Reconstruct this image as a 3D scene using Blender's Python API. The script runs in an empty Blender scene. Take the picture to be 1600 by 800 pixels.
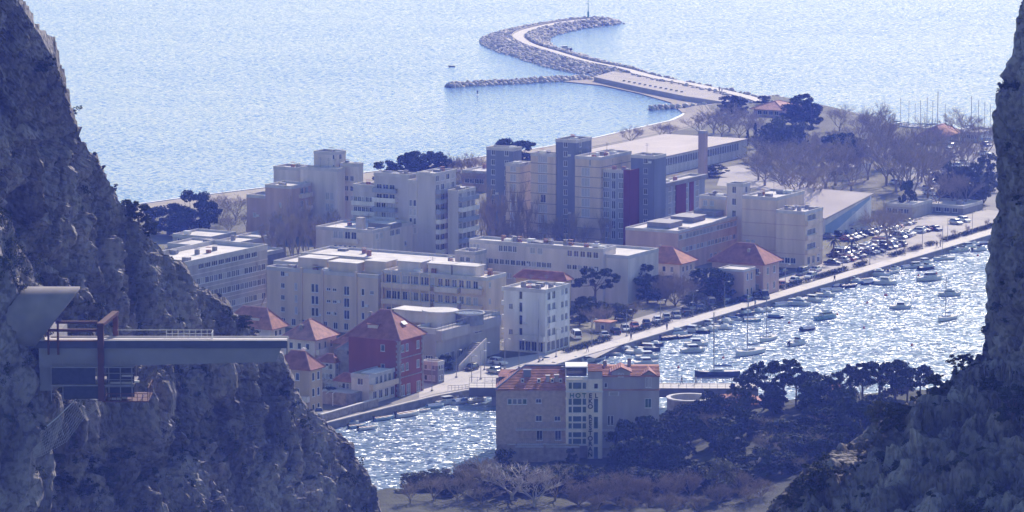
import bpy, bmesh, math, random
import numpy as np
from mathutils import Vector, Matrix
random.seed(7)
sc = bpy.context.scene
C = sc.collection
R = math.radians
# ---------------------------------------------------------------- camera
F, H = 6500.0, 147.0
TH = math.atan(884 / 6500)
cam_d = bpy.data.cameras.new('camera'); cam = bpy.data.objects.new('camera', cam_d); C.objects.link(cam)
cam_d.sensor_width = 36; cam_d.lens = 36 * F / 1600; cam_d.clip_start = 1; cam_d.clip_end = 20000
cam.location = (0, 0, H); cam.rotation_euler = (R(90) - TH, 0, 0); sc.camera = cam
# ---------------------------------------------------------------- light
SUN_AZ, SUN_EL = R(23), R(34)
w = bpy.data.worlds.new('World'); sc.world = w; w.use_nodes = True
nt = w.node_tree; nt.nodes.clear()
sky = nt.nodes.new('ShaderNodeTexSky'); sky.sky_type = 'NISHITA'; sky.sun_disc = False
sky.sun_elevation = SUN_EL; sky.sun_rotation = SUN_AZ
sky.air_density = 1.0; sky.dust_density = 0.45; sky.ozone_density = 3.0
bg = nt.nodes.new('ShaderNodeBackground'); bg.inputs['Strength'].default_value = 0.12
wo = nt.nodes.new('ShaderNodeOutputWorld')
nt.links.new(sky.outputs[0], bg.inputs['Color']); nt.links.new(bg.outputs[0], wo.inputs[0])
sd = bpy.data.lights.new('sun', 'SUN'); sd.energy = 4.6; sd.angle = R(0.5); sd.color = (1, 0.90, 0.91)
sun = bpy.data.objects.new('sun', sd); C.objects.link(sun); sun.location = (150, 600, 300)
sdir = Vector((math.sin(SUN_AZ) * math.cos(SUN_EL), math.cos(SUN_AZ) * math.cos(SUN_EL), math.sin(SUN_EL)))
sun.rotation_euler = sdir.to_track_quat('Z', 'Y').to_euler()
vs = sc.view_settings; vs.view_transform = 'Standard'; vs.look = 'None'; vs.exposure = 0.45; vs.gamma = 1
sc.cycles.max_bounces = 5; sc.cycles.volume_bounces = 0; sc.cycles.transparent_max_bounces = 6
# ---------------------------------------------------------------- pixel of the photograph -> point of the place
ct, st = math.cos(TH), math.sin(TH)
def ray(px, py):
    a, b = px - 800, 400 - py
    return Vector((a, F * ct + b * st, -F * st + b * ct))
def g(px, py, z=0.0):
    d = ray(px, py); return Vector((0, 0, H)) + d * ((z - H) / d.z)
def atY(px, py, Y):
    d = ray(px, py); return Vector((0, 0, H)) + d * (Y / d.y)
def proj(p):
    x, y, z = p[0], p[1], p[2] - H
    dep = y * ct - z * st; up = y * st + z * ct
    return (800 + F * x / dep, 400 - F * up / dep)
def solve(P, dr, xt):      # distance along dr from P until it lies over photo column xt
    dep = P[1] * ct - (P[2] - H) * st
    return (F * P[0] - (xt - 800) * dep) / (-(F * dr[0] - (xt - 800) * ct * dr[1]))
ANG = R(29)
U = Vector((math.sin(ANG), math.cos(ANG), 0)); V = Vector((math.cos(ANG), -math.sin(ANG), 0))
# ---------------------------------------------------------------- materials
MATS = {}
def mat(name, col, rough=0.8, var=0.12, scale=3.0, bump=0.0, bscale=None, metal=0.0, spec=0.4, stain=None, stretch=(1, 1, 1), alpha=None, trans=0):
    if name in MATS: return MATS[name]
    m = bpy.data.materials.new(name); m.use_nodes = True; n = m.node_tree.nodes; l = m.node_tree.links
    b = n['Principled BSDF']; b.inputs['Roughness'].default_value = rough; b.inputs['Metallic'].default_value = metal
    b.inputs['Specular IOR Level'].default_value = spec
    tc = n.new('ShaderNodeTexCoord'); mp = n.new('ShaderNodeMapping'); mp.inputs['Scale'].default_value = stretch
    l.new(tc.outputs['Object'], mp.inputs[0])
    nz = n.new('ShaderNodeTexNoise'); nz.inputs['Scale'].default_value = scale; nz.inputs['Detail'].default_value = 5
    l.new(mp.outputs[0], nz.inputs['Vector'])
    cr = n.new('ShaderNodeValToRGB'); c0 = [max(0, c * (1 - var)) for c in col]; c1 = [min(1, c * (1 + var)) for c in col]
    if stain: c0 = stain
    cr.color_ramp.elements[0].position = 0.3; cr.color_ramp.elements[1].position = 0.7
    cr.color_ramp.elements[0].color = (*c0, 1); cr.color_ramp.elements[1].color = (*c1, 1)
    l.new(nz.outputs[0], cr.inputs[0]); l.new(cr.outputs[0], b.inputs['Base Color'])
    if bump:
        n2 = n.new('ShaderNodeTexNoise'); n2.inputs['Scale'].default_value = bscale or scale * 3; n2.inputs['Detail'].default_value = 6
        l.new(mp.outputs[0], n2.inputs['Vector']); bp = n.new('ShaderNodeBump'); bp.inputs['Strength'].default_value = 1
        bp.inputs['Distance'].default_value = bump; l.new(n2.outputs[0], bp.inputs['Height']); l.new(bp.outputs[0], b.inputs['Normal'])
    MATS[name] = m; return m
# ---------------------------------------------------------------- mesh builder
class MB:
    def __init__(s): s.v = []; s.f = []; s.m = []; s.cur = 0
    def quad(s, a, b, c, d):
        i = len(s.v); s.v += [tuple(a), tuple(b), tuple(c), tuple(d)]; s.f.append((i, i + 1, i + 2, i + 3)); s.m.append(s.cur); return s
    def tri(s, a, b, c):
        i = len(s.v); s.v += [tuple(a), tuple(b), tuple(c)]; s.f.append((i, i + 1, i + 2)); s.m.append(s.cur); return s
    def box(s, x0, x1, y0, y1, z0, z1):
        i = len(s.v)
        s.v += [(x0, y0, z0), (x1, y0, z0), (x1, y1, z0), (x0, y1, z0), (x0, y0, z1), (x1, y0, z1), (x1, y1, z1), (x0, y1, z1)]
        for q in ((0, 3, 2, 1), (4, 5, 6, 7), (0, 1, 5, 4), (1, 2, 6, 5), (2, 3, 7, 6), (3, 0, 4, 7)):
            s.f.append(tuple(i + k for k in q)); s.m.append(s.cur)
        return s
    def tube(s, pts, rad, n=6, cap=True):
        pts = [Vector(p) for p in pts]
        if not hasattr(rad, '__len__'): rad = [rad] * len(pts)
        base = len(s.v)
        for k, p in enumerate(pts):
            d = (pts[min(k + 1, len(pts) - 1)] - pts[max(k - 1, 0)])
            d = d.normalized() if d.length > 1e-9 else Vector((0, 0, 1))
            a = d.cross(Vector((0, 0, 1)) if abs(d.z) < .9 else Vector((1, 0, 0))).normalized(); b = d.cross(a)
            for j in range(n):
                t = 2 * math.pi * j / n; s.v.append(tuple(p + (a * math.cos(t) + b * math.sin(t)) * rad[k]))
        for k in range(len(pts) - 1):
            for j in range(n):
                o = base + k * n; s.f.append((o + j, o + n + j, o + n + (j + 1) % n, o + (j + 1) % n)); s.m.append(s.cur)
        if cap:
            s.f.append(tuple(base + j for j in range(n))); s.m.append(s.cur)
            s.f.append(tuple(base + (len(pts) - 1) * n + j for j in reversed(range(n)))); s.m.append(s.cur)
        return s
    def prism(s, poly, z0, z1):      # poly: list of (x,y), counter-clockwise
        i = len(s.v); n = len(poly); s.v += [(x, y, z0) for x, y in poly] + [(x, y, z1) for x, y in poly]
        s.f.append(tuple(i + n + k for k in range(n))); s.m.append(s.cur); s.f.append(tuple(i + k for k in reversed(range(n)))); s.m.append(s.cur)
        for k in range(n): s.f.append((i + k, i + (k + 1) % n, i + n + (k + 1) % n, i + n + k)); s.m.append(s.cur)
        return s
    def loft(s, rings, close=True, caps=True):
        i = len(s.v); n = len(rings[0])
        for r in rings: s.v += [tuple(p) for p in r]
        for k in range(len(rings) - 1):
            for j in range(n if close else n - 1):
                a = i + k * n; s.f.append((a + j, a + (j + 1) % n, a + n + (j + 1) % n, a + n + j)); s.m.append(s.cur)
        if caps:
            s.f.append(tuple(i + j for j in reversed(range(n)))); s.m.append(s.cur)
            s.f.append(tuple(i + (len(rings) - 1) * n + j for j in range(n))); s.m.append(s.cur)
        return s
    def mesh(s, name, mats, smooth=False):
        me = bpy.data.meshes.new(name); me.from_pydata(s.v, [], s.f)
        for m in (mats if isinstance(mats, (list, tuple)) else [mats]): me.materials.append(m)
        if any(s.m): me.polygons.foreach_set('material_index', s.m)
        if smooth: me.polygons.foreach_set('use_smooth', [True] * len(s.f))
        me.update(); return me
def link(name, me, parent=None, loc=None, rz=None, scale=None):
    o = bpy.data.objects.new(name, me); C.objects.link(o)
    if parent: o.parent = parent
    if loc is not None: o.location = loc
    if rz is not None: o.rotation_euler = (0, 0, rz)
    if scale is not None: o.scale = scale if hasattr(scale, '__len__') else (scale,) * 3
    return o
def tag(o, label=None, cat=None, group=None, kind=None):
    if label: o['label'] = label
    if cat: o['category'] = cat
    if group: o['group'] = group
    if kind: o['kind'] = kind
    return o
def thing(name, label, cat, loc=(0, 0, 0), rz=0, group=None):
    return tag(link(name, None, None, loc, rz), label, cat, group)
def children(o): return KIDS.get(o.name, [])
def struct(name, mb, m, smooth=False): return tag(link(name, mb.mesh(name, m, smooth)), kind='structure')
def copy_tree(o, parent=None):
    c = o.copy(); C.objects.link(c)
    if parent: c.parent = parent
    for ch in list(o.children): copy_tree(ch, c)
    return c
def gridmesh(name, P, m, smooth=True, flip=False):
    n0, n1 = P.shape[:2]; idx = np.arange(n0 * n1).reshape(n0, n1)
    q = np.stack([idx[:-1, :-1], idx[:-1, 1:], idx[1:, 1:], idx[1:, :-1]], -1).reshape(-1, 4)
    if flip: q = q[:, ::-1]
    me = bpy.data.meshes.new(name); me.vertices.add(n0 * n1); me.vertices.foreach_set('co', P.reshape(-1).astype('f4'))
    nf = len(q); me.loops.add(nf * 4); me.loops.foreach_set('vertex_index', q.reshape(-1).astype('i4'))
    me.polygons.add(nf); me.polygons.foreach_set('loop_start', (np.arange(nf) * 4).astype('i4'))
    me.materials.append(m); me.update(calc_edges=True); me.polygons.foreach_set('use_smooth', [smooth] * nf); me.validate(); return me
# ---------------------------------------------------------------- numpy noise
def _h(ix, iy, iz, seed):
    n = (ix * 374761393 + iy * 668265263 + iz * 2147483647 + seed * 974634777) & 0xffffffff
    n = ((n ^ (n >> 13)) * 1274126177) & 0xffffffff; n = ((n ^ (n >> 16)) * 2246822519) & 0xffffffff
    return ((n ^ (n >> 15)) & 0xffffff) / float(0xffffff)
def vnoise(P, seed=0):
    i = np.floor(P).astype(np.int64); f = P - i; f = f * f * f * (f * (f * 6 - 15) + 10); r = 0
    for dx in (0, 1):
        for dy in (0, 1):
            for dz in (0, 1):
                wgt = (f[..., 0] if dx else 1 - f[..., 0]) * (f[..., 1] if dy else 1 - f[..., 1]) * (f[..., 2] if dz else 1 - f[..., 2])
                r = r + wgt * _h(i[..., 0] + dx, i[..., 1] + dy, i[..., 2] + dz, seed)
    return r * 2 - 1
def fbm(P, octv=4, seed=0, ridged=False):
    r = 0; a = 1.0; t = 0
    for k in range(octv):
        n = vnoise(P * (2 ** k) + 17.3 * k, seed + k)
        r = r + a * ((1 - 2 * np.abs(n)) if ridged else n); t += a; a *= 0.5
    return r / t
def facets(P, seed=0):     # F2-F1, value and a random plane per nearest cell: angular broken faces
    i = np.floor(P).astype(np.int64); f1 = np.full(P.shape[:-1], 9.); f2 = f1.copy(); cv = f1.copy(); pl = f1.copy()
    for dx in (-1, 0, 1):
        for dy in (-1, 0, 1):
            for dz in (-1, 0, 1):
                c = i + np.array([dx, dy, dz]); h = [_h(c[..., 0], c[..., 1], c[..., 2], seed + 11 * k) for k in range(7)]
                o = [P[..., k] - (c[..., k] + h[k]) for k in range(3)]; d = np.sqrt(o[0] ** 2 + o[1] ** 2 + o[2] ** 2)
                q = sum(o[k] * (h[4 + k] - .5) * 2 for k in range(3)) if False else o[0] * (h[4] - .5) * 2 + o[1] * (h[5] - .5) * 2 + o[2] * (h[6] * 1.6 - .5)
                near = d < f1; f2 = np.where(near, f1, np.minimum(f2, d)); cv = np.where(near, h[3], cv); pl = np.where(near, q, pl); f1 = np.where(near, d, f1)
    return f2 - f1, cv, pl
def worley(P, seed=0):     # F1, F2, random value of the nearest cell
    i = np.floor(P).astype(np.int64); f1 = np.full(P.shape[:-1], 9.); f2 = f1.copy(); cv = f1.copy()
    for dx in (-1, 0, 1):
        for dy in (-1, 0, 1):
            for dz in (-1, 0, 1):
                c = i + np.array([dx, dy, dz]); h = [_h(c[..., 0], c[..., 1], c[..., 2], seed + 11 * k) for k in range(4)]
                d = np.sqrt(sum((c[..., k] + h[k] - P[..., k]) ** 2 for k in range(3)))
                near = d < f1; f2 = np.where(near, f1, np.minimum(f2, d)); cv = np.where(near, h[3], cv); f1 = np.where(near, d, f1)
    return f1, f2, cv
# ================================================================= SEA, LAND, CLIFFS
def sea_mat(name, col, rough, layers):
    # water: the surface normal is tilted by layered wave noise (swell, wind waves, ripples)
    m = bpy.data.materials.new(name); m.use_nodes = True; n = m.node_tree.nodes; l = m.node_tree.links
    b = n['Principled BSDF']; b.inputs['Base Color'].default_value = (*col, 1); b.inputs['Roughness'].default_value = rough
    b.inputs['IOR'].default_value = 1.33; b.inputs['Specular Tint'].default_value = (.74, .83, .97, 1)
    tc = n.new('ShaderNodeTexCoord'); acc = None
    for sc_, am, stx, sed, rot in layers:
        mp = n.new('ShaderNodeMapping'); mp.inputs['Scale'].default_value = (stx, 1, 1); mp.inputs['Location'].default_value = (sed, sed * 2, sed)
        mp.inputs['Rotation'].default_value = (0, 0, R(rot)); l.new(tc.outputs['Object'], mp.inputs[0])
        z = n.new('ShaderNodeTexNoise'); z.inputs['Scale'].default_value = sc_; z.inputs['Detail'].default_value = 2.5; z.inputs['Roughness'].default_value = .6
        l.new(mp.outputs[0], z.inputs['Vector'])
        su = n.new('ShaderNodeVectorMath'); su.operation = 'SUBTRACT'; su.inputs[1].default_value = (.5, .5, .5); l.new(z.outputs['Color'], su.inputs[0])
        mu = n.new('ShaderNodeVectorMath'); mu.operation = 'MULTIPLY'; mu.inputs[1].default_value = (am * .8, am, 0); l.new(su.outputs[0], mu.inputs[0])
        if acc is None: acc = mu
        else:
            ad = n.new('ShaderNodeVectorMath'); l.new(acc.outputs[0], ad.inputs[0]); l.new(mu.outputs[0], ad.inputs[1]); acc = ad
    ad = n.new('ShaderNodeVectorMath'); ad.inputs[1].default_value = (0, 0, 1); l.new(acc.outputs[0], ad.inputs[0])
    no = n.new('ShaderNodeVectorMath'); no.operation = 'NORMALIZE'; l.new(ad.outputs[0], no.inputs[0]); l.new(no.outputs[0], b.inputs['Normal']); return m
sea = MB(); sea.quad((-3000, 300, 0), (3000, 300, 0), (3000, 5000, 0), (-3000, 5000, 0))
struct('sea', sea, sea_mat('sea_water', (0.08, 0.17, 0.33), 0.15, [(.012, .09, .4, 1, 8), (.3, .16, .5, 3, 14), (1.6, 1.1, .4, 9, 14)]))
RIVM = sea_mat('river_water', (0.17, 0.24, 0.32), 0.27, [(.035, .4, .35, 1, 8), (.45, .8, .5, 3, 14), (1.6, 4.8, .42, 9, 14)])
def rock_mat(name, c_light, c_dark, bump=0.5):
    m = bpy.data.materials.new(name); m.use_nodes = True; n = m.node_tree.nodes; l = m.node_tree.links
    b = n['Principled BSDF']; b.inputs['Roughness'].default_value = 0.9; b.inputs['Specular IOR Level'].default_value = .2
    tc = n.new('ShaderNodeTexCoord')
    def noise(s, d=6, st=(1, 1, 1)):
        mp = n.new('ShaderNodeMapping'); mp.inputs['Scale'].default_value = st; l.new(tc.outputs['Object'], mp.inputs[0])
        z = n.new('ShaderNodeTexNoise'); z.inputs['Scale'].default_value = s; z.inputs['Detail'].default_value = d; l.new(mp.outputs[0], z.inputs['Vector']); return z
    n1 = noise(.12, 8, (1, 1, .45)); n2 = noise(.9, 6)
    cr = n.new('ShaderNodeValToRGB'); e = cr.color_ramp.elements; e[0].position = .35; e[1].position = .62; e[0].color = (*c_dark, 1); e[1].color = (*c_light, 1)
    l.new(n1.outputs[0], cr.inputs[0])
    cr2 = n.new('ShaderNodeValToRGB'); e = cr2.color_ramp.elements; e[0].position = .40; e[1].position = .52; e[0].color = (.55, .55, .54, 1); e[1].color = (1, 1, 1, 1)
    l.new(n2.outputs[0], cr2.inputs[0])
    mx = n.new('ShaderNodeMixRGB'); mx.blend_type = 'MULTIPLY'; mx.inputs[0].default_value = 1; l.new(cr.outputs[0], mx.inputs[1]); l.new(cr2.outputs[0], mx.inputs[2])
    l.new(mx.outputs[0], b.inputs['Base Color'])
    vo = n.new('ShaderNodeTexVoronoi'); vo.feature = 'DISTANCE_TO_EDGE'; vo.inputs['Scale'].default_value = .8
    mp = n.new('ShaderNodeMapping'); mp.inputs['Scale'].default_value = (1, 1, .6); l.new(tc.outputs['Object'], mp.inputs[0])
    ad = n.new('ShaderNodeMixRGB'); ad.blend_type = 'ADD'; ad.inputs[0].default_value = .5; l.new(mp.outputs[0], ad.inputs[1]); l.new(n2.outputs[1], ad.inputs[2]); l.new(ad.outputs[0], vo.inputs['Vector'])
    mi = n.new('ShaderNodeMath'); mi.operation = 'MINIMUM'; mi.inputs[1].default_value = .25; l.new(vo.outputs[0], mi.inputs[0])
    n3 = noise(1.6, 9, (1, 1, .6)); a2 = n.new('ShaderNodeMath'); l.new(mi.outputs[0], a2.inputs[0]); l.new(n3.outputs[0], a2.inputs[1])
    bp = n.new('ShaderNodeBump'); bp.inputs['Strength'].default_value = 1; bp.inputs['Distance'].default_value = bump
    l.new(a2.outputs[0], bp.inputs['Height']); l.new(bp.outputs[0], b.inputs['Normal']); return m
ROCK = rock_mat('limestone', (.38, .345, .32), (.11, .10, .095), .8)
def interp(tab, k, x):
    return np.interp(x, [r[0] for r in tab], [r[k] for r in tab])
def normals(P):
    a = np.gradient(P, axis=0); b = np.gradient(P, axis=1); nn = np.cross(a, b); return nn / (np.linalg.norm(nn, axis=-1, keepdims=True) + 1e-9)
# left gorge wall: ridge line seen against town and sea, each ridge point at its own distance
LS = [(-60, -60, 590), (28, 0, 610), (60, 50, 625), (85, 110, 640), (112, 190, 655), (150, 250, 665), (190, 318, 675), (240, 372, 682), (300, 440, 690),
      (360, 497, 698), (438, 560, 705), (456, 605, 712), (482, 642, 715), (538, 690, 720), (580, 765, 722), (592, 830, 724), (640, 960, 728), (700, 1100, 730)]
pts = [atY(a, b, d) for a, b, d in LS]; tab = sorted([(p.z, p.x, p.y) for p in pts])
def cliff(name, tab, z0, z1, dz, dirn, L, dl, back, Lb, amp, seed, mtl, extra=None, flip=False, name_r=None):
    zf = np.arange(z0, z1, .05); Xf = interp(tab, 1, zf); Yf = interp(tab, 2, zf)
    al = np.concatenate([[0], np.cumsum(np.sqrt(np.diff(zf) ** 2 + .8 * np.diff(Xf) ** 2))]); zs = np.interp(np.arange(0, al[-1], dz), al, zf); X = interp(tab, 1, zs); Y = interp(tab, 2, zs)
    t = np.concatenate([-np.arange(Lb, 0, -1.2), np.arange(0, L, dl)])
    T, Z = np.meshgrid(t, zs); P = np.zeros(T.shape + (3,))
    P[..., 0] = X[:, None] + np.where(T < 0, -T * back[0], T * dirn[0]); P[..., 1] = Y[:, None] + np.where(T < 0, -T * back[1], T * dirn[1]); P[..., 2] = Z
    N = normals(P)
    if flip: N = -N
    Q = P * np.array([1, 1, .55]); k = np.clip(np.abs(T) / 25, .22, 1)
    d = amp * fbm(Q / 34, 3, seed, True) * k + amp * .45 * fbm(Q / 11, 3, seed + 5, True) * np.clip(k * 1.6, .35, 1)
    warp = np.stack([fbm(P / 6, 2, seed + 30 + j) for j in range(3)], -1) * 2.2
    e_, cv, pl = facets((P + warp * .5) * np.array([1, 1, .5]) / 7.0, seed + 3); kk = np.clip(np.abs(T) / 10, .3, 1) * (1.0 if name_r is None else name_r)
    d = d + kk * ((cv - .5) * 2.0 + pl * 3.2 - 1.7 * np.exp(-(e_ / .09) ** 2))
    e_, cv, pl = facets((P + warp * .35) * np.array([1, 1, .65]) / 2.6, seed + 4)
    d = d + np.clip(np.abs(T) / 6, .3, 1) * ((cv - .5) * .8 + pl * 1.5 - .7 * np.exp(-(e_ / .10) ** 2))
    e_, cv, pl = facets(P / 1.15, seed + 6); d = d + .45 * pl + (cv - .5) * .15
    if extra is not None: d = d + extra(P)
    d = np.where(T < 0, d * np.clip(1 + T / 4, .15, 1), d)
    P2 = P + N * d[..., None]
    me = gridmesh(name, P2, mtl, False, flip=flip); return link(name, me), P2, N
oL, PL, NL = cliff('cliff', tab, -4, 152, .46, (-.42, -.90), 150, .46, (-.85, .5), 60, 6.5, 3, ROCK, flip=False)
tag(oL, 'steep grey limestone gorge wall filling the left side', 'cliff', kind='structure')
RSI = [(1594, -60, 560), (1598, 20, 560), (1590, 92, 560), (1566, 130, 560), (1549, 180, 560), (1553, 240, 560), (1558, 300, 560), (1549, 345, 560), (1544, 400, 560), (1545, 440, 560),
       (1538, 490, 560), (1531, 560, 558), (1490, 592, 545), (1440, 622, 535), (1385, 650, 525), (1330, 690, 518), (1290, 712, 512), (1245, 742, 506), (1205, 785, 500), (1170, 830, 495), (1100, 930, 485), (1050, 1100, 470)]
pts = [atY(a, b, d) for a, b, d in RSI]; tabR = sorted([(p.z, p.x, p.y) for p in pts])
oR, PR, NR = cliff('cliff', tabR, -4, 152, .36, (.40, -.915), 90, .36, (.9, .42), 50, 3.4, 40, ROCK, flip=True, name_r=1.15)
tag(oR, 'rocky spur and rock pillar filling the right edge', 'cliff', kind='structure')


def rockblob(c, r, seed, label, n=120, amp=2.2):
    a = np.linspace(0, 2 * np.pi, n); b = np.linspace(-1.45, 1.45, n); B_, A_ = np.meshgrid(b, a, indexing='ij')
    N = np.stack([np.cos(B_) * np.cos(A_), np.cos(B_) * np.sin(A_), np.sin(B_)], -1); P = N * np.array(r) + np.array(c); P[:, -1] = P[:, 0]
    f1, f2, cv = worley(P * np.array([1, 1, .5]) / 5, seed); f3, f4, cw = worley(P * np.array([1, 1, .6]) / 1.9, seed + 1)
    d = amp * fbm(P / 9, 3, seed, True) + (cv - .5) * 2.2 - 1.2 * np.exp(-((f2 - f1) / .15) ** 2) + (cw - .5) * .8; P = P + N * d[..., None]
    P[:, -1] = P[:, 0]; o = link('rock_outcrop', gridmesh('rock_outcrop', P, ROCK, False)); tag(o, label, 'rock'); return P, N
PB, NB = rockblob((-81.8, 606, 42), (13.5, 13.5, 32), 77, 'bulging rock buttress burying the left end of the tunnel hood')
# ================================================================= GROUND, QUAY, BEACH, BREAKWATER
def Pz(lst, z): return [g(a, b, z) for a, b in lst]
def sheet(name, pts, z, m, kind='structure', t=None):
    mb = MB(); i = 0; mb.v = [(p[0], p[1], z) for p in pts]; mb.f = [tuple(range(len(pts)))]; mb.m = [0]
    area = sum(pts[k][0] * pts[(k + 1) % len(pts)][1] - pts[(k + 1) % len(pts)][0] * pts[k][1] for k in range(len(pts)))
    if area < 0: mb.f = [tuple(reversed(range(len(pts))))]
    me = mb.mesh(name, m); bm = bmesh.new(); bm.from_mesh(me); bmesh.ops.triangulate(bm, faces=bm.faces[:]); bm.to_mesh(me); bm.free()
    return tag(link(name, me), kind=kind)
EARTH = mat('earth_and_grass', (.125, .12, .075), .95, .45, .08, .3, 1.5)
ASPH = mat('asphalt', (.20, .19, .185), .85, .2, .15)
PAVE = mat('pale_paving', (.46, .42, .39), .75, .12, .6)
STONE = mat('quay_stone', (.34, .31, .28), .85, .2, 1.2, .05)
SAND = mat('sand', (.30, .26, .21), .95, .15, .12)
WETS = mat('wet_sand', (.18, .15, .13), .5, .2, .2)
Q0 = g(540, 668, 1.5); Q1 = g(1545, 368, 1.5); UQ = (Q1 - Q0).normalized(); VQ = Vector((UQ.y, -UQ.x, 0))
def uv(u, v, z=1.5): p = Q0 + UQ * u + VQ * v; return Vector((p.x, p.y, z))
def uvof(px, py, z=1.5): p = g(px, py, z) - Q0; return (p.dot(UQ), p.dot(VQ))
WL = [(-260, 400), (60, 345), (200, 320), (300, 306), (430, 290), (560, 270), (700, 252), (850, 229), (930, 214), (1000, 198), (1045, 188), (1066, 178), (1062, 170), (1100, 165)]
wl = [g(a, b, 0) for a, b in WL]
inl = []
for k, p in enumerate(wl):
    d = (wl[min(k + 1, len(wl) - 1)] - wl[max(k - 1, 0)]).normalized(); nrm = Vector((d.y, -d.x, 0)); inl.append(p + nrm * (27 if k < 7 else 20 if k < 11 else 9))
back = Pz([(1118, 158), (1164, 149), (1215, 150), (1290, 165), (1370, 184), (1400, 198), (1490, 206), (1560, 210), (1900, 214)], 1.5)
UB = uvof(800, 590.3)[0]
QL = [uv(UB, 0)] + Pz([(760, 604.5), (680, 619.5), (600, 639), (516, 660), (300, 716)], 1.5)      # bent quay line towards the cliff
near = [uv(900, -0.2), uv(UB, -.2)] + [p + Vector((-.17, .1, 0)) for p in QL[1:]]
sheet('town_ground', inl + back + near, 1.5, EARTH)
sheet('river', [uv(900, 0)] + [(p.x, p.y) for p in QL] + [(-80, 640), (-80, 600), (260, 600), uv(900, 220)], 0.006, RIVM)
def cl0(x): return x
bm_ = MB()
rows = [[p - (q - p).normalized() * 5 + Vector((0, 0, -.8)), p + (q - p) * .12 + Vector((0, 0, .12)), p + (q - p) * .5 + Vector((0, 0, 1.0)), q + (q - p) * .12 + Vector((0, 0, 1.56))] for p, q in zip(wl, inl)]
bm_.loft(rows, close=False, caps=False); struct('beach', bm_, SAND)
fo = MB(); fo.loft([[p + Vector((0, 0, .02)), p + (q - p).normalized() * 1.6 + Vector((0, 0, .14))] for p, q in zip(cl0(wl), cl0(inl))], close=False, caps=False); tag(link('shore_foam', fo.mesh('shore_foam', mat('sea_foam', (.75, .76, .78), .8, .1, 1))), kind='stuff')
# land skirt so the town ground has a solid edge on the marina side
sk = MB(); bk = back
for a, b in zip(bk[:-1], bk[1:]): sk.quad((b.x, b.y, 1.5), (a.x, a.y, 1.5), (a.x, a.y + 3, -2), (b.x, b.y + 3, -2))
struct('shore_bank', sk, STONE)
# quay wall, coping and promenade
qw = MB()
def uvbox(mb, u0, u1, v0, v1, z0, z1):
    a, b, c, d = uv(u0, v0), uv(u1, v0), uv(u1, v1), uv(u0, v1)
    mb.prism([(p.x, p.y) for p in (d, c, b, a)][::-1] if False else [(p.x, p.y) for p in (a, d, c, b)], z0, z1)
uvbox(qw, UB, 700, -.45, .0, -3, 1.52)
for a, b in zip(QL[:-1], QL[1:]):
    d = (b - a).normalized(); nn = Vector((d.y, -d.x, 0)) * -1; nn = nn if nn.x < 0 else -nn; c4 = [a, b, b + nn * .45, a + nn * .45]
    ar = sum(c4[k].x * c4[(k + 1) % 4].y - c4[(k + 1) % 4].x * c4[k].y for k in range(4)); c4 = c4 if ar > 0 else c4[::-1]; qw.prism([(p.x, p.y) for p in c4], -3, 1.52)
struct('quay_wall', qw, mat('quay_wall_stone', (.22, .20, .19), .9, .3, .7, .1))
for k in range(0, 350, 2):          # coping blocks of the quay, one by one as far as they read
    pass
sheet('promenade', [uv(UB, -.45), uv(700, -.45), uv(700, -4.6), uv(UB, -4.6)], 1.53, PAVE)
sheet('riverside_street', [p + Vector((-.45, .25, 0)) for p in QL] + Pz([(300, 700), (516, 640), (600, 618), (680, 600), (760, 585)], 1.5), 1.51, ASPH)
sheet('car_park', Pz([(905, 552), (985, 500), (1200, 440), (1330, 395), (1400, 345), (1480, 328), (1560, 318), (1560, 362), (1300, 428), (1000, 524), (930, 560)], 1.5), 1.512, mat('car_park_paving', (.36, .33, .31), .85, .2, .1))
sheet('plaza', Pz([(655, 572), (700, 560), (790, 560), (900, 545), (905, 557), (800, 586), (760, 601), (680, 615), (655, 622)], 1.5), 1.518, mat('plaza_paving', (.42, .39, .37), .8, .12, .2))
cope = MB(); 
for k in range(int(UB / 2) + 1, 350): uvbox(cope, k * 2 + .03, k * 2 + 1.97, -.62, .12, 1.5, 1.68)
for a, b in zip(QL[:-1], QL[1:]):
    d = (b - a).normalized(); nn = Vector((-d.y, d.x, 0)); nn = nn if nn.x < 0 else -nn; L_ = (b - a).length; n_ = int(L_ / 2)
    for j in range(n_):
        p0, p1 = a + d * (j * L_ / n_ + .03), a + d * ((j + 1) * L_ / n_ - .03); c4 = [p0 - nn * .12, p1 - nn * .12, p1 + nn * .6, p0 + nn * .6]
        ar = sum(c4[k].x * c4[(k + 1) % 4].y - c4[(k + 1) % 4].x * c4[k].y for k in range(4)); c4 = c4 if ar > 0 else c4[::-1]; cope.prism([(p.x, p.y) for p in c4], 1.5, 1.68)
tag(link('kerb_stones', cope.mesh('kerb_stones', mat('kerb_stone', (.48, .44, .41), .8, .15, .5))), kind='structure')
# far marina paving
sheet('marina_quay', Pz([(1370, 235), (1470, 214), (1560, 216), (1600, 330), (1560, 330), (1430, 312)], 1.5), 1.516, mat('marina_paving', (.22, .21, .20), .9, .3, .06))
sheet('sports_ground', Pz([(1165, 252), (1330, 254), (1345, 285), (1150, 280)], 1.5), 1.516, mat('sports_court', (.24, .24, .20), .9, .15, .05))
sheet('school_yard', Pz([(1120, 290), (1130, 262), (1165, 256), (1290, 290), (1250, 300)], 1.5), 1.52, mat('yard_paving', (.34, .31, .29), .9, .15, .05))

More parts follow.
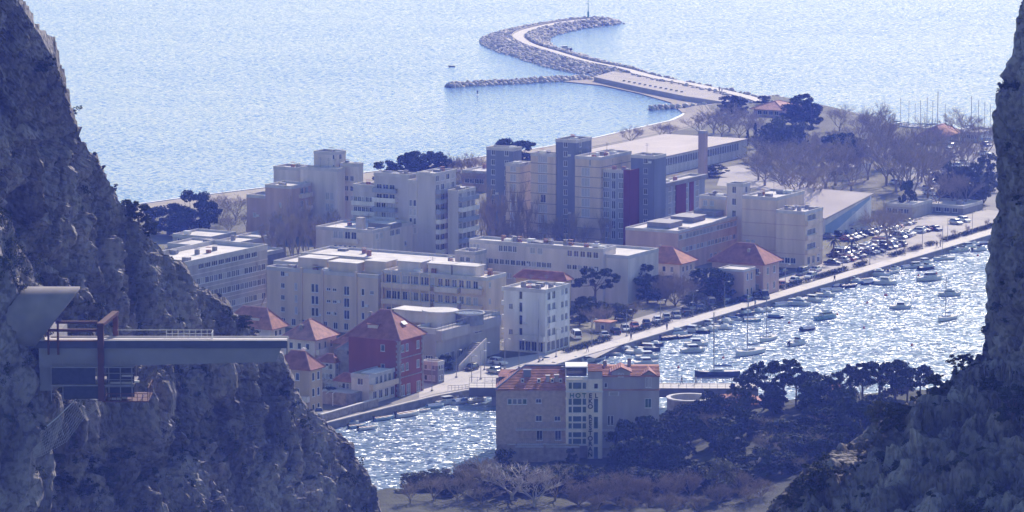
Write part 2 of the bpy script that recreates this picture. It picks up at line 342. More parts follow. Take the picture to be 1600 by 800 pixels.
# ---- breakwater
def cl(pxs, z, step=2.0):
    pts = [g(a, b, z) for a, b in pxs]; P = [np.array(p) for p in pts]; dense = []
    for k in range(len(P) - 1):
        p0 = P[max(k - 1, 0)]; p1 = P[k]; p2 = P[k + 1]; p3 = P[min(k + 2, len(P) - 1)]
        n = max(2, int(np.linalg.norm(p2 - p1) / step))
        for j in range(n):
            t = j / n; dense.append(.5 * (2 * p1 + (p2 - p0) * t + (2 * p0 - 5 * p1 + 4 * p2 - p3) * t * t + (3 * p1 - p0 - 3 * p2 + p3) * t ** 3))
    dense.append(P[-1]); return [Vector(p) for p in dense]
def side(c, k):
    d = (c[min(k + 1, len(c) - 1)] - c[max(k - 1, 0)]).normalized(); return Vector((d.y, -d.x, 0))
ICO = None
def boulder_field(name, spots, m):
    bmx = bmesh.new(); bmesh.ops.create_icosphere(bmx, subdivisions=1, radius=1); v = np.array([x.co[:] for x in bmx.verts]); f = np.array([[q.index for q in x.verts] for x in bmx.faces]); bmx.free()
    n = len(spots); rng = np.random.default_rng(5)
    S = np.array([[s[0], s[1], s[2]] for s in spots]); r = np.array([s[3] for s in spots])
    jit = 1 + (rng.random((n, len(v))) - .5) * .55; sc3 = r[:, None] * (0.65 + rng.random((n, 3)) * .7) * np.array([1, 1, .75])
    a = rng.random(n) * 6.28; b = (rng.random(n) - .5) * 1.2
    L = v[None] * jit[..., None] * sc3[:, None]
    x = L[..., 0] * np.cos(b)[:, None] - L[..., 2] * np.sin(b)[:, None]; z = L[..., 0] * np.sin(b)[:, None] + L[..., 2] * np.cos(b)[:, None]; y = L[..., 1]
    X = x * np.cos(a)[:, None] - y * np.sin(a)[:, None]; Y = x * np.sin(a)[:, None] + y * np.cos(a)[:, None]
    W = np.stack([X, Y, z], -1) + S[:, None]; Fc = (f[None] + (np.arange(n) * len(v))[:, None, None]).reshape(-1, 3)
    me = bpy.data.meshes.new(name); W = W.reshape(-1, 3); me.vertices.add(len(W)); me.vertices.foreach_set('co', W.reshape(-1).astype('f4'))
    me.loops.add(len(Fc) * 3); me.loops.foreach_set('vertex_index', Fc.reshape(-1).astype('i4')); me.polygons.add(len(Fc)); me.polygons.foreach_set('loop_start', (np.arange(len(Fc)) * 3).astype('i4'))
    me.materials.append(m); me.update(calc_edges=True); me.validate(); return tag(link(name, me), kind='stuff')
BOULD = mat('armour_stone', (.46, .42, .38), .9, .25, .35, .1)
jet = cl([(1190, 158), (1164, 150), (1095, 134), (1022, 120), (972, 107), (914, 95), (863, 80), (827, 69), (810, 58), (816, 50), (838, 43), (877, 35), (921, 29.5), (938, 28.5)], 2.2)
mound = MB(); path = MB(); wallm = MB(); spots = []; n = len(jet)
rngb = random.Random(3); pr = []; mr = []; wr = []
for k, p in enumerate(jet):
    s_ = side(jet, k); far = min(1, max(0, (k / n - .30) / .06)); end = 1 if k < n - 4 else .75
    wl_, wr_ = (2.2 + 10.5 * far) * end, (3 + 6.5 * far) * end          # widths of rock to the sea side (left) and the harbour side (right)
    L = -s_; Rr = s_
    pr.append([p + L * 2.3, p + Rr * 2.3])
    mr.append([p + L * (2 + wl_) + Vector((0, 0, -3.2)), p + L * 2 + Vector((0, 0, -.05)), p + Rr * 2 + Vector((0, 0, -.05)), p + Rr * (2 + wr_) + Vector((0, 0, -3.2))])
    wr.append([p + L * 2.7 + Vector((0, 0, -.6)), p + L * 2.7 + Vector((0, 0, .55)), p + L * 2.32 + Vector((0, 0, .55)), p + L * 2.32 + Vector((0, 0, -.6))])
    for side_, wd in ((L, wl_), (Rr, wr_)):
        m_ = int(wd * 1.15) if wd > 4 else 2
        for j in range(m_):
            t = rngb.random(); q = p + side_ * (3.4 + t * wd) + (jet[min(k + 1, n - 1)] - p) * rngb.random()
            spots.append((q.x, q.y, 2.2 - 2.6 * t ** 1.2 + rngb.random() * .4, .5 + rngb.random() * .6))
path.loft(pr, close=False, caps=False); mound.loft(mr, close=False, caps=True); wallm.loft(wr[int(n * .3):], close=True)
struct('breakwater_path', path, mat('concrete_path', (.50, .46, .42), .8, .1, .4))
struct('breakwater_core', mound, mat('breakwater_rubble', (.18, .17, .16), .95, .3, 1))
struct('breakwater_wall', wallm, mat('parapet_concrete', (.40, .37, .34), .85, .15, .5))
e = jet[-1]
for k in range(150):
    a = rngb.random() * 6.28; r_ = 3 + rngb.random() * 8; spots.append((e.x + math.cos(a) * r_, e.y + math.sin(a) * r_, 1.9 - (r_ - 3) * .26, .6 + rngb.random() * .7))
for lst, wd, cnt in (([(703, 131), (740, 128), (800, 125), (870, 121), (945, 118), (970, 117)], 5.0, 7), ([(1018, 166), (1050, 164), (1100, 163)], 3.0, 5)):
    c2 = cl(lst, 1.2); mr = []
    for k, p in enumerate(c2):
        s_ = side(c2, k); kk = .6 if k < 3 else 1
        mr.append([p - s_ * wd * 1.2 * kk + Vector((0, 0, -2.5)), p - s_ * 1 - Vector((0, 0, .3)), p + s_ * 1 - Vector((0, 0, .3)), p + s_ * wd * 1.2 * kk + Vector((0, 0, -2.5))])
        for j in range(cnt * 2):
            t = rngb.uniform(-1, 1); q = p + s_ * t * wd * kk; spots.append((q.x, q.y, 1.3 - 1.5 * abs(t), .5 + rngb.random() * .7))
    mb = MB(); mb.loft(mr, close=False, caps=True); struct('groyne_core', mb, MATS['breakwater_rubble'])
for k in range(260):     # toe of the marina shore
    q = back[0].lerp(back[2], rngb.random()) if k % 2 else back[2].lerp(back[5], rngb.random()); spots.append((q.x + rngb.uniform(-2, 2), q.y + rngb.uniform(0, 4), rngb.uniform(.1, 1.2), .5 + rngb.random() * .6))
boulder_field('breakwater_boulders', spots, BOULD)
plat = Pz([(928, 120), (1000, 136), (1070, 150), (1130, 159), (1175, 157), (1164, 150), (1095, 134), (1022, 120), (972, 107)], 1.9)
pm = MB(); pm.prism([(p.x, p.y) for p in plat][::-1], -1, 1.9)
bmx_area = sum(plat[k].x * plat[(k + 1) % 9].y - plat[(k + 1) % 9].x * plat[k].y for k in range(9))
if bmx_area > 0: pm = MB(); pm.prism([(p.x, p.y) for p in plat], -1, 1.9)
struct('harbour_platform', pm, mat('harbour_paving', (.36, .32, .29), .9, .12, .2))
sp = Pz([(880, 127), (940, 121), (1000, 139), (1070, 153), (1140, 161), (1105, 172), (1066, 176), (1048, 160), (1000, 146), (940, 133)], .25)
sheet('sand_spit', sp, .25, SAND)
# ---- near bank, hotel rock and wooded slope
def terr(name, xs, ys, zf, m, smooth=True):
    Yg, Xg = np.meshgrid(ys, xs, indexing='ij'); P = np.stack([Xg, Yg, zf(Xg, Yg)], -1)
    return tag(link(name, gridmesh(name, P, m, smooth)), kind='structure')
def bankz(X, Y):
    P3 = np.stack([X, Y, X * 0], -1)
    lowr = -1.0 * np.clip((Y - 766) / 9, 0, 1) * np.clip((30 - X) / 3, 0, 1)
    edge = 745 + np.clip((X + 22) * .9, 0, 70)         # far edge of the bank: follows the river
    base = 1.3 + np.clip((X - 28) / 30, 0, 1) * np.clip((Y - 700) / 90, 0, 1) * 6.5
    lim = np.where(X > 28, 806 + .35 * (X - 28), np.where(X > -2.5, 806, 750 + (X + 26) * .8))
    fall = np.clip((Y - lim) / 4, 0, 1)
    z = base * (1 - fall) - 2 * fall
    z = z + lowr
    return z + fbm(P3 / 6, 3, 8) * .5 + fbm(P3 / 1.7, 2, 9) * .15
SCRUB = mat('dry_scrub_ground', (.045, .05, .028), .95, .4, .3, .3, 2)
terr('river_bank', np.arange(-60, 150, 1.0), np.arange(560, 900, 1.0), bankz, SCRUB)
# ================================================================= BUILDING KIT
def wallmat(name, col, var=.17): return mat(name, col, .88, var, .5, .02, 4, stretch=(1, 1, .12))
W_BEIGE = wallmat('beige_render', (.60, .48, .37)); W_PALE = wallmat('pale_render', (.62, .54, .49)); W_WHITE = wallmat('white_render', (.66, .63, .61))
W_BLUE = wallmat('blue_grey_render', (.17, .185, .25)); W_PINK = wallmat('pink_render', (.47, .33, .28)); W_GREY = wallmat('grey_render', (.38, .345, .33))
W_DGREY = wallmat('dark_grey_render', (.22, .21, .22)); W_OCHRE = wallmat('ochre_render', (.46, .34, .22)); W_RED = wallmat('brick_red_render', (.28, .07, .06)); W_STONE = mat('rubble_stone_wall', (.30, .26, .23), .9, .3, 1.2, .05, 3)
W_LBLUE = wallmat('glazed_blue_grey_cladding', (.27, .29, .36)); W_MAROON = wallmat('crimson_cladding', (.14, .018, .03))
DECK = mat('roof_gravel', (.58, .54, .51), .9, .2, .25, .02); COPE = mat('roof_coping', (.50, .47, .45), .8, .15, .6); ROOFDARK = mat('roof_felt', (.10, .10, .11), .85, .25, .4)
GLASS = mat('window_glass', (.035, .045, .065), .12, .5, .6, spec=.7); FRAME = mat('white_window_frame', (.62, .61, .60), .6, .06, 2); BLIND = mat('lowered_blind', (.42, .41, .42), .75, .12, 1.5, stretch=(1, 1, 6))
TEAL = mat('teal_glass', (.06, .12, .14), .12, .3, .5, spec=.7); CURT = mat('glass_with_curtain', (.16, .17, .20), .25, .35, 1.0, spec=.6); DFRAME = mat('dark_window_frame', (.10, .09, .09), .6, .1, 2); SHUT = mat('green_shutter', (.05, .11, .09), .7, .15, 2, stretch=(1, 1, 10))
CONC = mat('concrete', (.40, .38, .36), .85, .2, .5, .02); METAL = mat('grey_metal', (.28, .28, .30), .45, .1, 2, metal=.6); RAIL = mat('rail_metal', (.22, .21, .22), .5, .1, 2); CLUT = mat('roof_box_paint', (.25, .24, .25), .7, .3, 1)
BRICK = mat('chimney_brick', (.30, .16, .12), .9, .25, 2)
def tilemat(name, col):
    m = mat(name, col, .85, .3, .8); n = m.node_tree.nodes; l = m.node_tree.links
    tc = n.new('ShaderNodeTexCoord'); w_ = n.new('ShaderNodeTexWave'); w_.bands_direction = 'Z'; w_.inputs['Scale'].default_value = 1.6; w_.inputs['Distortion'].default_value = .6; l.new(tc.outputs['Object'], w_.inputs['Vector'])
    bp = n.new('ShaderNodeBump'); bp.inputs['Distance'].default_value = .06; l.new(w_.outputs[0], bp.inputs['Height']); l.new(bp.outputs[0], n['Principled BSDF'].inputs['Normal']); return m
TILE = tilemat('terracotta_tiles', (.42, .19, .115)); TILE2 = tilemat('weathered_red_tiles', (.32, .13, .09)); TILEG = tilemat('grey_stone_tiles', (.30, .27, .25)); TILEP = tilemat('faded_pink_tiles', (.42, .22, .17))
_wm = {}
def winmesh(w_, h_, style):
    k = (round(w_, 2), round(h_, 2), style)
    if k in _wm: return _wm[k]
    f = MB(); t = .05 if style == 'th' else .09; y0, y1 = -.02, .14
    f.box(-w_ / 2, w_ / 2, y0, y1, 0, t); f.box(-w_ / 2, w_ / 2, y0, y1, h_ - t, h_); f.box(-w_ / 2, -w_ / 2 + t, y0, y1, t, h_ - t); f.box(w_ / 2 - t, w_ / 2, y0, y1, t, h_ - t)
    if w_ > 1.0 and style != 'th':
        n = max(1, int(w_ / .9))
        for j in range(1, n + 1 if n > 1 else 2):
            x = -w_ / 2 + w_ * j / (n + 1 if n > 1 else 2); f.box(x - .035, x + .035, y0 + .03, y1, t, h_ - t)
    f.box(-w_ / 2 - .08, w_ / 2 + .08, -.09, -.0201, -.07, 0.02)
    p = MB(); p.quad((-w_ / 2, .1, 0), (w_ / 2, .1, 0), (w_ / 2, .1, h_), (-w_ / 2, .1, h_))
    a = (f.mesh('window', DFRAME if style == 'dk' else FRAME), p.mesh('pane', {'bl': BLIND, 'cu': CURT, 'sh': SHUT, 'th': TEAL}.get(style, GLASS))); _wm[k] = a; return a
NW = 0
def window(root, face, a, z, w_, h_, style, x0, y0):
    """face 'f': wall along local x at y=y0; face 'r': wall along local y at x=x0; a = position along the wall"""
    global NW; NW += 1
    fm, pm_ = winmesh(w_, h_, style)
    o = link('window', fm, root, (a, y0 + .02, z) if face == 'f' else (x0 - .02, a, z), 0 if face == 'f' else R(90)); link('pane', pm_, o)
def facade(mb, face, a0, a1, z0, z1, holes, x0, y0, rec=.16):
    A = sorted({a0, a1, *[h_[0] for h_ in holes], *[h_[1] for h_ in holes]}); Z = sorted({z0, z1, *[h_[2] for h_ in holes], *[h_[3] for h_ in holes]})
    def pt(a, z, d=0): return (a, y0 + d, z) if face == 'f' else (x0 - d, a, z)
    # merge cells by columns of equal state to keep the wall cheap
    for i in range(len(A) - 1):
        zs = Z[0]
        for j in range(len(Z) - 1):
            ca, cz = (A[i] + A[i + 1]) / 2, (Z[j] + Z[j + 1]) / 2
            hole = any(h_[0] < ca < h_[1] and h_[2] < cz < h_[3] for h_ in holes)
            if hole:
                if Z[j] > zs: mb.quad(pt(A[i], zs), pt(A[i + 1], zs), pt(A[i + 1], Z[j]), pt(A[i], Z[j]))
                zs = Z[j + 1]
        if zs < z1: mb.quad(pt(A[i], zs), pt(A[i + 1], zs), pt(A[i + 1], z1), pt(A[i], z1))
    for a, b, c, d in holes:
        mb.quad(pt(a, c), pt(b, c), pt(b, c, rec), pt(a, c, rec)); mb.quad(pt(a, d, rec), pt(b, d, rec), pt(b, d), pt(a, d))
        mb.quad(pt(a, c, rec), pt(a, d, rec), pt(a, d), pt(a, c)); mb.quad(pt(b, c), pt(b, d), pt(b, d, rec), pt(b, c, rec))
rb = random.Random(11)
def expand(groups, L, h, fl):
    """groups: (x0,x1,ncols,floors,w,h,style[,sill]) -> windows (a_center, z, w, h, style)"""
    out = []; fh = h / fl
    for gr in groups:
        x0, x1, nc, fs, w_, h_, st_ = gr[:7]; sill = gr[7] if len(gr) > 7 else (fh - h_) * .5
        if fs == 'all': fs = range(fl)
        for f in fs:
            for c in range(nc):
                a = (x0 + (x1 - x0) * (c + .5) / nc) * L
                s = st_ if st_ != 'mix' else rb.choice(['gl', 'gl', 'bl', 'cu', 'cu'])
                if s == 'bl': pass
                out.append((a, f * fh + sill, min(w_, (x1 - x0) * L / nc * .92), min(h_, fh * .92), s))
    return out
def new_building(name, label, cat, k, group=None, ang=ANG):
    B = g(k[0], k[2], 1.5); r = thing(name, label, cat, tuple(B), -ang, group); r['_a'] = ang; return r
def vol(root, k, xl, xr, m, fl=4, front=(), right=(), roof='flat', par=.5, bands=0, clut=0, balc=(), z0=None, deck=None, roofm=None, rise=2.5, over=.5, dim=None, bandm=None):
    """one box of a building: near roof corner over photo column k[0] (roof row k[1], foot row k[2])"""
    ang = root['_a']; Uv = Vector((math.sin(ang), math.cos(ang), 0)); Vv = Vector((math.cos(ang), -math.sin(ang), 0))
    B = g(k[0], k[2], 1.5); T = atY(k[0], k[1], B.y); h = T.z - 1.5
    w_ = solve(T, -Vv, xl) if dim is None or dim[0] is None else dim[0]; d = solve(T, Uv, xr) if dim is None or dim[1] is None else dim[1]
    rel = B - Vector(root.location); ox, oy = rel.dot(Vv), rel.dot(Uv)
    x0, x1, y0, y1 = ox - w_, ox, oy, oy + d; zb = -.6 if z0 is None else z0
    fw = expand(front, w_, h, fl); rw = expand(right, d, h, fl)
    mb = MB()
    facade(mb, 'f', x0, x1, zb, h, [(x0 + a - ww / 2, x0 + a + ww / 2, z, z + hh) for a, z, ww, hh, s in fw], x1, y0)
    facade(mb, 'r', y0, y1, zb, h, [(y0 + a - ww / 2, y0 + a + ww / 2, z, z + hh) for a, z, ww, hh, s in rw], x1, y0)
    mb.quad((x1, y1, zb), (x0, y1, zb), (x0, y1, h), (x1, y1, h)); mb.quad((x0, y1, zb), (x0, y0, zb), (x0, y0, h), (x0, y1, h))
    link('wall', mb.mesh('wall', m), root)
    for a, z, ww, hh, s in fw: window(root, 'f', x0 + a, z, ww, hh, s, x1, y0)
    for a, z, ww, hh, s in rw: window(root, 'r', y0 + a, z, ww, hh, s, x1, y0)
    for a, z, ww, hh, s in fw[::1]:
        if rb.random() < .06: q = MB(); q.box(-.4, .4, -.36, -.004, 0, .55); link('air_conditioner', q.mesh('air_conditioner', FRAME), root, (x0 + a + ww / 2 + .7, y0, z + .2)) if a + ww / 2 + 1.2 < w_ else None
    if roof == 'flat':
        q = MB(); q.quad((x0 + .2, y0 + .2, h - par), (x1 - .2, y0 + .2, h - par), (x1 - .2, y1 - .2, h - par), (x0 + .2, y1 - .2, h - par)); rf = link('roof', q.mesh('roof', deck or DECK), root)
        c = MB(); t = .22
        for b in ((x0 - .06, x1 + .06, y0 - .06, y0 + t), (x0 - .06, x1 + .06, y1 - t, y1 + .06), (x0 - .06, x0 + t, y0 + t, y1 - t), (x1 - t, x1 + .06, y0 + t, y1 - t)): c.box(b[0], b[1], b[2], b[3], h - par - .3, h + .07)
        link('parapet', c.mesh('parapet', COPE), rf)
        for j in range(clut):
            cx, cy = rb.uniform(x0 + 1, x1 - 1), rb.uniform(y0 + 1, y1 - 1); kk = rb.random(); b = MB()
            if kk < .45: b.box(-.5, .5, -.35, .35, 0, rb.uniform(.7, 1.3)); b.box(-.58, .58, -.43, .43, 1.3, 1.4); nm, mm = 'chimney', BRICK if rb.random() < .4 else CLUT
            elif kk < .75: b.box(-.9, .9, -.6, .6, .15, .95); b.box(-.8, -.6, -.5, .5, 0, .15); b.box(.6, .8, -.5, .5, 0, .15); nm, mm = 'air_unit', FRAME if rb.random() < .5 else CLUT
            elif kk < .9: b.box(-1.2, 1.2, -.8, .8, 0, .5); b.box(-1.3, 1.3, -.9, .9, .5, .58); nm, mm = 'skylight', CLUT
            else:
                b.tube([(0, 0, 0), (0, 0, 3.2)], .05, 5); b.box(-.7, .7, -.03, .03, 2.9, 2.96); b.box(-.5, .5, -.03, .03, 2.5, 2.56); nm, mm = 'antenna', RAIL
            link(nm, b.mesh(nm, mm), root, (cx, cy, h - par))
    elif roof == 'hip': hip(root, x0, x1, y0, y1, h, rise, over, roofm or TILE)
    elif roof == 'mono':
        q = MB(); q.box(x0 - .3, x1 + .3, y0 - .3, y1 + .3, h, h + .25); link('roof', q.mesh('roof', roofm or DECK), root)
    if bands:
        b = MB()
        for f in range(1, bands):
            z = h * f / bands; b.box(x0 - .05, x1 + .05, y0 - .07, y0 - .001, z - .09, z + .09); b.box(x1 + .001, x1 + .07, y0 - .07, y1, z - .09, z + .09)
        link('floor_band', b.mesh('floor_band', bandm or W_DGREY), root)
    fh = h / fl
    for fc, a0, a1, fs, dep, st_ in balc:
        for f in (range(fl) if fs == 'all' else fs):
            z = f * fh; L = w_ if fc == 'f' else d; p0, p1 = a0 * L, a1 * L; b = MB()
            def bb(u0, u1, q0, q1, za, zb_):
                if fc == 'f': b.box(x0 + u0, x0 + u1, y0 - q1, y0 - q0 - .002, za, zb_)
                else: b.box(x1 + q0 + .002, x1 + q1, y0 + u0, y0 + u1, za, zb_)
            bb(p0, p1, 0, dep, z - .12, z + .06)
            if st_ == 'rail':
                nb = max(2, int((p1 - p0) / .8))
                for j in range(nb + 1): x = p0 + (p1 - p0 - .05) * j / nb; bb(x, x + .05, dep - .06, dep, z + .06, z + 1)
                bb(p0, p1, dep - .07, dep + .01, z + 1, z + 1.07)
            else:
                bb(p0, p1, dep - .12, dep, z + .06, z + 1.05); bb(p0, p0 + .12, 0, dep - .12, z + .06, z + 1.05); bb(p1 - .12, p1, 0, dep - .12, z + .06, z + 1.05)
            link('balcony', b.mesh('balcony', {'rail': RAIL, 'dark': W_DGREY, 'pale': W_PALE, 'white': W_WHITE, 'beige': W_BEIGE, 'glass': W_LBLUE}[st_]), root)
    return dict(x0=x0, x1=x1, y0=y0, y1=y1, h=h, root=root)
def hip(root, x0, x1, y0, y1, z, rise, over, m, gable=False):
    X0, X1, Y0, Y1 = x0 - over, x1 + over, y0 - over, y1 + over; W_, D_ = X1 - X0, Y1 - Y0
    if W_ >= D_: a = (X0 + D_ / 2, (Y0 + Y1) / 2, z + rise); b = (X1 - D_ / 2, (Y0 + Y1) / 2, z + rise)
    else: a = ((X0 + X1) / 2, Y0 + W_ / 2, z + rise); b = ((X0 + X1) / 2, Y1 - W_ / 2, z + rise)
    c = [(X0, Y0, z), (X1, Y0, z), (X1, Y1, z), (X0, Y1, z)]; q = MB()
    if W_ >= D_: q.quad(c[0], c[1], b, a); q.tri(c[1], c[2], b); q.quad(c[2], c[3], a, b); q.tri(c[3], c[0], a)
    else: q.tri(c[0], c[1], a); q.quad(c[1], c[2], b, a); q.tri(c[2], c[3], b); q.quad(c[3], c[0], a, b)
    lo = [(p[0], p[1], z - .18) for p in c]
    for k in range(4): q.quad(lo[k], lo[(k + 1) % 4], c[(k + 1) % 4], c[k])
    q.quad(lo[3], lo[2], lo[1], lo[0]); rf = link('roof', q.mesh('roof', m), root)
    rt = MB(); up = Vector((0, 0, .05)); ends = [(c[0], a), (c[3], a), (c[1], b), (c[2], b)] if W_ >= D_ else [(c[0], a), (c[1], a), (c[2], b), (c[3], b)]
    for p, e_ in ends + [(a, b)]:
        if (Vector(p) - Vector(e_)).length > .2: rt.tube([Vector(p) + up, Vector(e_) + up], .14, 6)
    link('ridge_tiles', rt.mesh('ridge_tiles', TILEP), rf); return a, b
def chimney(root, x, y, z, h=1.6, m=None):
    b = MB(); b.box(-.35, .35, -.35, .35, -1, h); b.box(-.45, .45, -.45, .45, h, h + .12); b.box(-.3, .3, -.3, .3, h + .12, h + .3); return link('chimney', b.mesh('chimney', m or W_STONE), root, (x, y, z))
# ================================================================= TOWN
AB = 'apartment building'
# white corner block by the quay
k = (852, 453, 553); b = new_building('apartment_block', 'white five storey block with dark window slot beside the road at the quay', AB, k)
v = vol(b, k, 787, 890, W_WHITE, 5, front=[(.08, .26, 1, (1, 3), 1.1, 1.3, 'cu'), (.36, .46, 1, (1, 2, 3, 4), .9, 2.2, 'gl'), (.36, .95, 4, (0,), 2.0, 2.2, 'gl')],
    right=[(.05, .45, 2, (1, 2, 3, 4), 1.5, 2.1, 'mix'), (.62, .95, 2, (1, 2, 3, 4), 1.3, 1.5, 'mix'), (.05, .95, 5, (0,), 2, 2.2, 'gl')], clut=9, balc=[('r', .1, .42, (1, 2, 3), .5, 'white'), ('f', .3, 1, (1,), .8, 'white')])
for j in range(5):     # stack of small bright balconies on the left edge
    q = MB(); q.box(-.9, 0, -.5, 0, 0, .95); link('balcony', q.mesh('balcony', FRAME), b, (v['x0'] - .002, v['y0'] + 1.0, .8 + j * 3.1))
# red roofed house behind it
k = (884, 438, 500); b = new_building('house', 'brick coloured house with a low red roof behind the white five storey block', 'house', k)
vol(b, k, 806, 892, W_OCHRE, 3, front=[(.1, .9, 5, (1, 2), 1, 1.3, 'mix')], roof='hip', rise=1.6, roofm=TILE2)
# long beige block
k = (591, 430, 524); b = new_building('apartment_block', 'long beige block with stepped roof and scattered small windows behind the red roofed houses', AB, k)
M = W_BEIGE
v = vol(b, k, 417, 606, M, 5, front=[(.12, .17, 1, (1, 2, 3, 4), 1.1, 1.2, 'gl'), (.24, .29, 1, (1, 2, 3), .8, 1.7, 'bl'), (.40, .47, 2, (1, 2, 3), .9, 2.0, 'gl'), (.53, .64, 2, (1, 2, 3), 1.1, .7, 'gl'),
    (.68, .76, 1, (1, 2, 3), 1.5, 2.1, 'gl'), (.83, .90, 1, (1, 2, 3), .8, 1.6, 'gl'), (.91, .98, 1, (1, 3), 1.1, .9, 'cu'), (.1, .95, 9, (0,), 1.2, 1.6, 'gl')], clut=4)
for j, (a0, a1, yy, hh) in enumerate([(.22, .48, 3.2, 2.6), (.52, .78, 1.8, 2.4), (.8, .99, 4, 2.9)]):
    L = v['x1'] - v['x0']; q = MB(); q.box(0, (a1 - a0) * L, 0, 5, 0, hh); q.cur = 1; q.box(-.1, (a1 - a0) * L + .1, -.1, 5.1, hh, hh + .15)
    link('attic_storey', q.mesh('attic_storey', [M, DECK]), b, (v['x0'] + a0 * L, v['y0'] + yy, v['h'] - .48))
for a in (.31, .5, .8):
    q = MB(); q.box(0, .5, -.45, -.002, 0, v['h'] + .4); link('pilaster', q.mesh('pilaster', M), b, (v['x0'] + a * (v['x1'] - v['x0']), v['y0'], 0))
k = (760, 434, 536); b = new_building('apartment_block', 'beige balconied block with long terraces joining the stepped beige block', AB, k)
v = vol(b, k, 600, 791, W_BEIGE, 4, front=[(.02, .5, 9, (1, 2, 3), 1.6, 1.9, 'mix'), (.52, .93, 6, (1, 2, 3), 1.3, 1.8, 'mix')], right=[(.1, .25, 1, (1, 2, 3), 1, 1.3, 'bl')],
    balc=[('f', .0, .48, (1, 2, 3), 1.5, 'beige'), ('f', .53, .75, (2, 3), 1.7, 'pale'), ('f', .78, .97, (1, 2, 3), 1.1, 'beige')], clut=12)
for a in (.08, .38, .62):
    q = MB(); q.box(0, 6, 0, 4, 0, 2.3); q.cur = 1; q.box(-.3, 6.3, -.3, 4.3, 2.3, 2.5); link('attic_storey', q.mesh('attic_storey', [W_PALE, DECK]), b, (v['x0'] + a * (v['x1'] - v['x0']), v['y0'] + 2.5, v['h'] - .48))
for j in range(6):
    q = MB(); q.box(0, .25, -1.6, -1.35, 0, v['h']); link('pier', q.mesh('pier', W_BEIGE), b, (v['x0'] + (.01 + .093 * j) * (v['x1'] - v['x0']), v['y0'], 0))
# low flat strip behind
k = (722, 414, 470); b = new_building('row_building', 'long low building with a bright flat roof behind the stepped beige block', 'building', k)
vol(b, k, 470, 735, W_GREY, 2, front=[(.05, .95, 20, (1,), 1.4, 1.3, 'mix')], clut=8, dim=(None, 14))
# left office block
u0 = g(419, 494, 1.5); t = solve(u0, -U, 262); kk = proj(u0 - U * t); kt = proj(u0 - U * t + Vector((0, 0, 17.0)))
k = (kk[0], kt[1], kk[1]); b = new_building('office_block', 'grey five storey block with ribbon windows, cut by the left cliff', AB, k)
vol(b, k, 225, 419, W_GREY, 5, right=[(.02, .98, 22, (1, 2, 3), 1.7, 1.5, 'mix'), (.15, .95, 14, (0,), 1.5, 1.4, 'mix'), (.3, .9, 9, (4,), 2.4, 1.3, 'gl')], front=[(.1, .9, 8, (1, 2, 3, 4), 1.3, 1.3, 'gl')],
    clut=10, bands=5, bandm=W_PALE, par=.9, dim=(15, None))
# low pavilions left
for k, xl, xr, lab in (((372, 379, 400), 335, 392, 'low flat roofed pavilion left of the bare poplars'), ((318, 384, 408), 262, 336, 'low flat pavilion under the dark pines, nearest the cliff'),
                       ((405, 371, 390), 368, 436, 'low flat roofed pavilion beside the pinkish stepped blocks'), ((330, 370, 390), 270, 350, 'low white roofed shed in front of the dark pines')):
    b = new_building('pavilion', lab, 'building', k); vol(b, k, xl, xr, W_GREY, 1, front=[(.1, .9, 5, (0,), 1.6, 1.3, 'gl')], clut=1, dim=(None, 12))
# small pale block
k = (583, 360, 424); b = new_building('apartment_block', 'small pale three storey block with an upright grey chimney on its roof', AB, k)
v = vol(b, k, 494, 648, W_PALE, 3, front=[(.3, .72, 5, (1,), 1.0, 1.8, 'gl'), (.5, .72, 2, (2,), 1.6, 1.9, 'gl'), (.3, .48, 2, (2,), 1.3, 1.9, 'bl')], right=[(.05, .25, 2, (2,), 1.4, 1.4, 'bl'), (.40, .66, 2, (2,), 2.2, 1.5, 'cu'), (.66, .9, 1, (1,), 1.2, 1.3, 'gl')], clut=6, balc=[('f', .3, .76, (2,), .9, 'pale')])
q = MB(); q.box(-.9, .9, -.9, .9, 0, 3.0); link('chimney', q.mesh('chimney', W_GREY), b, (v['x1'] - 6, v['y0'] + 4, v['h'] - .5))
q = MB(); q.box(-3.5, 3.5, -2.5, 2.5, 0, 1.0); q.cur = 1; q.box(-3, 3, -2, 2, 1, 1.15); link('roof_platform', q.mesh('roof_platform', [W_DGREY, DECK]), b, (v['x1'] - 3, v['y0'] + 11, v['h'] - .5))
# stepped group on the beach side
k = (457, 291, 372); b = new_building('apartment_block', 'stepped pale and pinkish blocks with a square core tower closest to the beach', AB, k)
vol(b, k, 415, 486, W_PINK, 4, front=[(.5, .6, 1, (1, 2), 1, 1.2, 'bl')], right=[(.4, .9, 2, 'all', 1.5, 1.6, 'mix')], clut=1, balc=[('r', .35, .95, (1, 2, 3), 1, 'pale')])
vol(b, (416, 306, 368), 386, 440, W_PINK, 3, front=[(.3, .5, 1, (1,), 1, 1.2, 'bl')])
vol(b, (479, 263, 360), 428, 500, W_PALE, 5, front=[(.5, .56, 1, (2, 3), .9, 1.3, 'bl'), (.88, .96, 1, (3,), .8, 2, 'gl')], clut=2)
vol(b, (528, 264, 368), 470, 540, W_PALE, 6, front=[(.66, .9, 2, (2, 3), 1.2, 2, 'bl'), (.1, .2, 1, (4,), 1, 1.2, 'gl')], clut=3)
vol(b, (525, 238, 364), 491, 541, W_PALE, 8, front=[(.85, .96, 1, (3, 4, 5, 6, 7), .8, 1.3, 'gl')], right=[(.25, .7, 1, 'all', 1.3, 1.6, 'gl')], clut=2, deck=ROOFDARK)
vol(b, (560, 256, 366), 532, 568, W_PALE, 7, front=[(.2, .8, 2, (3, 4, 5), 1.2, 1.4, 'mix')], clut=2)
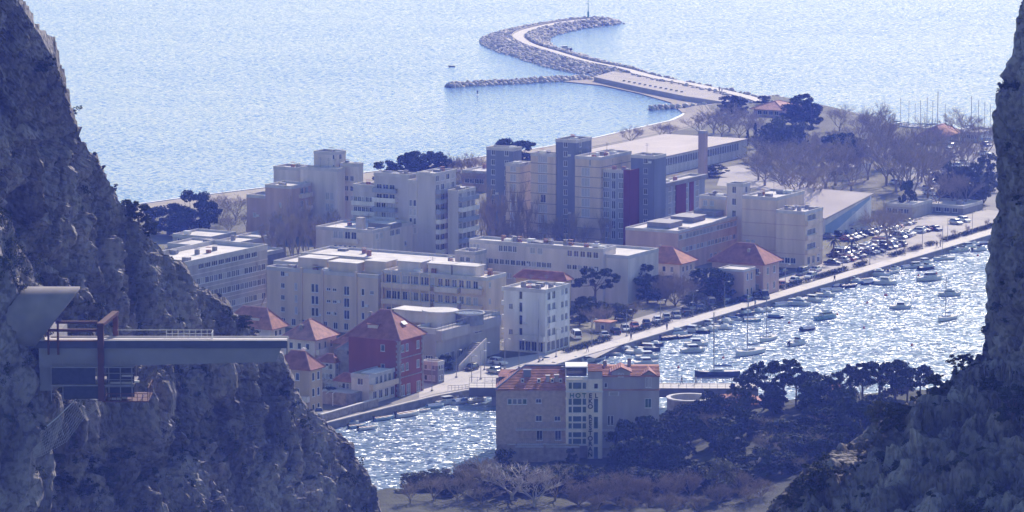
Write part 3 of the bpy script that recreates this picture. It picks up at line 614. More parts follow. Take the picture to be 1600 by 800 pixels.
# tower block with dark balconies
k = (680, 271, 412); b = new_building('apartment_tower', 'eight storey tower block with a blank grey end wall and dark balconies', AB, k)
G2 = W_GREY; WW = wallmat('pale_lilac_render', (.49, .45, .445))
vol(b, k, 651, 713, WW, 9, front=[], right=[(.0, .98, 4, 'all', 1.7, 1.8, 'mix')], balc=[('r', .02, .98, (1, 2, 3, 4), 1.5, 'white'), ('r', .02, .98, (5, 6, 7), 1.5, 'glass')], clut=3)
vol(b, (652, 282, 410), 638, 668, WW, 9, front=[(.05, .95, 2, (3, 4, 5, 6), .9, 1.7, 'mix')])
vol(b, (640, 273, 406), 585, 655, WW, 9, front=[(.05, .62, 4, (2, 3, 4, 5), 1.4, 1.8, 'mix'), (.05, .6, 3, (6, 7), 1.7, 1.6, 'gl')], balc=[('f', .0, .66, (4, 6), 1.2, 'white'), ('f', 0, .66, (5, 7), 1.2, 'glass')], clut=4)
vol(b, (590, 290, 400), 552, 604, WW, 7, front=[(.02, .98, 6, (2, 3, 4, 5), 1.2, 1.6, 'mix')], balc=[('f', 0, 1, (3, 4, 5), .9, 'white')], clut=3)
vol(b, (716, 298, 412), 700, 743, WW, 7, right=[(.02, .98, 4, 'all', 1.8, 1.9, 'mix')], balc=[('r', .02, .98, (1, 3, 5), 1.3, 'white'), ('r', 0.02, .98, (2, 4, 6), 1.3, 'glass')], clut=3)
# central slab with dark stair towers
k = (802, 232, 372); b = new_building('apartment_tower', 'slender dark blue stair tower with two columns of windows, leftmost of the tall towers', AB, k)
def stairs(fr, rt, n): return dict(front=[(*x, 1, range(1, n), 1.2, 1.55, 'gl') for x in fr], right=[(*x, 1, range(1, n), 1.2, 1.55, 'gl') for x in rt])
vol(b, k, 760, 815, W_BLUE, 9, **stairs([(.1, .4), (.6, .9)], [], 9), clut=1)
k = (812, 256, 376); b = new_building('apartment_tower', 'beige slab with banded floors left of the tallest tower', AB, k)
vol(b, k, 790, 830, W_BEIGE, 8, front=[(.3, .75, 1, range(1, 8), 2.6, 1.9, 'bl')], bands=8, clut=2)
vol(b, (868, 241, 382), 829, 880, W_BEIGE, 9, front=[(.28, .68, 1, (0, 1, 2, 3, 5, 6, 7, 8), 3.0, 2.2, 'bl'), (.38, .62, 1, (4,), 2, 2.2, 'gl')], bands=9, clut=3)
k = (900, 219, 384); b = new_building('apartment_tower', 'tallest dark blue grey tower with a white framed column of windows', AB, k)
vol(b, k, 868, 924, W_BLUE, 11, **stairs([(.36, .6)], [(.05, .5)], 11), clut=3, deck=ROOFDARK)
k = (938, 246, 390); b = new_building('apartment_tower', 'beige slab with banded floors right of the tallest tower', AB, k)
vol(b, k, 898, 986, W_BEIGE, 9, front=[(.24, .60, 1, (0, 1, 3, 4, 5, 6, 7), 3.2, 2.2, 'bl'), (.55, .62, 1, (8,), .6, 2.2, 'gl')], bands=9, clut=9)
k = (983, 267, 392); b = new_building('apartment_tower', 'blue grey glazed slab with a crimson edge in front of the beige slabs', AB, k)
v = vol(b, k, 939, 989, W_LBLUE, 8, front=[(.06, .3, 1, (1, 2, 3, 4, 5, 6, 7), 1.8, 1.7, 'cu'), (.36, .52, 1, range(1, 8), 1.2, 2.2, 'gl'), (.6, .8, 1, range(1, 8), 1.5, 1.7, 'cu')], bands=0, clut=5)
q = MB(); q.box(-1.6, .05, -.35, -.003, 0, v['h'] + .2); q.box(.003, .3, -.35, 5, 0, v['h'] + .2); link('crimson_panel', q.mesh('crimson_panel', W_MAROON), b, (v['x1'], v['y0'], 0))
k = (1022, 244, 388); b = new_building('apartment_tower', 'narrow dark grey tower with one column of windows beside the crimson panels', AB, k)
vol(b, k, 985, 1040, W_BLUE, 9, **stairs([(.48, .78)], [], 9), clut=2)
k = (1024, 290, 380); b = new_building('apartment_block', 'low dark block clad in crimson and blue panels', AB, k)
v = vol(b, k, 1000, 1101, W_LBLUE, 5, right=[(.12, .9, 7, (1, 2, 3, 4), 1.8, 1.9, 'cu')], front=[(.2, .8, 1, (1, 2, 3), 1.5, 1.8, 'gl')], clut=4)
for a0, a1 in ((.02, .12), (.40, .60), (.68, .76)):
    d = v['y1'] - v['y0']; q = MB(); q.box(.004, .2, a0 * d, a1 * d, .3, v['h'] - .9); link('crimson_panel', q.mesh('crimson_panel', W_MAROON), b, (v['x1'], v['y0'], 0))
q = MB(); q.box(-.1, 1.0, 0, v['y1'] - v['y0'], 0, 1.1); link('fascia', q.mesh('fascia', W_DGREY), b, (v['x1'], v['y0'], v['h'] - .9))
# long low block
k = (981, 400, 476); b = new_building('school_building', 'long pale three storey building with ribbon windows and a blank right end', 'building', k)
v = vol(b, k, 870, 983, W_PALE, 3, front=[(.02, .3, 3, (1, 2), 1.5, 1.3, 'gl')], clut=0, dim=(None, 16))
v2 = vol(b, (942, 389, 474), 733, 962, W_PALE, 4, front=[(.0, .08, 3, (3,), 1.2, 1.2, 'bl'), (.22, .36, 4, (3,), 1.7, 1.5, 'cu'), (.45, .56, 2, (3,), 1.4, 1.5, 'bl'), (.73, .97, 5, (3,), 1.4, 1.5, 'gl'), (.1, .35, 6, (2,), 1.3, 1.3, 'mix'),
     (.35, .62, 7, (2,), 1.4, 1.3, 'mix'), (.73, .97, 6, (2,), 1.3, 1.2, 'mix'), (.05, .95, 16, (1,), 1.4, 1.3, 'mix')], clut=18)
v3 = vol(b, (742, 394, 468), 711, 760, W_PALE, 3, front=[(.2, .8, 2, (1, 2), 1.2, 1.2, 'mix')], clut=1)
# three storey school
k = (1059, 361, 424); b = new_building('school_building', 'three storey beige building with dark raised skylights on a bright roof', 'building', k)
v = vol(b, k, 977, 1178, W_PINK, 3, right=[(.01, .99, 22, (2,), 1.9, 1.4, 'mix'), (.05, .99, 20, (1,), 1.7, 1.3, 'mix'), (.4, .99, 10, (0,), 1.5, 1.3, 'gl')], clut=2, par=.35)
for j in range(3):
    L = v['y1'] - v['y0']; q = MB(); q.box(0, 6.5, 0, L * .16, .0, 1.3); q.cur = 1; q.box(-.25, 6.75, -.25, L * .16 + .25, 1.3, 1.45); link('skylight', q.mesh('skylight', [W_DGREY, CLUT]), b, (v['x1'] - 11.5, v['y0'] + L * (.12 + .3 * j), v['h'] - .35))
# beige quay block
k = (1257, 331, 420); b = new_building('apartment_block', 'beige four storey block with recessed dark balconies facing the river car park', AB, k)
v = vol(b, k, 1212, 1285, W_BEIGE, 4, right=[(.12, .62, 1, (1, 2, 3), 5, 1.5, 'gl'), (.1, .9, 3, (0,), 1.6, 2, 'gl')], front=[(.1, .7, 3, (0,), 1.5, 1.5, 'gl')], clut=6, balc=[('r', .05, .68, (1, 2, 3), .6, 'beige')], bands=4, bandm=W_PINK)
vol(b, (1212, 309, 412), 1159, 1256, W_BEIGE, 5, front=[(.1, .4, 2, (1,), 1.2, 1.3, 'bl')], clut=8, bands=5, bandm=W_PINK)
vol(b, (1160, 288, 400), 1135, 1171, W_PALE, 6, front=[(.3, .6, 1, (3, 4, 5), 1.2, 1.8, 'gl')], right=[(.2, .8, 1, (2, 3, 4, 5), 1.3, 1.6, 'gl')], deck=ROOFDARK)
vol(b, (1134, 308, 396), 1092, 1150, W_BEIGE, 4, front=[(.1, .6, 2, (2, 3), 1.2, 1.4, 'bl')], clut=4)
# far hall with windows
k = (1036, 246, 274); b = new_building('sports_hall', 'long low white hall with a pale sloping roof and a row of windows', 'hall', k)
v = vol(b, k, 905, 1167, W_WHITE, 1, right=[(.02, .9, 30, (0,), 1.5, 2.3, 'gl', 2.6)], roof='mono', roofm=mat('pale_sheet_roof', (.44, .38, .35), .85, .12, .1))
# chimney stack
p = g(1098, 280, 1.5); zt = atY(1098, 204, p.y).z - 1.5; c = thing('brick_chimney', 'square brick chimney stack standing before the white hall', 'chimney', tuple(p), -ANG)
q = MB(); q.box(-1.05, 1.05, -1.05, 1.05, -.5, zt - .8); link('shaft', q.mesh('shaft', W_PINK), c); q = MB(); q.box(-1.2, 1.2, -1.2, 1.2, zt - .8, zt - .5); q.box(-1.05, 1.05, -1.05, 1.05, zt - .5, zt); link('cap', q.mesh('cap', W_GREY), c)
# slanted hall
P0 = g(1288, 372, 1.5); P1 = g(1361, 357, 1.5); L = (P1 - P0).length; dd = (P1 - P0).normalized(); az = math.atan2(dd.y, dd.x)
h0 = atY(1288, 341, P0.y).z - 1.5; h1 = atY(1361, 302, P1.y).z - 1.5
c = thing('sports_hall', 'white hall with a steeply slanted roofline and a blue painted stripe', 'hall', tuple(P0), az)
W0 = 30; q = MB(); q.quad((0, 0, -.5), (L, 0, -.5), (L, 0, h1), (0, 0, h0)); q.quad((L, 0, -.5), (L, W0, -.5), (L, W0, h1), (L, 0, h1)); q.quad((0, W0, -.5), (0, 0, -.5), (0, 0, h0), (0, W0, h0)); q.quad((L, W0, -.5), (0, W0, -.5), (0, W0, h0), (L, W0, h1))
link('wall', q.mesh('wall', W_WHITE), c)
q = MB(); q.quad((-.5, -.5, h0 + .05), (L + .5, -.5, h1 + .05), (L + .5, W0 + .5, h1 + .05), (-.5, W0 + .5, h0 + .05)); q.quad((-.5, -.5, h0 - .35), (L + .5, -.5, h1 - .35), (L + .5, -.5, h1 + .05), (-.5, -.5, h0 + .05)); q.quad((L + .5, -.5, h1 - .35), (L + .5, W0 + .5, h1 - .35), (L + .5, W0 + .5, h1 + .05), (L + .5, -.5, h1 + .05))
link('roof', q.mesh('roof', MATS['pale_sheet_roof']), c)
q = MB(); q.box(0, .001, 0, .001, 0, .001); q = MB(); i0 = [(L * .02, -.02, .2), (L * .10, -.02, .2), (L * .97, -.02, h1 * .84), (L * .97, -.02, h1 - .8), (L * .02, -.02, h0 * .62)]
q.v = i0; q.f = [tuple(range(5))]; q.m = [0]; link('painted_stripe', q.mesh('painted_stripe', mat('sky_blue_paint', (.26, .36, .50), .8, .08, .4)), c)
for a, z in ((.62, 3.4), (.8, 1.2)): window(c, 'f', L * a, z, 1.6, 2.2, 'gl', 0, -.06)
q = MB(); q.box(L * .52, L * .98, -1.4, -.02, 2.0, 2.2); q.box(L * .52, L * .98, -1.4, -1.33, 2.2, 3.1); link('gallery', q.mesh('gallery', W_GREY), c)
# small far buildings
for k, xl, xr, m, rf, lab, ri in (((1222, 172, 183), 1178, 1240, W_PINK, 'hip', 'far beach restaurant with a wide pinkish roof', 2.4), ((1472, 213, 226), 1440, 1486, W_GREY, 'hip', 'round roofed marina pavilion with a mast', 3.0),
     ((1330, 262, 282), 1290, 1345, W_PALE, 'flat', 'pale low building behind the bare trees', 0), ((1532, 207, 222), 1500, 1552, W_WHITE, 'flat', 'white low marina shed near the right cliff', 0), ((760, 268, 300), 722, 772, W_PINK, 'flat', 'pinkish low building left of the leftmost tall tower', 0),
     ((1425, 320, 342), 1380, 1440, W_GREY, 'flat', 'grey wall like shed behind the car park', 0), ((1505, 322, 336), 1440, 1512, W_DGREY, 'flat', 'long dark shed at the end of the quay road', 0), ((1120, 350, 372), 1085, 1136, W_GREY, 'flat', 'small grey annex behind the three storey school', 0),
     ((1350, 232, 246), 1330, 1362, W_WHITE, 'flat', 'small white kiosk between the bare trees', 0), ((465, 410, 452), 428, 500, W_GREY, 'flat', 'low grey building behind bare poplars above the beige block', 0), ((400, 398, 430), 360, 440, W_DGREY, 'flat', 'low dark annex beside the grey block', 0)):
    b = new_building('low_building' if rf == 'flat' else 'pavilion', lab, 'building', k); vol(b, k, xl, xr, m, 1, front=[(.1, .9, 4, (0,), 1.6, 1.4, 'gl')], roof=rf, rise=ri, over=1.2, roofm=TILEP, clut=1 if rf == 'flat' else 0, dim=(None, 14))
# red roofed houses by the car park
k = (1062, 412, 452); b = new_building('house', 'red hipped roof house half hidden by trees near the long pale building', 'house', k)
v = vol(b, k, 1000, 1085, W_PALE, 2, front=[(.1, .9, 4, (0, 1), 1, 1.4, 'mix')], right=[(.1, .9, 3, (0, 1), 1, 1.4, 'mix')], roof='hip', rise=3.4, over=.8)
chimney(b, v['x0'] + 3, v['y1'] - 3, v['h'] + 1.6)
k = (1192, 413, 462); b = new_building('house', 'large weathered red roof house beside the quay road', 'house', k)
v = vol(b, k, 1112, 1217, W_PINK, 2, front=[(.55, .95, 3, (0, 1), 1.1, 1.7, 'mix')], right=[(.1, .9, 2, (0, 1), 1.2, 1.8, 'gl')], roof='hip', rise=4.2, over=.9, roofm=TILE2)
chimney(b, v['x1'] - 5, v['y0'] + 2.5, v['h'] + 1.0, 1.9)
k = (1162, 422, 470); b = new_building('annex', 'flat roofed annex in front of the large red roof house', 'building', k)
vol(b, k, 1122, 1180, W_PINK, 2, front=[], right=[(.15, .85, 2, (0, 1), 1, 1.8, 'gl')], deck=DECK, par=.2)
# red house
k = (624, 531, 621); b = new_building('red_house', 'tall crimson house with white framed windows and quoins facing the river street', 'house', k)
WR = wallmat('crimson_render', (.25, .07, .045), .15)
v = vol(b, k, 545, 661, WR, 3, right=[(.06, .42, 2, (1, 2), 1.1, 1.6, 'gl'), (.66, .92, 1, (1, 2), 1.2, 1.7, 'cu'), (.04, .5, 2, (0,), 1.5, 2.3, 'cu', .1), (.66, .96, 1, (0,), 1.6, 2.3, 'cu', .1)], front=[(.55, .8, 1, (1, 2), 1, 1.4, 'gl')], roof='hip', rise=5.2, over=.7, roofm=TILE2)
q = MB()
for j in range(int(v['h'] / .55)):
    e = .75 if j % 2 else .45; q.box(v['x1'] + .002, v['x1'] + .1, v['y0'] - .1, v['y0'] + e, j * .55, j * .55 + .5); q.box(v['x1'] - e, v['x1'] + .002, v['y0'] - .1, v['y0'] - .002, j * .55, j * .55 + .5); q.box(v['x1'] + .002, v['x1'] + .1, v['y1'] - e, v['y1'] + .1, j * .55, j * .55 + .5)
tag(link('quoins', q.mesh('quoins', W_STONE), b), kind='stuff')
for f in (1, 2):
    q = MB(); q.box(v['x1'] + .003, v['x1'] + .12, v['y0'], v['y1'], f * v['h'] / 3 - .1, f * v['h'] / 3 + .1); link('string_course', q.mesh('string_course', W_STONE), b)
q = MB(); q.box(-1.2, 1.2, 0, 3, 0, 1.9); q.cur = 1; q.box(-1.5, 1.5, -.3, 3, 1.9, 2.1); dm = link('dormer', q.mesh('dormer', [W_PALE, TILE2]), b, ((v['x0'] + v['x1']) / 2 - 1, v['y0'] + 1.2, v['h'] + .6)); window(dm, 'f', 0, .4, 1.1, 1.2, 'gl', 0, -.01)
q = MB(); q.box(-.5, .5, -.8, .8, 0, .12); sk_ = link('skylight', q.mesh('skylight', FRAME), b, (v['x1'] - 1.9, v['y0'] + 5.2, v['h'] + 2.7)); sk_.rotation_euler = (0, R(38), 0)
chimney(b, v['x0'] + 3, v['y0'] + 4, v['h'] + 2.4, 2.0)
# house left wing of the red house
k = (556, 538, 600); b = new_building('house', 'low stone house with a red roof behind the grey roofed house', 'house', k)
v = vol(b, k, 522, 575, W_STONE, 3, front=[(.2, .8, 2, (2,), 1, 1.3, 'gl')], roof='hip', rise=2.0, over=.5)
# grey roof house
k = (568, 549, 614); b = new_building('house', 'stone house with a grey tiled roof and three small attic windows', 'house', k)
v = vol(b, k, 527, 604, W_STONE, 3, front=[(.35, .6, 1, (2,), 1.2, .7, 'dk', 2.0), (.5, .7, 1, (1,), .9, 1.2, 'dk', .8)], right=[(.05, .95, 3, (2,), .8, .8, 'dk', 1.6), (.1, .6, 2, (1,), 1, 1.3, 'gl')], roof='hip', rise=2.6, over=.3, roofm=TILEG)
# terraced annex in front
k = (577, 586, 632); b = new_building('annex', 'two storey terraced annex with a balcony in front of the crimson house', 'building', k)
v = vol(b, k, 549, 620, W_PALE, 2, right=[(.2, .98, 5, (1,), 1.1, 1.7, 'gl'), (.1, .95, 4, (0,), 1.5, 1.8, 'gl')], front=[(.2, .8, 1, (1,), 1.4, 1.4, 'gl')], balc=[('r', .0, .98, (1,), 1.0, 'beige')], clut=0)
q = MB(); q.box(-2.6, .8, 0, 7, 0, .15); link('canopy', q.mesh('canopy', FRAME), b, (v['x1'], v['y0'] + 1, v['h'] + .1))
# pink roof house
k = (492, 531, 602); b = new_building('house', 'pale house with a faded pinkish hipped roof behind the yellowish house', 'house', k)
v = vol(b, k, 444, 526, W_PALE, 3, front=[(.1, .9, 3, (1, 2), 1, 1.4, 'gl')], right=[(.1, .9, 3, (1, 2), 1, 1.5, 'cu')], roof='hip', rise=3.6, over=.6, roofm=TILEP, balc=[('r', .05, .5, (1, 2), .8, 'white')])
chimney(b, v['x1'] - 4.2, v['y0'] + 1.6, v['h'] + .8, 1.7, W_STONE)
# near yellow house
k = (484, 578, 652); b = new_building('house', 'yellowish house with red roof beside the cliff foot, nearest on the river street', 'house', k)
v = vol(b, k, 430, 504, W_OCHRE, 3, front=[(.5, .8, 1, (0, 1, 2), 1, 1.6, 'gl')], right=[(.1, .9, 2, (0, 1, 2), 1, 1.7, 'gl')], roof='hip', rise=3.2, over=.5, roofm=TILE2, balc=[('f', .5, 1, (1,), .9, 'pale')])
chimney(b, v['x1'] - 5, v['y0'] + 6, v['h'] + 1.6, 1.4, W_WHITE)
# red roof with dormer at the cliff edge
k = (424, 514, 566); b = new_building('house', 'red roofed house with a dormer right beside the cliff edge', 'house', k)
v = vol(b, k, 352, 446, W_PALE, 3, front=[(.2, .8, 3, (1, 2), 1, 1.3, 'gl')], right=[(.2, .8, 2, (1, 2), 1, 1.3, 'gl')], roof='hip', rise=4.0, over=.7, roofm=TILE)
q = MB(); q.box(-1.5, 1.5, 0, 3, 0, 1.6); q.cur = 1; q.box(-1.9, 1.9, -.3, 3, 1.6, 1.8); dm = link('dormer', q.mesh('dormer', [W_PALE, TILE]), b, ((v['x0'] + v['x1']) / 2 + 1, v['y0'] + .6, v['h'] + .5)); window(dm, 'f', 0, .4, 1.4, .9, 'gl', 0, -.01)
# curved commercial building with terrace
k = (681, 514, 580); b = new_building('shopping_building', 'low commercial building with a roof terrace and a rounded pavilion on it', 'building', k)
v = vol(b, k, 646, 781, W_GREY, 2, right=[(.35, .62, 3, (0,), 2, 2.2, 'gl'), (.05, .3, 3, (0,), 1.8, 2.2, 'gl'), (.6, .72, 2, (1,), 2, 2.2, 'gl')], front=[(.1, .9, 2, (0,), 2, 2, 'gl')], deck=PAVE, par=.9, clut=0)
L = v['y1'] - v['y0']; W_ = v['x1'] - v['x0']; q = MB()
q.box(v['x1'] + .003, v['x1'] + 1.5, v['y0'], v['y1'] - 2, v['h'] * .72, v['h'] * .96); link('overhang', q.mesh('overhang', W_GREY), b)
q = MB()
for j in range(int(L / 1.6)): q.box(v['x1'] + 1.35, v['x1'] + 1.4, v['y0'] + j * 1.6, v['y0'] + j * 1.6 + .05, v['h'] * .96, v['h'] + 1.1)
q.box(v['x1'] + 1.34, v['x1'] + 1.41, v['y0'], v['y1'] - 2, v['h'] + 1.1, v['h'] + 1.16); link('railing', q.mesh('railing', RAIL), b)
def arc(cx, cy, r, n=20, a0=0, a1=360): return [(cx + r * math.cos(R(a0 + (a1 - a0) * j / n)), cy + r * math.sin(R(a0 + (a1 - a0) * j / n))) for j in range(n if a1 - a0 == 360 else n + 1)]
p = g(688, 503, 10.5); rel = p - Vector(b.location); cx, cy = rel.dot(V), rel.dot(U)
q = MB(); q.prism(arc(cx, cy, 3.4), v['h'] - .88, v['h'] + 2.2); ro = link('rotunda', q.mesh('rotunda', W_PALE), b); q = MB(); q.prism(arc(cx, cy, 4.0), v['h'] + 2.2, v['h'] + 2.5); link('roof', q.mesh('roof', DECK), ro)
q = MB(); q.prism([(x, y) for x, y in arc(cx + 4.6, cy + 4.5, 3.3)], v['h'] - .88, v['h'] + 1.5); link('glazed_drum', q.mesh('glazed_drum', CURT), b)
q = MB(); q.tube([(x, y, v['h'] + 1.6) for x, y in arc(cx + 4.6, cy + 4.5, 3.35, 24, 0, 359)], .2, 5); link('drum_ring', q.mesh('drum_ring', COPE), b)
p = g(647, 503, 9.5); rel = p - Vector(b.location); cx, cy = rel.dot(V), rel.dot(U)
q = MB(); q.box(cx - 4, cx + 4, cy - 2, cy + 3, v['h'] - .88, v['h'] + 1.5); q.cur = 1; q.box(cx - 4.4, cx + 4.4, cy - 2.4, cy + 3.4, v['h'] + 1.5, v['h'] + 1.7); link('roof_pavilion', q.mesh('roof_pavilion', [W_PALE, DECK]), b)
# outdoor stair of the commercial building
S0 = g(716, 580, 1.5); st_ = thing('outdoor_stair', 'concrete outdoor stair with a pale sloping parapet rising beside the commercial building', 'stairs', tuple(S0), -ANG)
S1 = g(757, 572, 1.5); Ls = 12.0
for j in range(16):
    q = MB(); q.box(-3, 0, j * Ls / 16, (j + 1) * Ls / 16, -.3, .3 + j * .28); link('step', q.mesh('step', CONC), st_)
q = MB(); q.v = [(.002, 0, -.3), (.3, 0, -.3), (.3, Ls, -.3), (.002, Ls, -.3), (.002, 0, 1.3), (.3, 0, 1.3), (.3, Ls, 5.6), (.002, Ls, 5.6)]; q.f = [(0, 3, 2, 1), (4, 5, 6, 7), (0, 1, 5, 4), (1, 2, 6, 5), (2, 3, 7, 6), (3, 0, 4, 7)]; q.m = [0] * 6; link('parapet', q.mesh('parapet', W_PALE), st_)

# riverside garden walls, terrace and pergola between the old houses
gw = thing('garden_wall', 'low pale garden wall along the river street below the grey roofed house', 'wall', tuple(g(590, 634, 1.5)), -ANG); q = MB(); q.box(-.25, .25, -22, 0, -.3, 1.5); link('wall_body', q.mesh('wall_body', W_STONE), gw); q = MB(); q.box(-.35, .35, -22.1, .1, 1.5, 1.65); link('coping', q.mesh('coping', COPE), gw)
gw = thing('garden_terrace', 'raised stone garden terrace with a rounded corner beside the street', 'terrace', tuple(g(562, 632, 1.5)), -ANG); q = MB(); q.prism([(-8, -3), (-1.5, -3), (0, -1.5), (0, 7), (-8, 7)], -.3, 2.6); link('terrace_wall', q.mesh('terrace_wall', W_STONE), gw); q = MB(); q.box(-8, -.3, -2.6, 7, 2.6, 2.66); link('terrace_floor', q.mesh('terrace_floor', PAVE), gw)
pg = thing('pergola', 'white pergola frame in the garden beside the yellowish house', 'pergola', tuple(g(520, 634, 1.5)), -ANG + .3)
for x in (-5, -2.5, 0):
    for y in (0, 3.2): q = MB(); q.box(-.07, .07, -.07, .07, 0, 2.5); link('post', q.mesh('post', FRAME), pg, (x, y, 0))
for x in (-5.2, -3.9, -2.6, -1.3, 0): q = MB(); q.box(-.06, .06, -.4, 3.6, 2.5, 2.62); link('beam', q.mesh('beam', FRAME), pg, (x, 0, 0))
for (a, b_, c_, hh, lab, mm) in ((538, 596, 628, 2, 'small grey lean-to house between the pink roofed house and the terrace', W_GREY), (512, 566, 612, 3, 'narrow pale house wedged behind the pink roofed house', W_PALE), (672, 566, 600, 2, 'small dark market hall beside the crimson house', W_DGREY)):
    k = (a + 12, b_, c_); b = new_building('house', lab, 'house', k); vol(b, k, a - 14, a + 22, mm, hh, front=[(.15, .85, 3, 'all', 1, 1.2, 'mix')], right=[(.15, .85, 2, 'all', 1, 1.2, 'mix')], roof='hip' if mm is not W_DGREY else 'flat', rise=1.4, over=.4, roofm=TILE2)
# ================================================================= HOTEL ON THE ROCK
HY = 790.0
def hp(px, py, Y=HY): p = atY(px, py, Y); return p
hb = hp(884, 694); hot = thing('hotel', 'stone and cream hotel with red roofs and large green lettering on the river rock', 'hotel', (hb.x, HY, hb.z))
def HX(px): return atY(px, 640, HY).x - hb.x
def HZ(py): return atY(884, py, HY).z - hb.z
HST = mat('hotel_stone_wall', (.42, .325, .27), .92, .22, 1.5, .04, 4); HGR = wallmat('hotel_mauve_render', (.38, .34, .345)); HCR = wallmat('hotel_cream_render', (.68, .60, .50)); HWALL = mat('retaining_stone', (.32, .26, .21), .92, .3, 1.1, .06, 3)
DEP = 12.0
def hwin(par, x0, x1, y0, y1, st='gl', yo=0.0):  # photo rectangle -> window on the facade
    window(par, 'f', (HX(x0) + HX(x1)) / 2, HZ(y1), HX(x1) - HX(x0), HZ(y0) - HZ(y1), st, 0, yo)
def hwallpart(name, x0, x1, y0, y1, m, wins, yo=0.0, dep=DEP, bottom=None):
    mb = MB(); zb = HZ(y1); zt = HZ(y0); hs = [(HX(a), HX(b), HZ(d), HZ(c)) for a, b, c, d, *_ in wins]
    facade(mb, 'f', HX(x0), HX(x1), zb, zt, hs, 0, yo)
    X0, X1 = HX(x0), HX(x1); mb.quad((X1, yo, zb), (X1, yo + dep, zb), (X1, yo + dep, zt), (X1, yo, zt)); mb.quad((X0, yo + dep, zb), (X0, yo, zb), (X0, yo, zt), (X0, yo + dep, zt)); mb.quad((X1, yo + dep, zb), (X0, yo + dep, zb), (X0, yo + dep, zt), (X1, yo + dep, zt))
    mb.quad((X0, yo, zt), (X1, yo, zt), (X1, yo + dep, zt), (X0, yo + dep, zt))
    o = link(name, mb.mesh(name, m), hot)
    for w_ in wins: hwin(hot, *w_[:4], w_[4] if len(w_) > 4 else 'gl', yo)
    return o
L1 = [(793 + 7.8 * j, 800 + 7.8 * j, 623, 632, 'sh' if j in (0, 3) else 'cu') for j in range(4)] + [(837, 846, 623, 630), (837, 847, 649, 658.5), (866, 876, 650, 658), (838, 848, 672, 688), (867, 877, 672, 688)]
hwallpart('wall', 775, 884, 609, 694, HST, L1)
L2 = [(944, 949, 598, 606), (1008, 1012, 592, 605), (1013, 1017.5, 592, 605), (1007.5, 1018, 622.5, 637.5, 'sh'), (949, 953.5, 649, 665), (954, 959, 649, 665), (1008, 1017, 649.5, 662, 'sh'), (977, 980, 602, 606)]
hwallpart('wall', 941, 1030, 588, 700, HGR, L2)
# glazed bay
wb = []
for y0, y1 in ((596, 606.5), (621, 631.5), (633.5, 643.5), (648.5, 657.5), (659.5, 668.5), (673.5, 682), (683.5, 692.5)):
    wb += [(888, 893.7, y0, y1, 'th'), (894.8, 908.6, y0, y1, 'th'), (909.7, 916, y0, y1, 'th')]
hwallpart('bay', 884.2, 918, 591, 695, HCR, wb, -1.1, 1.09)
wb = [(927.5, 934.5, 597, 606), (927.5, 934.5, 621, 643, 'th'), (927.5, 934.5, 649, 668, 'th'), (927.5, 934.5, 673, 692.5, 'th'), (927.5, 934.5, 696, 717, 'th')]
hwallpart('sign_tower', 918.1, 941, 591, 719, HCR, wb, -1.35, 1.34)
q = MB(); q.box(HX(775.6), HX(1029.4), .06, 2.4, -6.5, HZ(694) - .004); link('plinth', q.mesh('plinth', HWALL), hot)
# cornices
for x0, x1, y0, y1, yo in ((774, 884, 608, 610, .0), (942, 1031, 608, 609.8, .0), (883.5, 942, 608.5, 611, -1.36), (941.5, 1031, 587, 589, 0)):
    q = MB(); q.box(HX(x0), HX(x1), yo - .28, yo - .003, HZ(y1), HZ(y0)); link('cornice', q.mesh('cornice', TILEP if yo == 0 else FRAME), hot)
q = MB(); q.box(HX(951), HX(967), -.12, -.003, HZ(618.5), HZ(612)); q.cur = 1
for j in range(4): q.box(HX(952.5), HX(965.5), -.2, -.12, HZ(617.6 - j * 1.3), HZ(616.9 - j * 1.3))
link('vent_grille', q.mesh('vent_grille', [FRAME, RAIL]), hot)
# tiled roof of the stone wing: separate tile courses
def slope(par, x0, x1, ya, za, yb, zb, n, inl=0, inr=0, m=TILE, nm='tile_course'):
    r = link('roof', None, par); u = MB(); u.quad((x0, ya, za), (x1, ya, za), (x1 - inr, yb, zb), (x0 + inl, yb, zb)); link('roof_underlay', u.mesh('roof_underlay', TILE2), r)
    q = MB()
    for j in range(n):
        t0, t1 = j / n, (j + 1) / n; q0 = (ya + (yb - ya) * t0, za + (zb - za) * t0); q1 = (ya + (yb - ya) * t1, za + (zb - za) * t1)
        a0, b0, a1, b1 = x0 + inl * t0, x1 - inr * t0, x0 + inl * t1, x1 - inr * t1
        q.quad((a0, q0[0], q0[1] + .22), (b0, q0[0], q0[1] + .22), (b1, q1[0], q1[1] + .06), (a1, q1[0], q1[1] + .06)); q.quad((a0, q0[0], q0[1]), (b0, q0[0], q0[1]), (b0, q0[0], q0[1] + .22), (a0, q0[0], q0[1] + .22))
    tag(link(nm, q.mesh(nm, m), r), kind='stuff'); return r
hz0 = HZ(608.5); rz = atY(850, 572, HY + 6.5).z - hb.z
slope(hot, HX(774.5), HX(884), -.35, hz0, 6.5, rz, 15, inl=HX(820) - HX(774.5), m=TILE)
slope(hot, HX(774.5), HX(884), DEP, hz0, 6.5, rz, 10, inl=HX(820) - HX(774.5), m=TILE)
q = MB(); q.tri((HX(774.5), -.35, hz0), (HX(820), 6.5, rz), (HX(774.5), DEP, hz0)); link('roof', q.mesh('roof', TILE2), hot)
q = MB(); q.tube([(HX(820), 6.5, rz + .1), (HX(884), 6.5, rz + .1)], .28, 6); q.tube([(HX(774.5), -.35, hz0 + .15), (HX(820), 6.5, rz + .1)], .18, 6); link('ridge_cap', q.mesh('ridge_cap', W_BLUE), hot)
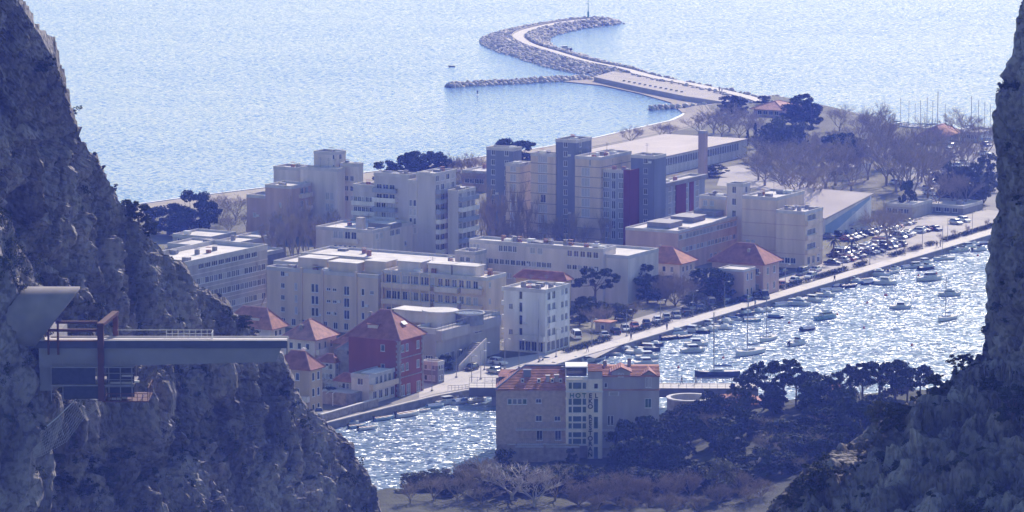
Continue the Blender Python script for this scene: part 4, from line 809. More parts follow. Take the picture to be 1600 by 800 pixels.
for x0, x1, yt, yo in ((818, 829.5, 579, 3.0), (853, 859, 588, 1.6), (866.5, 873, 587, 1.6), (878, 884, 574, 5.5)):
    q = MB(); a, b_ = HX(x0), HX(x1); zt = atY(850, yt, HY + yo).z - hb.z; q.box(a, b_, yo, yo + 1.1, hz0, zt); q.box(a - .1, b_ + .1, yo - .1, yo + 1.2, zt, zt + .15); link('chimney', q.mesh('chimney', HGR if x1 - x0 < 8 else W_BLUE), hot)
for x in (816.5, 842, 863, 876):
    z_ = hz0 + (rz - hz0) * .28; q = MB(); q.box(-.32, .32, -.1, .5, .0, .75); sk_ = link('roof_window', q.mesh('roof_window', FRAME), hot, (HX(x), 1.55, z_ + .1)); q = MB(); q.quad((-.2, -.12, .15), (.2, -.12, .15), (.2, -.12, .6), (-.2, -.12, .6)); link('pane', q.mesh('pane', GLASS), sk_)
# small rear wing
q = MB(); q.box(HX(779), HX(806), 8, 14, 0, atY(790, 588, HY + 8).z - hb.z); link('rear_wing', q.mesh('rear_wing', W_BLUE), hot)
q = MB(); zr = atY(790, 588, HY + 8).z - hb.z; q.quad((HX(778), 7.6, zr), (HX(808), 7.6, zr), (HX(806), 11, zr + .9), (HX(783), 11, zr + .9)); q.quad((HX(808), 14.4, zr), (HX(778), 14.4, zr), (HX(783), 11, zr + .9), (HX(806), 11, zr + .9)); q.tri((HX(778), 7.6, zr), (HX(783), 11, zr + .9), (HX(778), 14.4, zr)); link('roof', q.mesh('roof', TILE2), hot)
# penthouse, small tower and right wing roofs
q = MB(); q.box(HX(885), HX(917), 2.5, 7, HZ(591), HZ(577)); q.cur = 1; q.box(HX(883.5), HX(919), 2.0, 7.4, HZ(577), HZ(575.3)); q.box(HX(883.5), HX(918.5), -1.15, -.95, HZ(590.5), HZ(587.5)); tag(link('penthouse', q.mesh('penthouse', [GLASS, FRAME]), hot), kind=None)
q = MB(); q.box(HX(919), HX(940.5), -.6, 6, HZ(591), HZ(580)); link('tower_top', q.mesh('tower_top', HGR), hot)
slope(hot, HX(918.5), HX(941), -.8, HZ(580), 4, HZ(580) + .7, 7)
zr = atY(990, 571, HY + 5.5).z - hb.z; ze = HZ(587.5)
slope(hot, HX(941.2), HX(1031), -.4, ze, 5.5, zr, 8, m=TILEP if False else TILE); slope(hot, HX(941.2), HX(1031), DEP, ze, 5.5, zr, 6)
for a, b_, yt, yb in ((953, 987, 572.5, 587), (1001, 1026, 577.5, 587)):
    x0, x1, xm = HX(a), HX(b_), (HX(a) + HX(b_)) / 2; zt = HZ(yt); zs = HZ(yt + 7); dm = link('dormer', None, hot)
    q = MB(); q.quad((x0 + .3, -.25, HZ(608)), (x1 - .3, -.25, HZ(608)), (x1 - .3, -.25, zs), (x0 + .3, -.25, zs)); q.tri((x0 + .3, -.25, zs), (x1 - .3, -.25, zs), (xm, -.25, zt - .2))
    q.quad((x1 - .3, -.25, HZ(608)), (x1 - .3, 4, HZ(608)), (x1 - .3, 4, zs), (x1 - .3, -.25, zs)); q.quad((x0 + .3, 4, HZ(608)), (x0 + .3, -.25, HZ(608)), (x0 + .3, -.25, zs), (x0 + .3, 4, zs)); link('gable', q.mesh('gable', HGR), dm)
    q = MB(); q.quad((x0, -.6, zs - .1), (xm, -.6, zt), (xm, 5, zt), (x0, 5, zs - .1)); q.quad((xm, -.6, zt), (x1, -.6, zs - .1), (x1, 5, zs - .1), (xm, 5, zt))
    for (p, q_) in (((x0, zs - .1), (xm, zt)), ((xm, zt), (x1, zs - .1))): q.quad((p[0], -.6, p[1] - .22), (q_[0], -.6, q_[1] - .22), (q_[0], -.6, q_[1]), (p[0], -.6, p[1]))
    link('dormer_roof', q.mesh('dormer_roof', TILE2), dm)
for a in (965.5, 970.5): hwin(hot, a, a + 3.6, 582.5, 588.5, 'gl', -.30)
for a in (1008.5, 1013.5): hwin(hot, a, a + 4, 588.8, 605, 'gl', -.30)
chimney(hot, HX(984), 5, zr + .2, 1.0, W_DGREY); chimney(hot, HX(946), 5.2, zr, .7, W_DGREY)
# balconies and railings
def hrail(x0, x1, ytop, ybot, dep, slabm=COPE):
    b = link('balcony', None, hot); q = MB(); q.box(HX(x0), HX(x1), -dep, -.004, HZ(ybot) - .22, HZ(ybot)); link('slab', q.mesh('slab', slabm), b)
    q = MB(); X0, X1 = HX(x0), HX(x1); n = int((X1 - X0) / .35)
    for j in range(n + 1): x = X0 + (X1 - X0) * j / n; q.box(x - .018, x + .018, -dep + .05, -dep + .09, HZ(ybot), HZ(ytop))
    q.box(X0, X1, -dep + .04, -dep + .1, HZ(ytop), HZ(ytop) + .05); link('railing', q.mesh('railing', RAIL), b)
hrail(806, 884, 659, 669.5, 1.3); hrail(941, 961, 661, 671, 1.1); hrail(808, 884, 683, 692.5, 1.9)
# lettering
def glyph_text(s, x, z, size, m, name, par, yo, vertical=False, step=None):
    for i, ch in enumerate(s):
        if ch == ' ': continue
        cu = bpy.data.curves.new(name, 'FONT'); cu.body = ch; cu.size = size; cu.extrude = .08; cu.offset = .035; cu.align_x = 'CENTER'
        o = bpy.data.objects.new(name, cu); C.objects.link(o); dg = bpy.context.evaluated_depsgraph_get(); me = bpy.data.meshes.new_from_object(o.evaluated_get(dg)); bpy.data.objects.remove(o)
        me.materials.clear(); me.materials.append(m); px_, pz_ = (x, z - i * step) if vertical else (x + i * step, z)
        l_ = link(name, me, par, (px_, yo, pz_)); l_.rotation_euler = (R(90), 0, 0)
GREEN = mat('green_sign_letter', (.05, .17, .11), .6, .05, 2); DKL = mat('dark_green_sign_letter', (.012, .035, .03), .6, .05, 2)
q = MB(); 
glyph_text('HOT', HX(893.4), HZ(619.8), 1.25, GREEN, 'sign_letter', hot, -1.2, step=HX(903) - HX(893.4)); glyph_text('EL', HX(922.2), HZ(619.8), 1.25, DKL, 'sign_letter', hot, -1.43, step=HX(931.5) - HX(922.2))
stp = (HZ(612) - HZ(702.5)) / 10.9
glyph_text('KO RESTORAN', HX(922.2), HZ(619.8) - stp, 1.22, DKL, 'sign_letter', hot, -1.43, vertical=True, step=stp)
# terrace walls
for x0, x1, y0, y1, yo, d in ((797, 905, 693, 722, -4.2, 4.1), (793, 805, 688, 735, -4.8, .58), (849, 853, 688, 700, -4.5, .28), (905.5, 960, 719.5, 742, -3.2, 3.1)):
    q = MB(); q.box(HX(x0), HX(x1), yo, yo + d, HZ(y1) - 2, HZ(y0)); q.cur = 1; q.box(HX(x0) - .05, HX(x1) + .05, yo - .06, yo + .35, HZ(y0), HZ(y0) + .12); link('terrace_wall', q.mesh('terrace_wall', [HWALL, COPE]), hot)
# rock under the hotel
def rockmound(label, x0, x1, y0, y1, zt, seed, n=110):
    xs = np.linspace(x0, x1, n); ys = np.linspace(y0, y1, n); Yg, Xg = np.meshgrid(ys, xs, indexing='ij')
    e = np.minimum(np.minimum((Xg - x0) / 3.2, (x1 - Xg) / 5), np.minimum((Yg - y0) / 2.2, (y1 - Yg) / 3)); z = -3 + (zt + 3) * np.clip(e, 0, 1) ** .55
    P = np.stack([Xg, Yg, z], -1); N = normals(P); d = fbm(P / 4, 4, seed, True) * .9 + fbm(P / 1.2, 3, seed + 2) * .35; d = d * (e < 1.0) + 0 * d; P = P + N * d[..., None]
    o = link('rock_outcrop', gridmesh('rock_outcrop', P, ROCK)); return tag(o, label, 'rock')
tl = hp(767, 740, 790)
rockmound('craggy river rock carrying the hotel', tl.x, hp(1045, 740).x, 790.8, 806, hb.z - .05, 71)
# ================================================================= OLD ROAD BRIDGE
A = atY(733, 606, 850); Bp = atY(1185, 607.5, 845); br = thing('road_bridge', 'low road bridge crossing the river behind the hotel, with railings and a walkway', 'bridge', (A.x, A.y, A.z))
Lb = Bp.x - A.x; dz = Bp.z - A.z; dy = Bp.y - A.y
q = MB()
def bar(q, x0, x1, y0, y1, z0, z1):
    i = len(q.v)
    for y, z in ((y0, z0), (y1, z0), (y1, z1), (y0, z1)):
        q.v.append((x0, y + dy * x0 / Lb, z + dz * x0 / Lb)); q.v.append((x1, y + dy * x1 / Lb, z + dz * x1 / Lb))
    for f in ((0, 1, 3, 2), (2, 3, 5, 4), (4, 5, 7, 6), (6, 7, 1, 0), (0, 2, 4, 6), (1, 7, 5, 3)): q.f.append(tuple(i + k for k in f)); q.m.append(q.cur)
bar(q, 0, Lb, 0, 7, -.5, 0); link('deck', q.mesh('deck', PAVE), br)
q = MB(); bar(q, 0, Lb, -.25, -.02, -1.5, .08); bar(q, 0, Lb, .2, .8, -1.9, -.52); link('edge_beam', q.mesh('edge_beam', mat('weathered_bridge_concrete', (.13, .12, .13), .9, .2, .5)), br)
for x in (Lb * .1, Lb * .36, Lb * .62, Lb * .82): q = MB(); q.box(x - 1.3, x + 1.3, .6, 6.4, -7.5, -1.0); q.box(x - 2.6, x + 2.6, .5, 6.6, -1.6, -1.0); link('pier', q.mesh('pier', W_DGREY), br)
for yo in (-.18, 6.9):
    q = MB(); bar(q, 0, Lb, yo, yo + .06, 1.02, 1.09); bar(q, 0, Lb, yo + .01, yo + .04, .5, .53)
    for j in range(int(Lb / 1.6)): bar(q, j * 1.6, j * 1.6 + .07, yo, yo + .06, 0.05, 1.05)
    link('railing', q.mesh('railing', RAIL), br)
# ================================================================= OLD WALLS RIGHT OF THE HOTEL
OW = mat('old_stone_wall', (.22, .19, .17), .95, .3, .8, .08, 3)
p = atY(1078, 622, 818); zt = p.z; q = MB(); n = 28
q.loft([[(4.6 * math.cos(R(a)), 4.6 * math.sin(R(a)), z) for a in range(0, 360, 15)] for z in (-zt - 1, 0)], caps=False); q.cur = 1
q.loft([[(r_ * math.cos(R(a)), r_ * math.sin(R(a)), z) for a in range(0, 360, 15)] for r_, z in ((4.6, 0), (4.75, .02), (4.75, .25), (3.9, .25), (3.9, -1.2))], caps=False); q.cur = 0
q.prism([(3.95 * math.cos(R(a)), 3.95 * math.sin(R(a))) for a in range(0, 360, 15)], -1.4, -1.1)
tag(link('bastion', q.mesh('bastion', [OW, COPE]), None, (p.x, 818, zt)), 'round old stone bastion with an open top beside the bridge', 'tower')
p = atY(1190, 633, 815); b = thing('house', 'old stone house with a single sloping red roof under the pines by the bridge end', 'house', (p.x, 815, 1.5)); x0 = atY(1112, 633, 815).x - p.x; hw = p.z - 1.5
q = MB(); q.box(x0, 0, 0, 9, -.5, hw - .1); link('wall', q.mesh('wall', OW), b)
a0 = (x0 - .4, -.4, hw - .3); a1 = (.4, -.4, hw + .35); xr = atY(1156, 612, 819).x - p.x; zr = atY(1156, 612, 819).z - 1.5
q = MB(); q.tri(a0, a1, (xr, 4.5, zr)); q.tri(a1, (.4, 9.4, hw), (xr, 4.5, zr)); q.tri((.4, 9.4, hw), (x0 - .4, 9.4, hw), (xr, 4.5, zr)); q.tri((x0 - .4, 9.4, hw), a0, (xr, 4.5, zr)); rf = link('roof', q.mesh('roof', TILE2), b)
q = MB(); q.tube([a0, (xr, 4.5, zr)], .14, 5); q.tube([a1, (xr, 4.5, zr)], .14, 5); link('ridge_tiles', q.mesh('ridge_tiles', TILEP), rf)
p0 = atY(1155, 627, 826); p1 = atY(1310, 630, 822)
w_ = thing('stone_wall', 'long old stone wall on the right bank, seen under the pines', 'wall', (p0.x, 826, 0)); q = MB(); Lw = p1.x - p0.x; q.box(0, Lw, -.5, .5, -1, p0.z); link('wall_body', q.mesh('wall_body', OW), w_); q = MB(); q.box(-.1, Lw + .1, -.6, .6, p0.z, p0.z + .2); link('coping', q.mesh('coping', COPE), w_)
k = (1296, 609, 628); b = new_building('house', 'small red roofed house on the right bank between the pine groups', 'house', k); 
vol(b, k, 1275, 1318, W_STONE, 1, roof='hip', rise=1.8, over=.4, roofm=TILE, dim=(None, 6)); b.location.z = 1.0
# ================================================================= NEW BRIDGE UNDER CONSTRUCTION
BY = 600.0
z0 = atY(250, 534, BY).z; bx = atY(78, 534, BY).x; xe = atY(447.5, 534, BY).x - bx
nb = thing('bridge_under_construction', 'unfinished concrete bridge deck jutting out of the left cliff and ending in mid air', 'bridge', (bx, BY, z0))
def bz(py): return atY(250, py, BY).z - z0
def bX(px): return atY(px, 534, BY).x - bx
q = MB(); q.box(bX(20), xe, .0, 4.4, -.35, 0); link('deck', q.mesh('deck', mat('fresh_deck_concrete', (.58, .54, .52), .85, .1, .5)), nb)
STEEL = mat('dark_blue_steel', (.045, .05, .08), .6, .2, .6); RUST = mat('rust_red_steel', (.085, .026, .02), .7, .3, .8)
q = MB(); q.box(bX(20), xe, -.12, -.003, -.95, .12); q.box(xe + .003, xe + .15, -.12, 4.4, -1.9, .12); link('edge_beam', q.mesh('edge_beam', STEEL), nb)
q = MB(); y0_, y1_ = .25, 4.1; zb = bz(566); zm = bz(546)
q.v = [(bX(60), y0_, bz(575)), (xe - 1.6, y0_, zb), (xe - 1.6, y1_, zb), (bX(60), y1_, bz(575)), (bX(60), y0_, -.36), (xe - .5, y0_, -.36), (xe - .5, y1_, -.36), (bX(60), y1_, -.36)]; q.f = [(0, 3, 2, 1), (4, 5, 6, 7), (0, 1, 5, 4), (1, 2, 6, 5), (2, 3, 7, 6), (3, 0, 4, 7)]; q.m = [0] * 6
link('girder', q.mesh('girder', mat('pale_painted_girder', (.21, .20, .21), .7, .08, .4)), nb)
q = MB(); q.box(bX(75), xe, .02, .35, .003, .22); q.box(bX(75), xe, 2.1, 2.25, .003, .05); q.box(bX(75), xe, 3.9, 4.2, .003, .2); link('kerb', q.mesh('kerb', MATS['kerb_stone']), nb)
q = MB(); n = 8
for j in range(n + 1): x = bX(257) + (bX(330) - bX(257)) * j / n; q.box(x - .04, x + .04, 3.6, 3.68, 0.003, 1.25); 
q.box(bX(180), bX(330), 3.6, 3.66, 1.15, 1.22); q.box(bX(257), bX(330), 3.6, 3.66, .6, .66); q.box(bX(330), bX(330) + .06, .5, 3.6, 1.15, 1.22)
for y in (.5, 1.6, 2.6): q.box(bX(330), bX(330) + .06, y, y + .06, 0.003, 1.2)
link('railing', q.mesh('railing', FRAME), nb)
# abutment
q = MB(); q.box(bX(60), bX(80), .9, 22, bz(612), -.37); link('abutment', q.mesh('abutment', W_DGREY), nb)
# hood: oblique cut tube
hc = atY(70, 500, BY); Rr = (atY(100, 452, BY).z - atY(60, 550, BY).z) / 2; zc = (atY(100, 452, BY).z + atY(60, 550, BY).z) / 2
ho_ = thing('tunnel_portal', 'slanted concrete tunnel hood emerging from the left cliff at the bridge', 'tunnel portal', (atY(48, 500, BY).x, BY + 2.6, zc))
rings = []
xt, xb = atY(121, 452, BY - 1).x - ho_.location.x, 0.0
def hr(rad, off): return [[((xb + (xt - xb) * ((math.sin(R(a)) * .5 + .5))) if t == 1 else -6 + off, math.cos(R(a)) * rad, math.sin(R(a)) * rad) for a in range(-90, 271, 12)] for t in (0, 1)]
o_, i_ = hr(Rr, 0), hr(Rr - .45, 0); q = MB(); q.loft([o_[0], o_[1], i_[1], i_[0]], close=False, caps=False)
link('shell', q.mesh('shell', mat('hood_concrete', (.23, .21, .20), .85, .22, .35, .02), True), ho_)
# steel portal frame
fr = thing('steel_gantry', 'rust red steel gantry frame standing on the bridge by the tunnel hood', 'gantry', (atY(158, 534, BY).x, BY, z0))
def fx(px, Y=BY): return atY(px, 534, Y).x - fr.location.x
def fz(py, Y=BY): return atY(158, py, Y).z - z0
q = MB(); q.box(-.45, .45, -1.0, -.2, fz(625), fz(508)); link('post', q.mesh('post', RUST), fr)
q = MB(); q.box(fx(176, 604), fx(184, 604), 4.5, 5.1, -.3, fz(500)); link('post', q.mesh('post', RUST), fr)
q = MB(); q.v = [(-.5, -1.1, fz(508)), (.5, -1.1, fz(508)), (fx(184, 604) + .1, 5.2, fz(499)), (fx(176, 604) - .1, 5.2, fz(499)), (-.5, -1.1, fz(503.5)), (.5, -1.1, fz(503.5)), (fx(184, 604) + .1, 5.2, fz(494)), (fx(176, 604) - .1, 5.2, fz(494))]; q.f = [(0, 3, 2, 1), (4, 5, 6, 7), (0, 1, 5, 4), (1, 2, 6, 5), (2, 3, 7, 6), (3, 0, 4, 7)]; q.m = [0] * 6
link('top_beam', q.mesh('top_beam', RUST), fr)
for y0, y1, xa in ((500.5, 504.5, 88), (513, 517, 76), (530.5, 532.5, 70)): q = MB(); q.box(fx(xa), -.46, -.9, -.4, fz(y1), fz(y0)); link('side_beam', q.mesh('side_beam', RUST), fr)
for xa in (75, 90): q = MB(); q.box(fx(xa), fx(xa + 3), -.9, -.4, fz(553), fz(500 if xa > 80 else 517)); link('post', q.mesh('post', RUST), fr)
# scaffold
sf = thing('scaffold', 'dark scaffold platform with mesh sheets hanging below the bridge deck', 'scaffold', (atY(80, 600, BY).x, BY, atY(80, 626, BY).z))
def sx(px): return atY(px, 600, BY).x - sf.location.x
def sz(py): return atY(80, py, BY).z - sf.location.z
q = MB()
for x in range(80, 212, 18):
    for y in (-.5, 6.5): q.box(sx(x), sx(x) + .12, y, y + .12, sz(628), sz(562))
link('posts', q.mesh('posts', RAIL), sf) if False else [link('upright', (lambda qq: (qq.box(0, .12, 0, .12, 0, sz(562)), qq.mesh('upright', RAIL))[1])(MB()), sf, (sx(x), y, 0)) for x in range(80, 212, 18) for y in (-.5, 6.5)]
for y in (571, 583, 593, 604, 615):
    q = MB(); q.box(sx(80), sx(210), -.5, -.42, sz(y), sz(y) + .1); link('ledger', q.mesh('ledger', RAIL), sf)
NETM = mat('dark_debris_mesh', (.035, .04, .055), .9, .3, 1.5)
q = MB(); q.box(sx(82), sx(150), -.75, -.71, sz(599), sz(572)); link('mesh_sheet', q.mesh('mesh_sheet', NETM), sf); q = MB(); q.box(sx(100), sx(165), -.75, -.71, sz(622), sz(600)); link('mesh_sheet', q.mesh('mesh_sheet', NETM), sf)
q = MB(); q.box(sx(166), sx(209), 1.0, 1.1, sz(622), sz(572)); link('mesh_sheet', q.mesh('mesh_sheet', NETM), sf)
for y, a, c_ in ((600, 80, 210), (571.5, 80, 210), (625, 160, 232)): q = MB(); q.box(sx(a), sx(c_), -.9, 6.9, sz(y) - .18, sz(y)); link('platform', q.mesh('platform', RUST if y == 625 else W_DGREY), sf)
q = MB()
for j in range(9): x = sx(166) + (sx(231) - sx(166)) * j / 8; q.box(x, x + .08, -.9, -.82, sz(625), sz(614))
q.box(sx(166), sx(231), -.92, -.84, sz(614), sz(613)); q.box(sx(166), sx(231), -.92, -.84, sz(619.5), sz(619)); q.box(sx(231), sx(231) + .1, -.9, 6.9, sz(606), sz(605)); 
for j in range(4): q.box(sx(231), sx(231) + .1, -.9 + j * 2.5, -.8 + j * 2.5, sz(625), sz(605))
link('railing', q.mesh('railing', RUST), sf)
for j in range(7): q = MB(); q.box(0, 1.6, 0, .5, 0, .25); link('timber_stack', q.mesh('timber_stack', FRAME if j % 2 else PAVE), sf, (sx(172 + (j % 4) * 9), 0.2 + j % 2, sz([600, 625, 589][j % 3])))
# rockfall net
nt_ = thing('rockfall_net', 'pale rockfall net hung on a cable and posts below the scaffold', 'safety net', (0, 0, 0)); tops = [atY(160, 626, 606), atY(122, 620, 604), atY(90, 652, 602), atY(60, 677, 600), atY(50, 692, 600)]; bots = [atY(150, 640, 604), atY(130, 655, 602), atY(104, 690, 598), atY(66, 712, 596), atY(52, 716, 596)]
q = MB(); q.tube(tops, .09, 4); link('cable', q.mesh('cable', FRAME), nt_)
q = MB()
for a, b_, c_, d_ in zip(tops[:-1], tops[1:], bots[:-1], bots[1:]):
    for j in range(14): t = j / 14; q.tube([a.lerp(b_, t), c_.lerp(d_, t)], .02, 3, False)
    for j in range(9): t = (j + 1) / 9; q.tube([a.lerp(c_, t), b_.lerp(d_, t)], .02, 3, False)
tag(link('netting', q.mesh('netting', COPE), nt_), kind='stuff')
for p_ in tops[1:4]: q = MB(); q.tube([p_ + Vector((.6, 2, -3)), p_ + Vector((0, 0, .6))], .12, 6); link('post', q.mesh('post', METAL), nt_)
# ================================================================= TREES AND SHRUBS
LEAFD = mat('dark_pine_foliage', (.046, .060, .026), .75, .5, .5, spec=.08); LEAFM = mat('evergreen_foliage', (.065, .082, .034), .75, .5, .5, spec=.08); LEAFO = mat('olive_foliage', (.10, .105, .055), .8, .45, .5, spec=.08)
LEAFY = mat('yellow_green_spring_foliage', (.20, .19, .09), .8, .35, .6, spec=.08); BARK = mat('bark', (.11, .085, .065), .9, .3, 2); TWIG = mat('bare_twigs', (.30, .245, .18), .9, .3, .6); PLANE = mat('pale_plane_bark', (.42, .37, .32), .85, .3, 1.5); HEDGE = mat('hedge_foliage', (.035, .055, .03), .75, .45, .8, spec=.08)
rng = np.random.default_rng(21)
def leafmesh(name, centers, radii, per, size, m, squash=.8):
    """many small leaf faces gathered in clumps"""
    c = np.repeat(np.array(centers), per, 0); r = np.repeat(np.array(radii), per)[:, None]; n = len(c)
    d = rng.normal(size=(n, 3)); d /= np.linalg.norm(d, axis=1, keepdims=True); p = c + d * r * (rng.random((n, 1)) ** .33) * np.array([1, 1, squash])
    a = rng.normal(size=(n, 3)); a /= np.linalg.norm(a, axis=1, keepdims=True); b = np.cross(a, rng.normal(size=(n, 3))); b /= np.linalg.norm(b, axis=1, keepdims=True)
    s = size * (.6 + .8 * rng.random((n, 1))); v = np.stack([p - a * s - b * s * .4, p + a * s - b * s * .5, p + b * s * .9], 1).reshape(-1, 3); f = np.arange(n * 3).reshape(-1, 3)
    me = bpy.data.meshes.new(name); me.vertices.add(len(v)); me.vertices.foreach_set('co', v.reshape(-1).astype('f4')); me.loops.add(n * 3); me.loops.foreach_set('vertex_index', f.reshape(-1).astype('i4')); me.polygons.add(n); me.polygons.foreach_set('loop_start', (np.arange(n) * 3).astype('i4'))
    me.materials.append(m); me.update(calc_edges=True); return me
rt = random.Random(4)
def limbs(tops, h, rad, trunk_top=.45, lean=0.0):
    q = MB(); b = Vector((0, 0, -.3)); t = Vector((lean, lean * .4, h * trunk_top)); mid = b.lerp(t, .5) + Vector((rt.uniform(-.2, .2), rt.uniform(-.2, .2), 0)); q.tube([b, mid, t], [rad, rad * .8, rad * .6], 7)
    for c in tops:
        c = Vector(c); s = mid.lerp(t, rt.uniform(.3, 1)); q.tube([s, s.lerp(c, .5) + Vector((0, 0, -.2)), c], [rad * .38, rad * .22, rad * .07], 4, False)
    return q.mesh('trunk', BARK)
def ever(h=8, wd=6, n=34, m=None, per=85, size=.26, kind='round'):
    cs, rs = [], []
    for k in range(n):
        a = rt.random() * 6.28
        if kind == 'umbrella':
            zz = rt.uniform(.58, 1.0); rr = wd / 2 * math.sqrt(rt.random()) * (1.12 - .55 * (zz - .58) / .42); cr = rt.uniform(.45, .85)
        elif kind == 'cone': zz = rt.uniform(.12, 1); rr = wd / 2 * (1.05 - zz) * rt.uniform(.4, 1); cr = .25 + .5 * (1 - zz)
        else: zz = rt.uniform(.16, 1.0); rr = wd / 2 * math.sqrt(max(.02, 1 - ((zz - .5) / .56) ** 2)) * rt.uniform(.35, 1.05); cr = rt.uniform(.5, 1.15)
        cs.append((math.cos(a) * rr, math.sin(a) * rr, zz * h)); rs.append(cr)
    return leafmesh('crown', cs, rs, per, size, m, .7), limbs(cs[::3], h, .05 * h * .6, .62 if kind == 'umbrella' else .4, rt.uniform(-.5, .5))
def bare(h=9, spread=.5, m=None, depth=6, upright=False, thin=.014, nb=3, stems=4, trunk=.14):
    q = MB()
    def grow(p, d, L, r, dep):
        k = 2 if dep > 2 else 1; pts = [p]; dd = d.copy()
        for _ in range(k): dd = (dd + Vector((rt.uniform(-.2, .2), rt.uniform(-.2, .2), rt.uniform(-.08, .12)))).normalized(); pts.append(pts[-1] + dd * L / k)
        q.tube(pts, [r * (1 - .4 * i / k) for i in range(k + 1)], 5 if dep > 3 else 3, False)
        if dep == 0: return
        for j in range(nb + (1 if dep < 3 else 0)):
            f = 1 if j == 0 else rt.uniform(.25, 1); s = pts[0].lerp(pts[-1], f); a = rt.random() * 6.28; sp = spread * rt.uniform(.45, 1.3); side_ = Vector((math.cos(a), math.sin(a), rt.uniform(-.2, .3)))
            nd = (dd * (1 - sp * .35) + side_ * sp + Vector((0, 0, .5 if upright else .06))).normalized(); grow(s, nd, L * rt.uniform(.58, .85), max(thin, r * .56), dep - 1)
    r0 = h * .02; top = Vector((0, 0, h * trunk)); q.tube([Vector((0, 0, -.4)), top], [r0 * 1.3, r0], 6, False)
    for j in range(stems):
        a = j * 6.28 / stems + rt.uniform(-.4, .4); t_ = rt.uniform(.12, .30) if upright else rt.uniform(.25, .75); grow(top * rt.uniform(.5, 1), Vector((math.cos(a) * t_, math.sin(a) * t_, 1)).normalized(), h * rt.uniform(.24, .32), r0 * .62, depth - 1)
    zs = max(v[2] for v in q.v); q.v = [(v[0], v[1], v[2] * h / zs) for v in q.v]; return q.mesh('branches', m or TWIG)
EV = {'round': [ever(8, 7, 40, LEAFM) for _ in range(3)], 'dark': [ever(8, 7, 44, LEAFD) for _ in range(3)], 'umbrella': [ever(9, 9, 30, LEAFD, 100, .22, 'umbrella') for _ in range(3)],
      'cone': [ever(8, 2.2, 30, LEAFD, 60, .2, 'cone')], 'yellow': [ever(7, 6.5, 40, LEAFY, 70, .22)], 'olive': [ever(7, 6.5, 38, LEAFO, 75, .22) for _ in range(2)]}
BR = {'bare': [bare(9, .55, None, 6) for _ in range(3)], 'poplar': [bare(14, .26, None, 6, True, stems=3) for _ in range(2)], 'plane': [bare(9, .7, PLANE, 5, nb=3, thin=.03)], 'willow': [bare(8, .6, mat('pinkish_twigs', (.27, .21, .15), .9, .25, .6), 6, thin=.016, stems=7, trunk=.02) for _ in range(2)]}
def tree(kind, px, py, hgt, wid, label, z=None, Y=None, loc=None, group=None, nm=None):
    p = Vector(loc) if loc is not None else (atY(px, py, Y) if Y else g(px, py, 1.5 if z is None else z))
    names = {'round': 'evergreen_tree', 'dark': 'evergreen_tree', 'umbrella': 'pine_tree', 'cone': 'cypress_tree', 'yellow': 'leafy_tree', 'olive': 'olive_tree', 'bare': 'bare_tree', 'poplar': 'poplar_tree', 'plane': 'plane_tree', 'willow': 'bare_tree'}
    t = thing(nm or names[kind], label, 'tree', tuple(p), rt.random() * 6.28, group)
    if kind in EV:
        cm, tm = rt.choice(EV[kind]); bw, bh = {'round': (7, 8), 'dark': (7, 8), 'umbrella': (9, 9), 'cone': (2.2, 8), 'yellow': (6.5, 7), 'olive': (6.5, 7)}[kind]
        t.scale = (wid / bw, wid / bw, hgt / bh); link('crown', cm, t); link('trunk', tm, t)
    else:
        m_ = rt.choice(BR[kind]); bh = {'bare': 9, 'poplar': 14, 'plane': 9, 'willow': 8}[kind]; k = max(abs(v.co.x) for v in m_.vertices) if kind not in BW else BW[kind]; BW[kind] = k
        t.scale = (wid / 2 / k, wid / 2 / k, hgt / bh); link('branches', m_, t)
    return t
BW = {}
ORD = ['first', 'second', 'third', 'fourth', 'fifth', 'sixth', 'seventh', 'eighth', 'ninth', 'tenth', 'eleventh', 'twelfth', 'thirteenth', 'fourteenth', 'fifteenth', 'sixteenth', 'seventeenth', 'eighteenth', 'nineteenth', 'twentieth',
       'twenty-first', 'twenty-second', 'twenty-third', 'twenty-fourth', 'twenty-fifth', 'twenty-sixth', 'twenty-seventh', 'twenty-eighth', 'twenty-ninth', 'thirtieth', 'thirty-first', 'thirty-second', 'thirty-third', 'thirty-fourth', 'thirty-fifth', 'thirty-sixth', 'thirty-seventh', 'thirty-eighth', 'thirty-ninth', 'fortieth']
def row(kind, lst, desc, where, group=None, **kw):
    """lst of (px, foot row, height, width); desc = look, where = place"""
    lst = sorted(lst)
    for i, a in enumerate(lst):
        if kind == 'bare' and a[0] > 1180 and a[1] < 340: a = (a[0], a[1], a[2] * 1.2, a[3] * 1.15)
        lab = f'{desc} {where}' if len(lst) == 1 else f'{desc} {where}, {ORD[i] + " from left" if i else "leftmost"}'
        tree(kind, a[0], a[1], a[2], a[3], lab, group=group or f'{desc}s {where}', **kw)
row('dark', [(262, 366, 8, 9), (300, 368, 11.5, 11), (326, 360, 8, 7), (240, 362, 6.5, 6), (282, 372, 8, 8)], 'dark bushy pine', 'behind the cliff by the beach')
row('bare', [(345, 352, 8, 8), (368, 345, 9, 9), (358, 368, 7, 8), (385, 362, 7, 6), (335, 335, 6, 7)], 'bare lilac tree', 'left of the stepped pale blocks')
row('poplar', [(466, 412, 21, 4.5), (450, 425, 15, 4), (480, 422, 16, 4), (436, 418, 12, 4), (396, 488, 12, 4), (412, 492, 13, 4), (375, 490, 11, 4), (494, 408, 10, 4), (458, 420, 18, 5), (424, 414, 14, 4.5), (505, 402, 12, 4.5), (385, 494, 15, 4.5), (404, 497, 14, 5)], 'bare poplar', 'around the grey office block')
row('dark', [(600, 285, 6.5, 7), (640, 290, 9.5, 9), (660, 288, 10, 10), (676, 286, 9, 8), (628, 286, 7.5, 6), (692, 285, 8, 7)], 'dark evergreen', 'behind the balcony tower block')
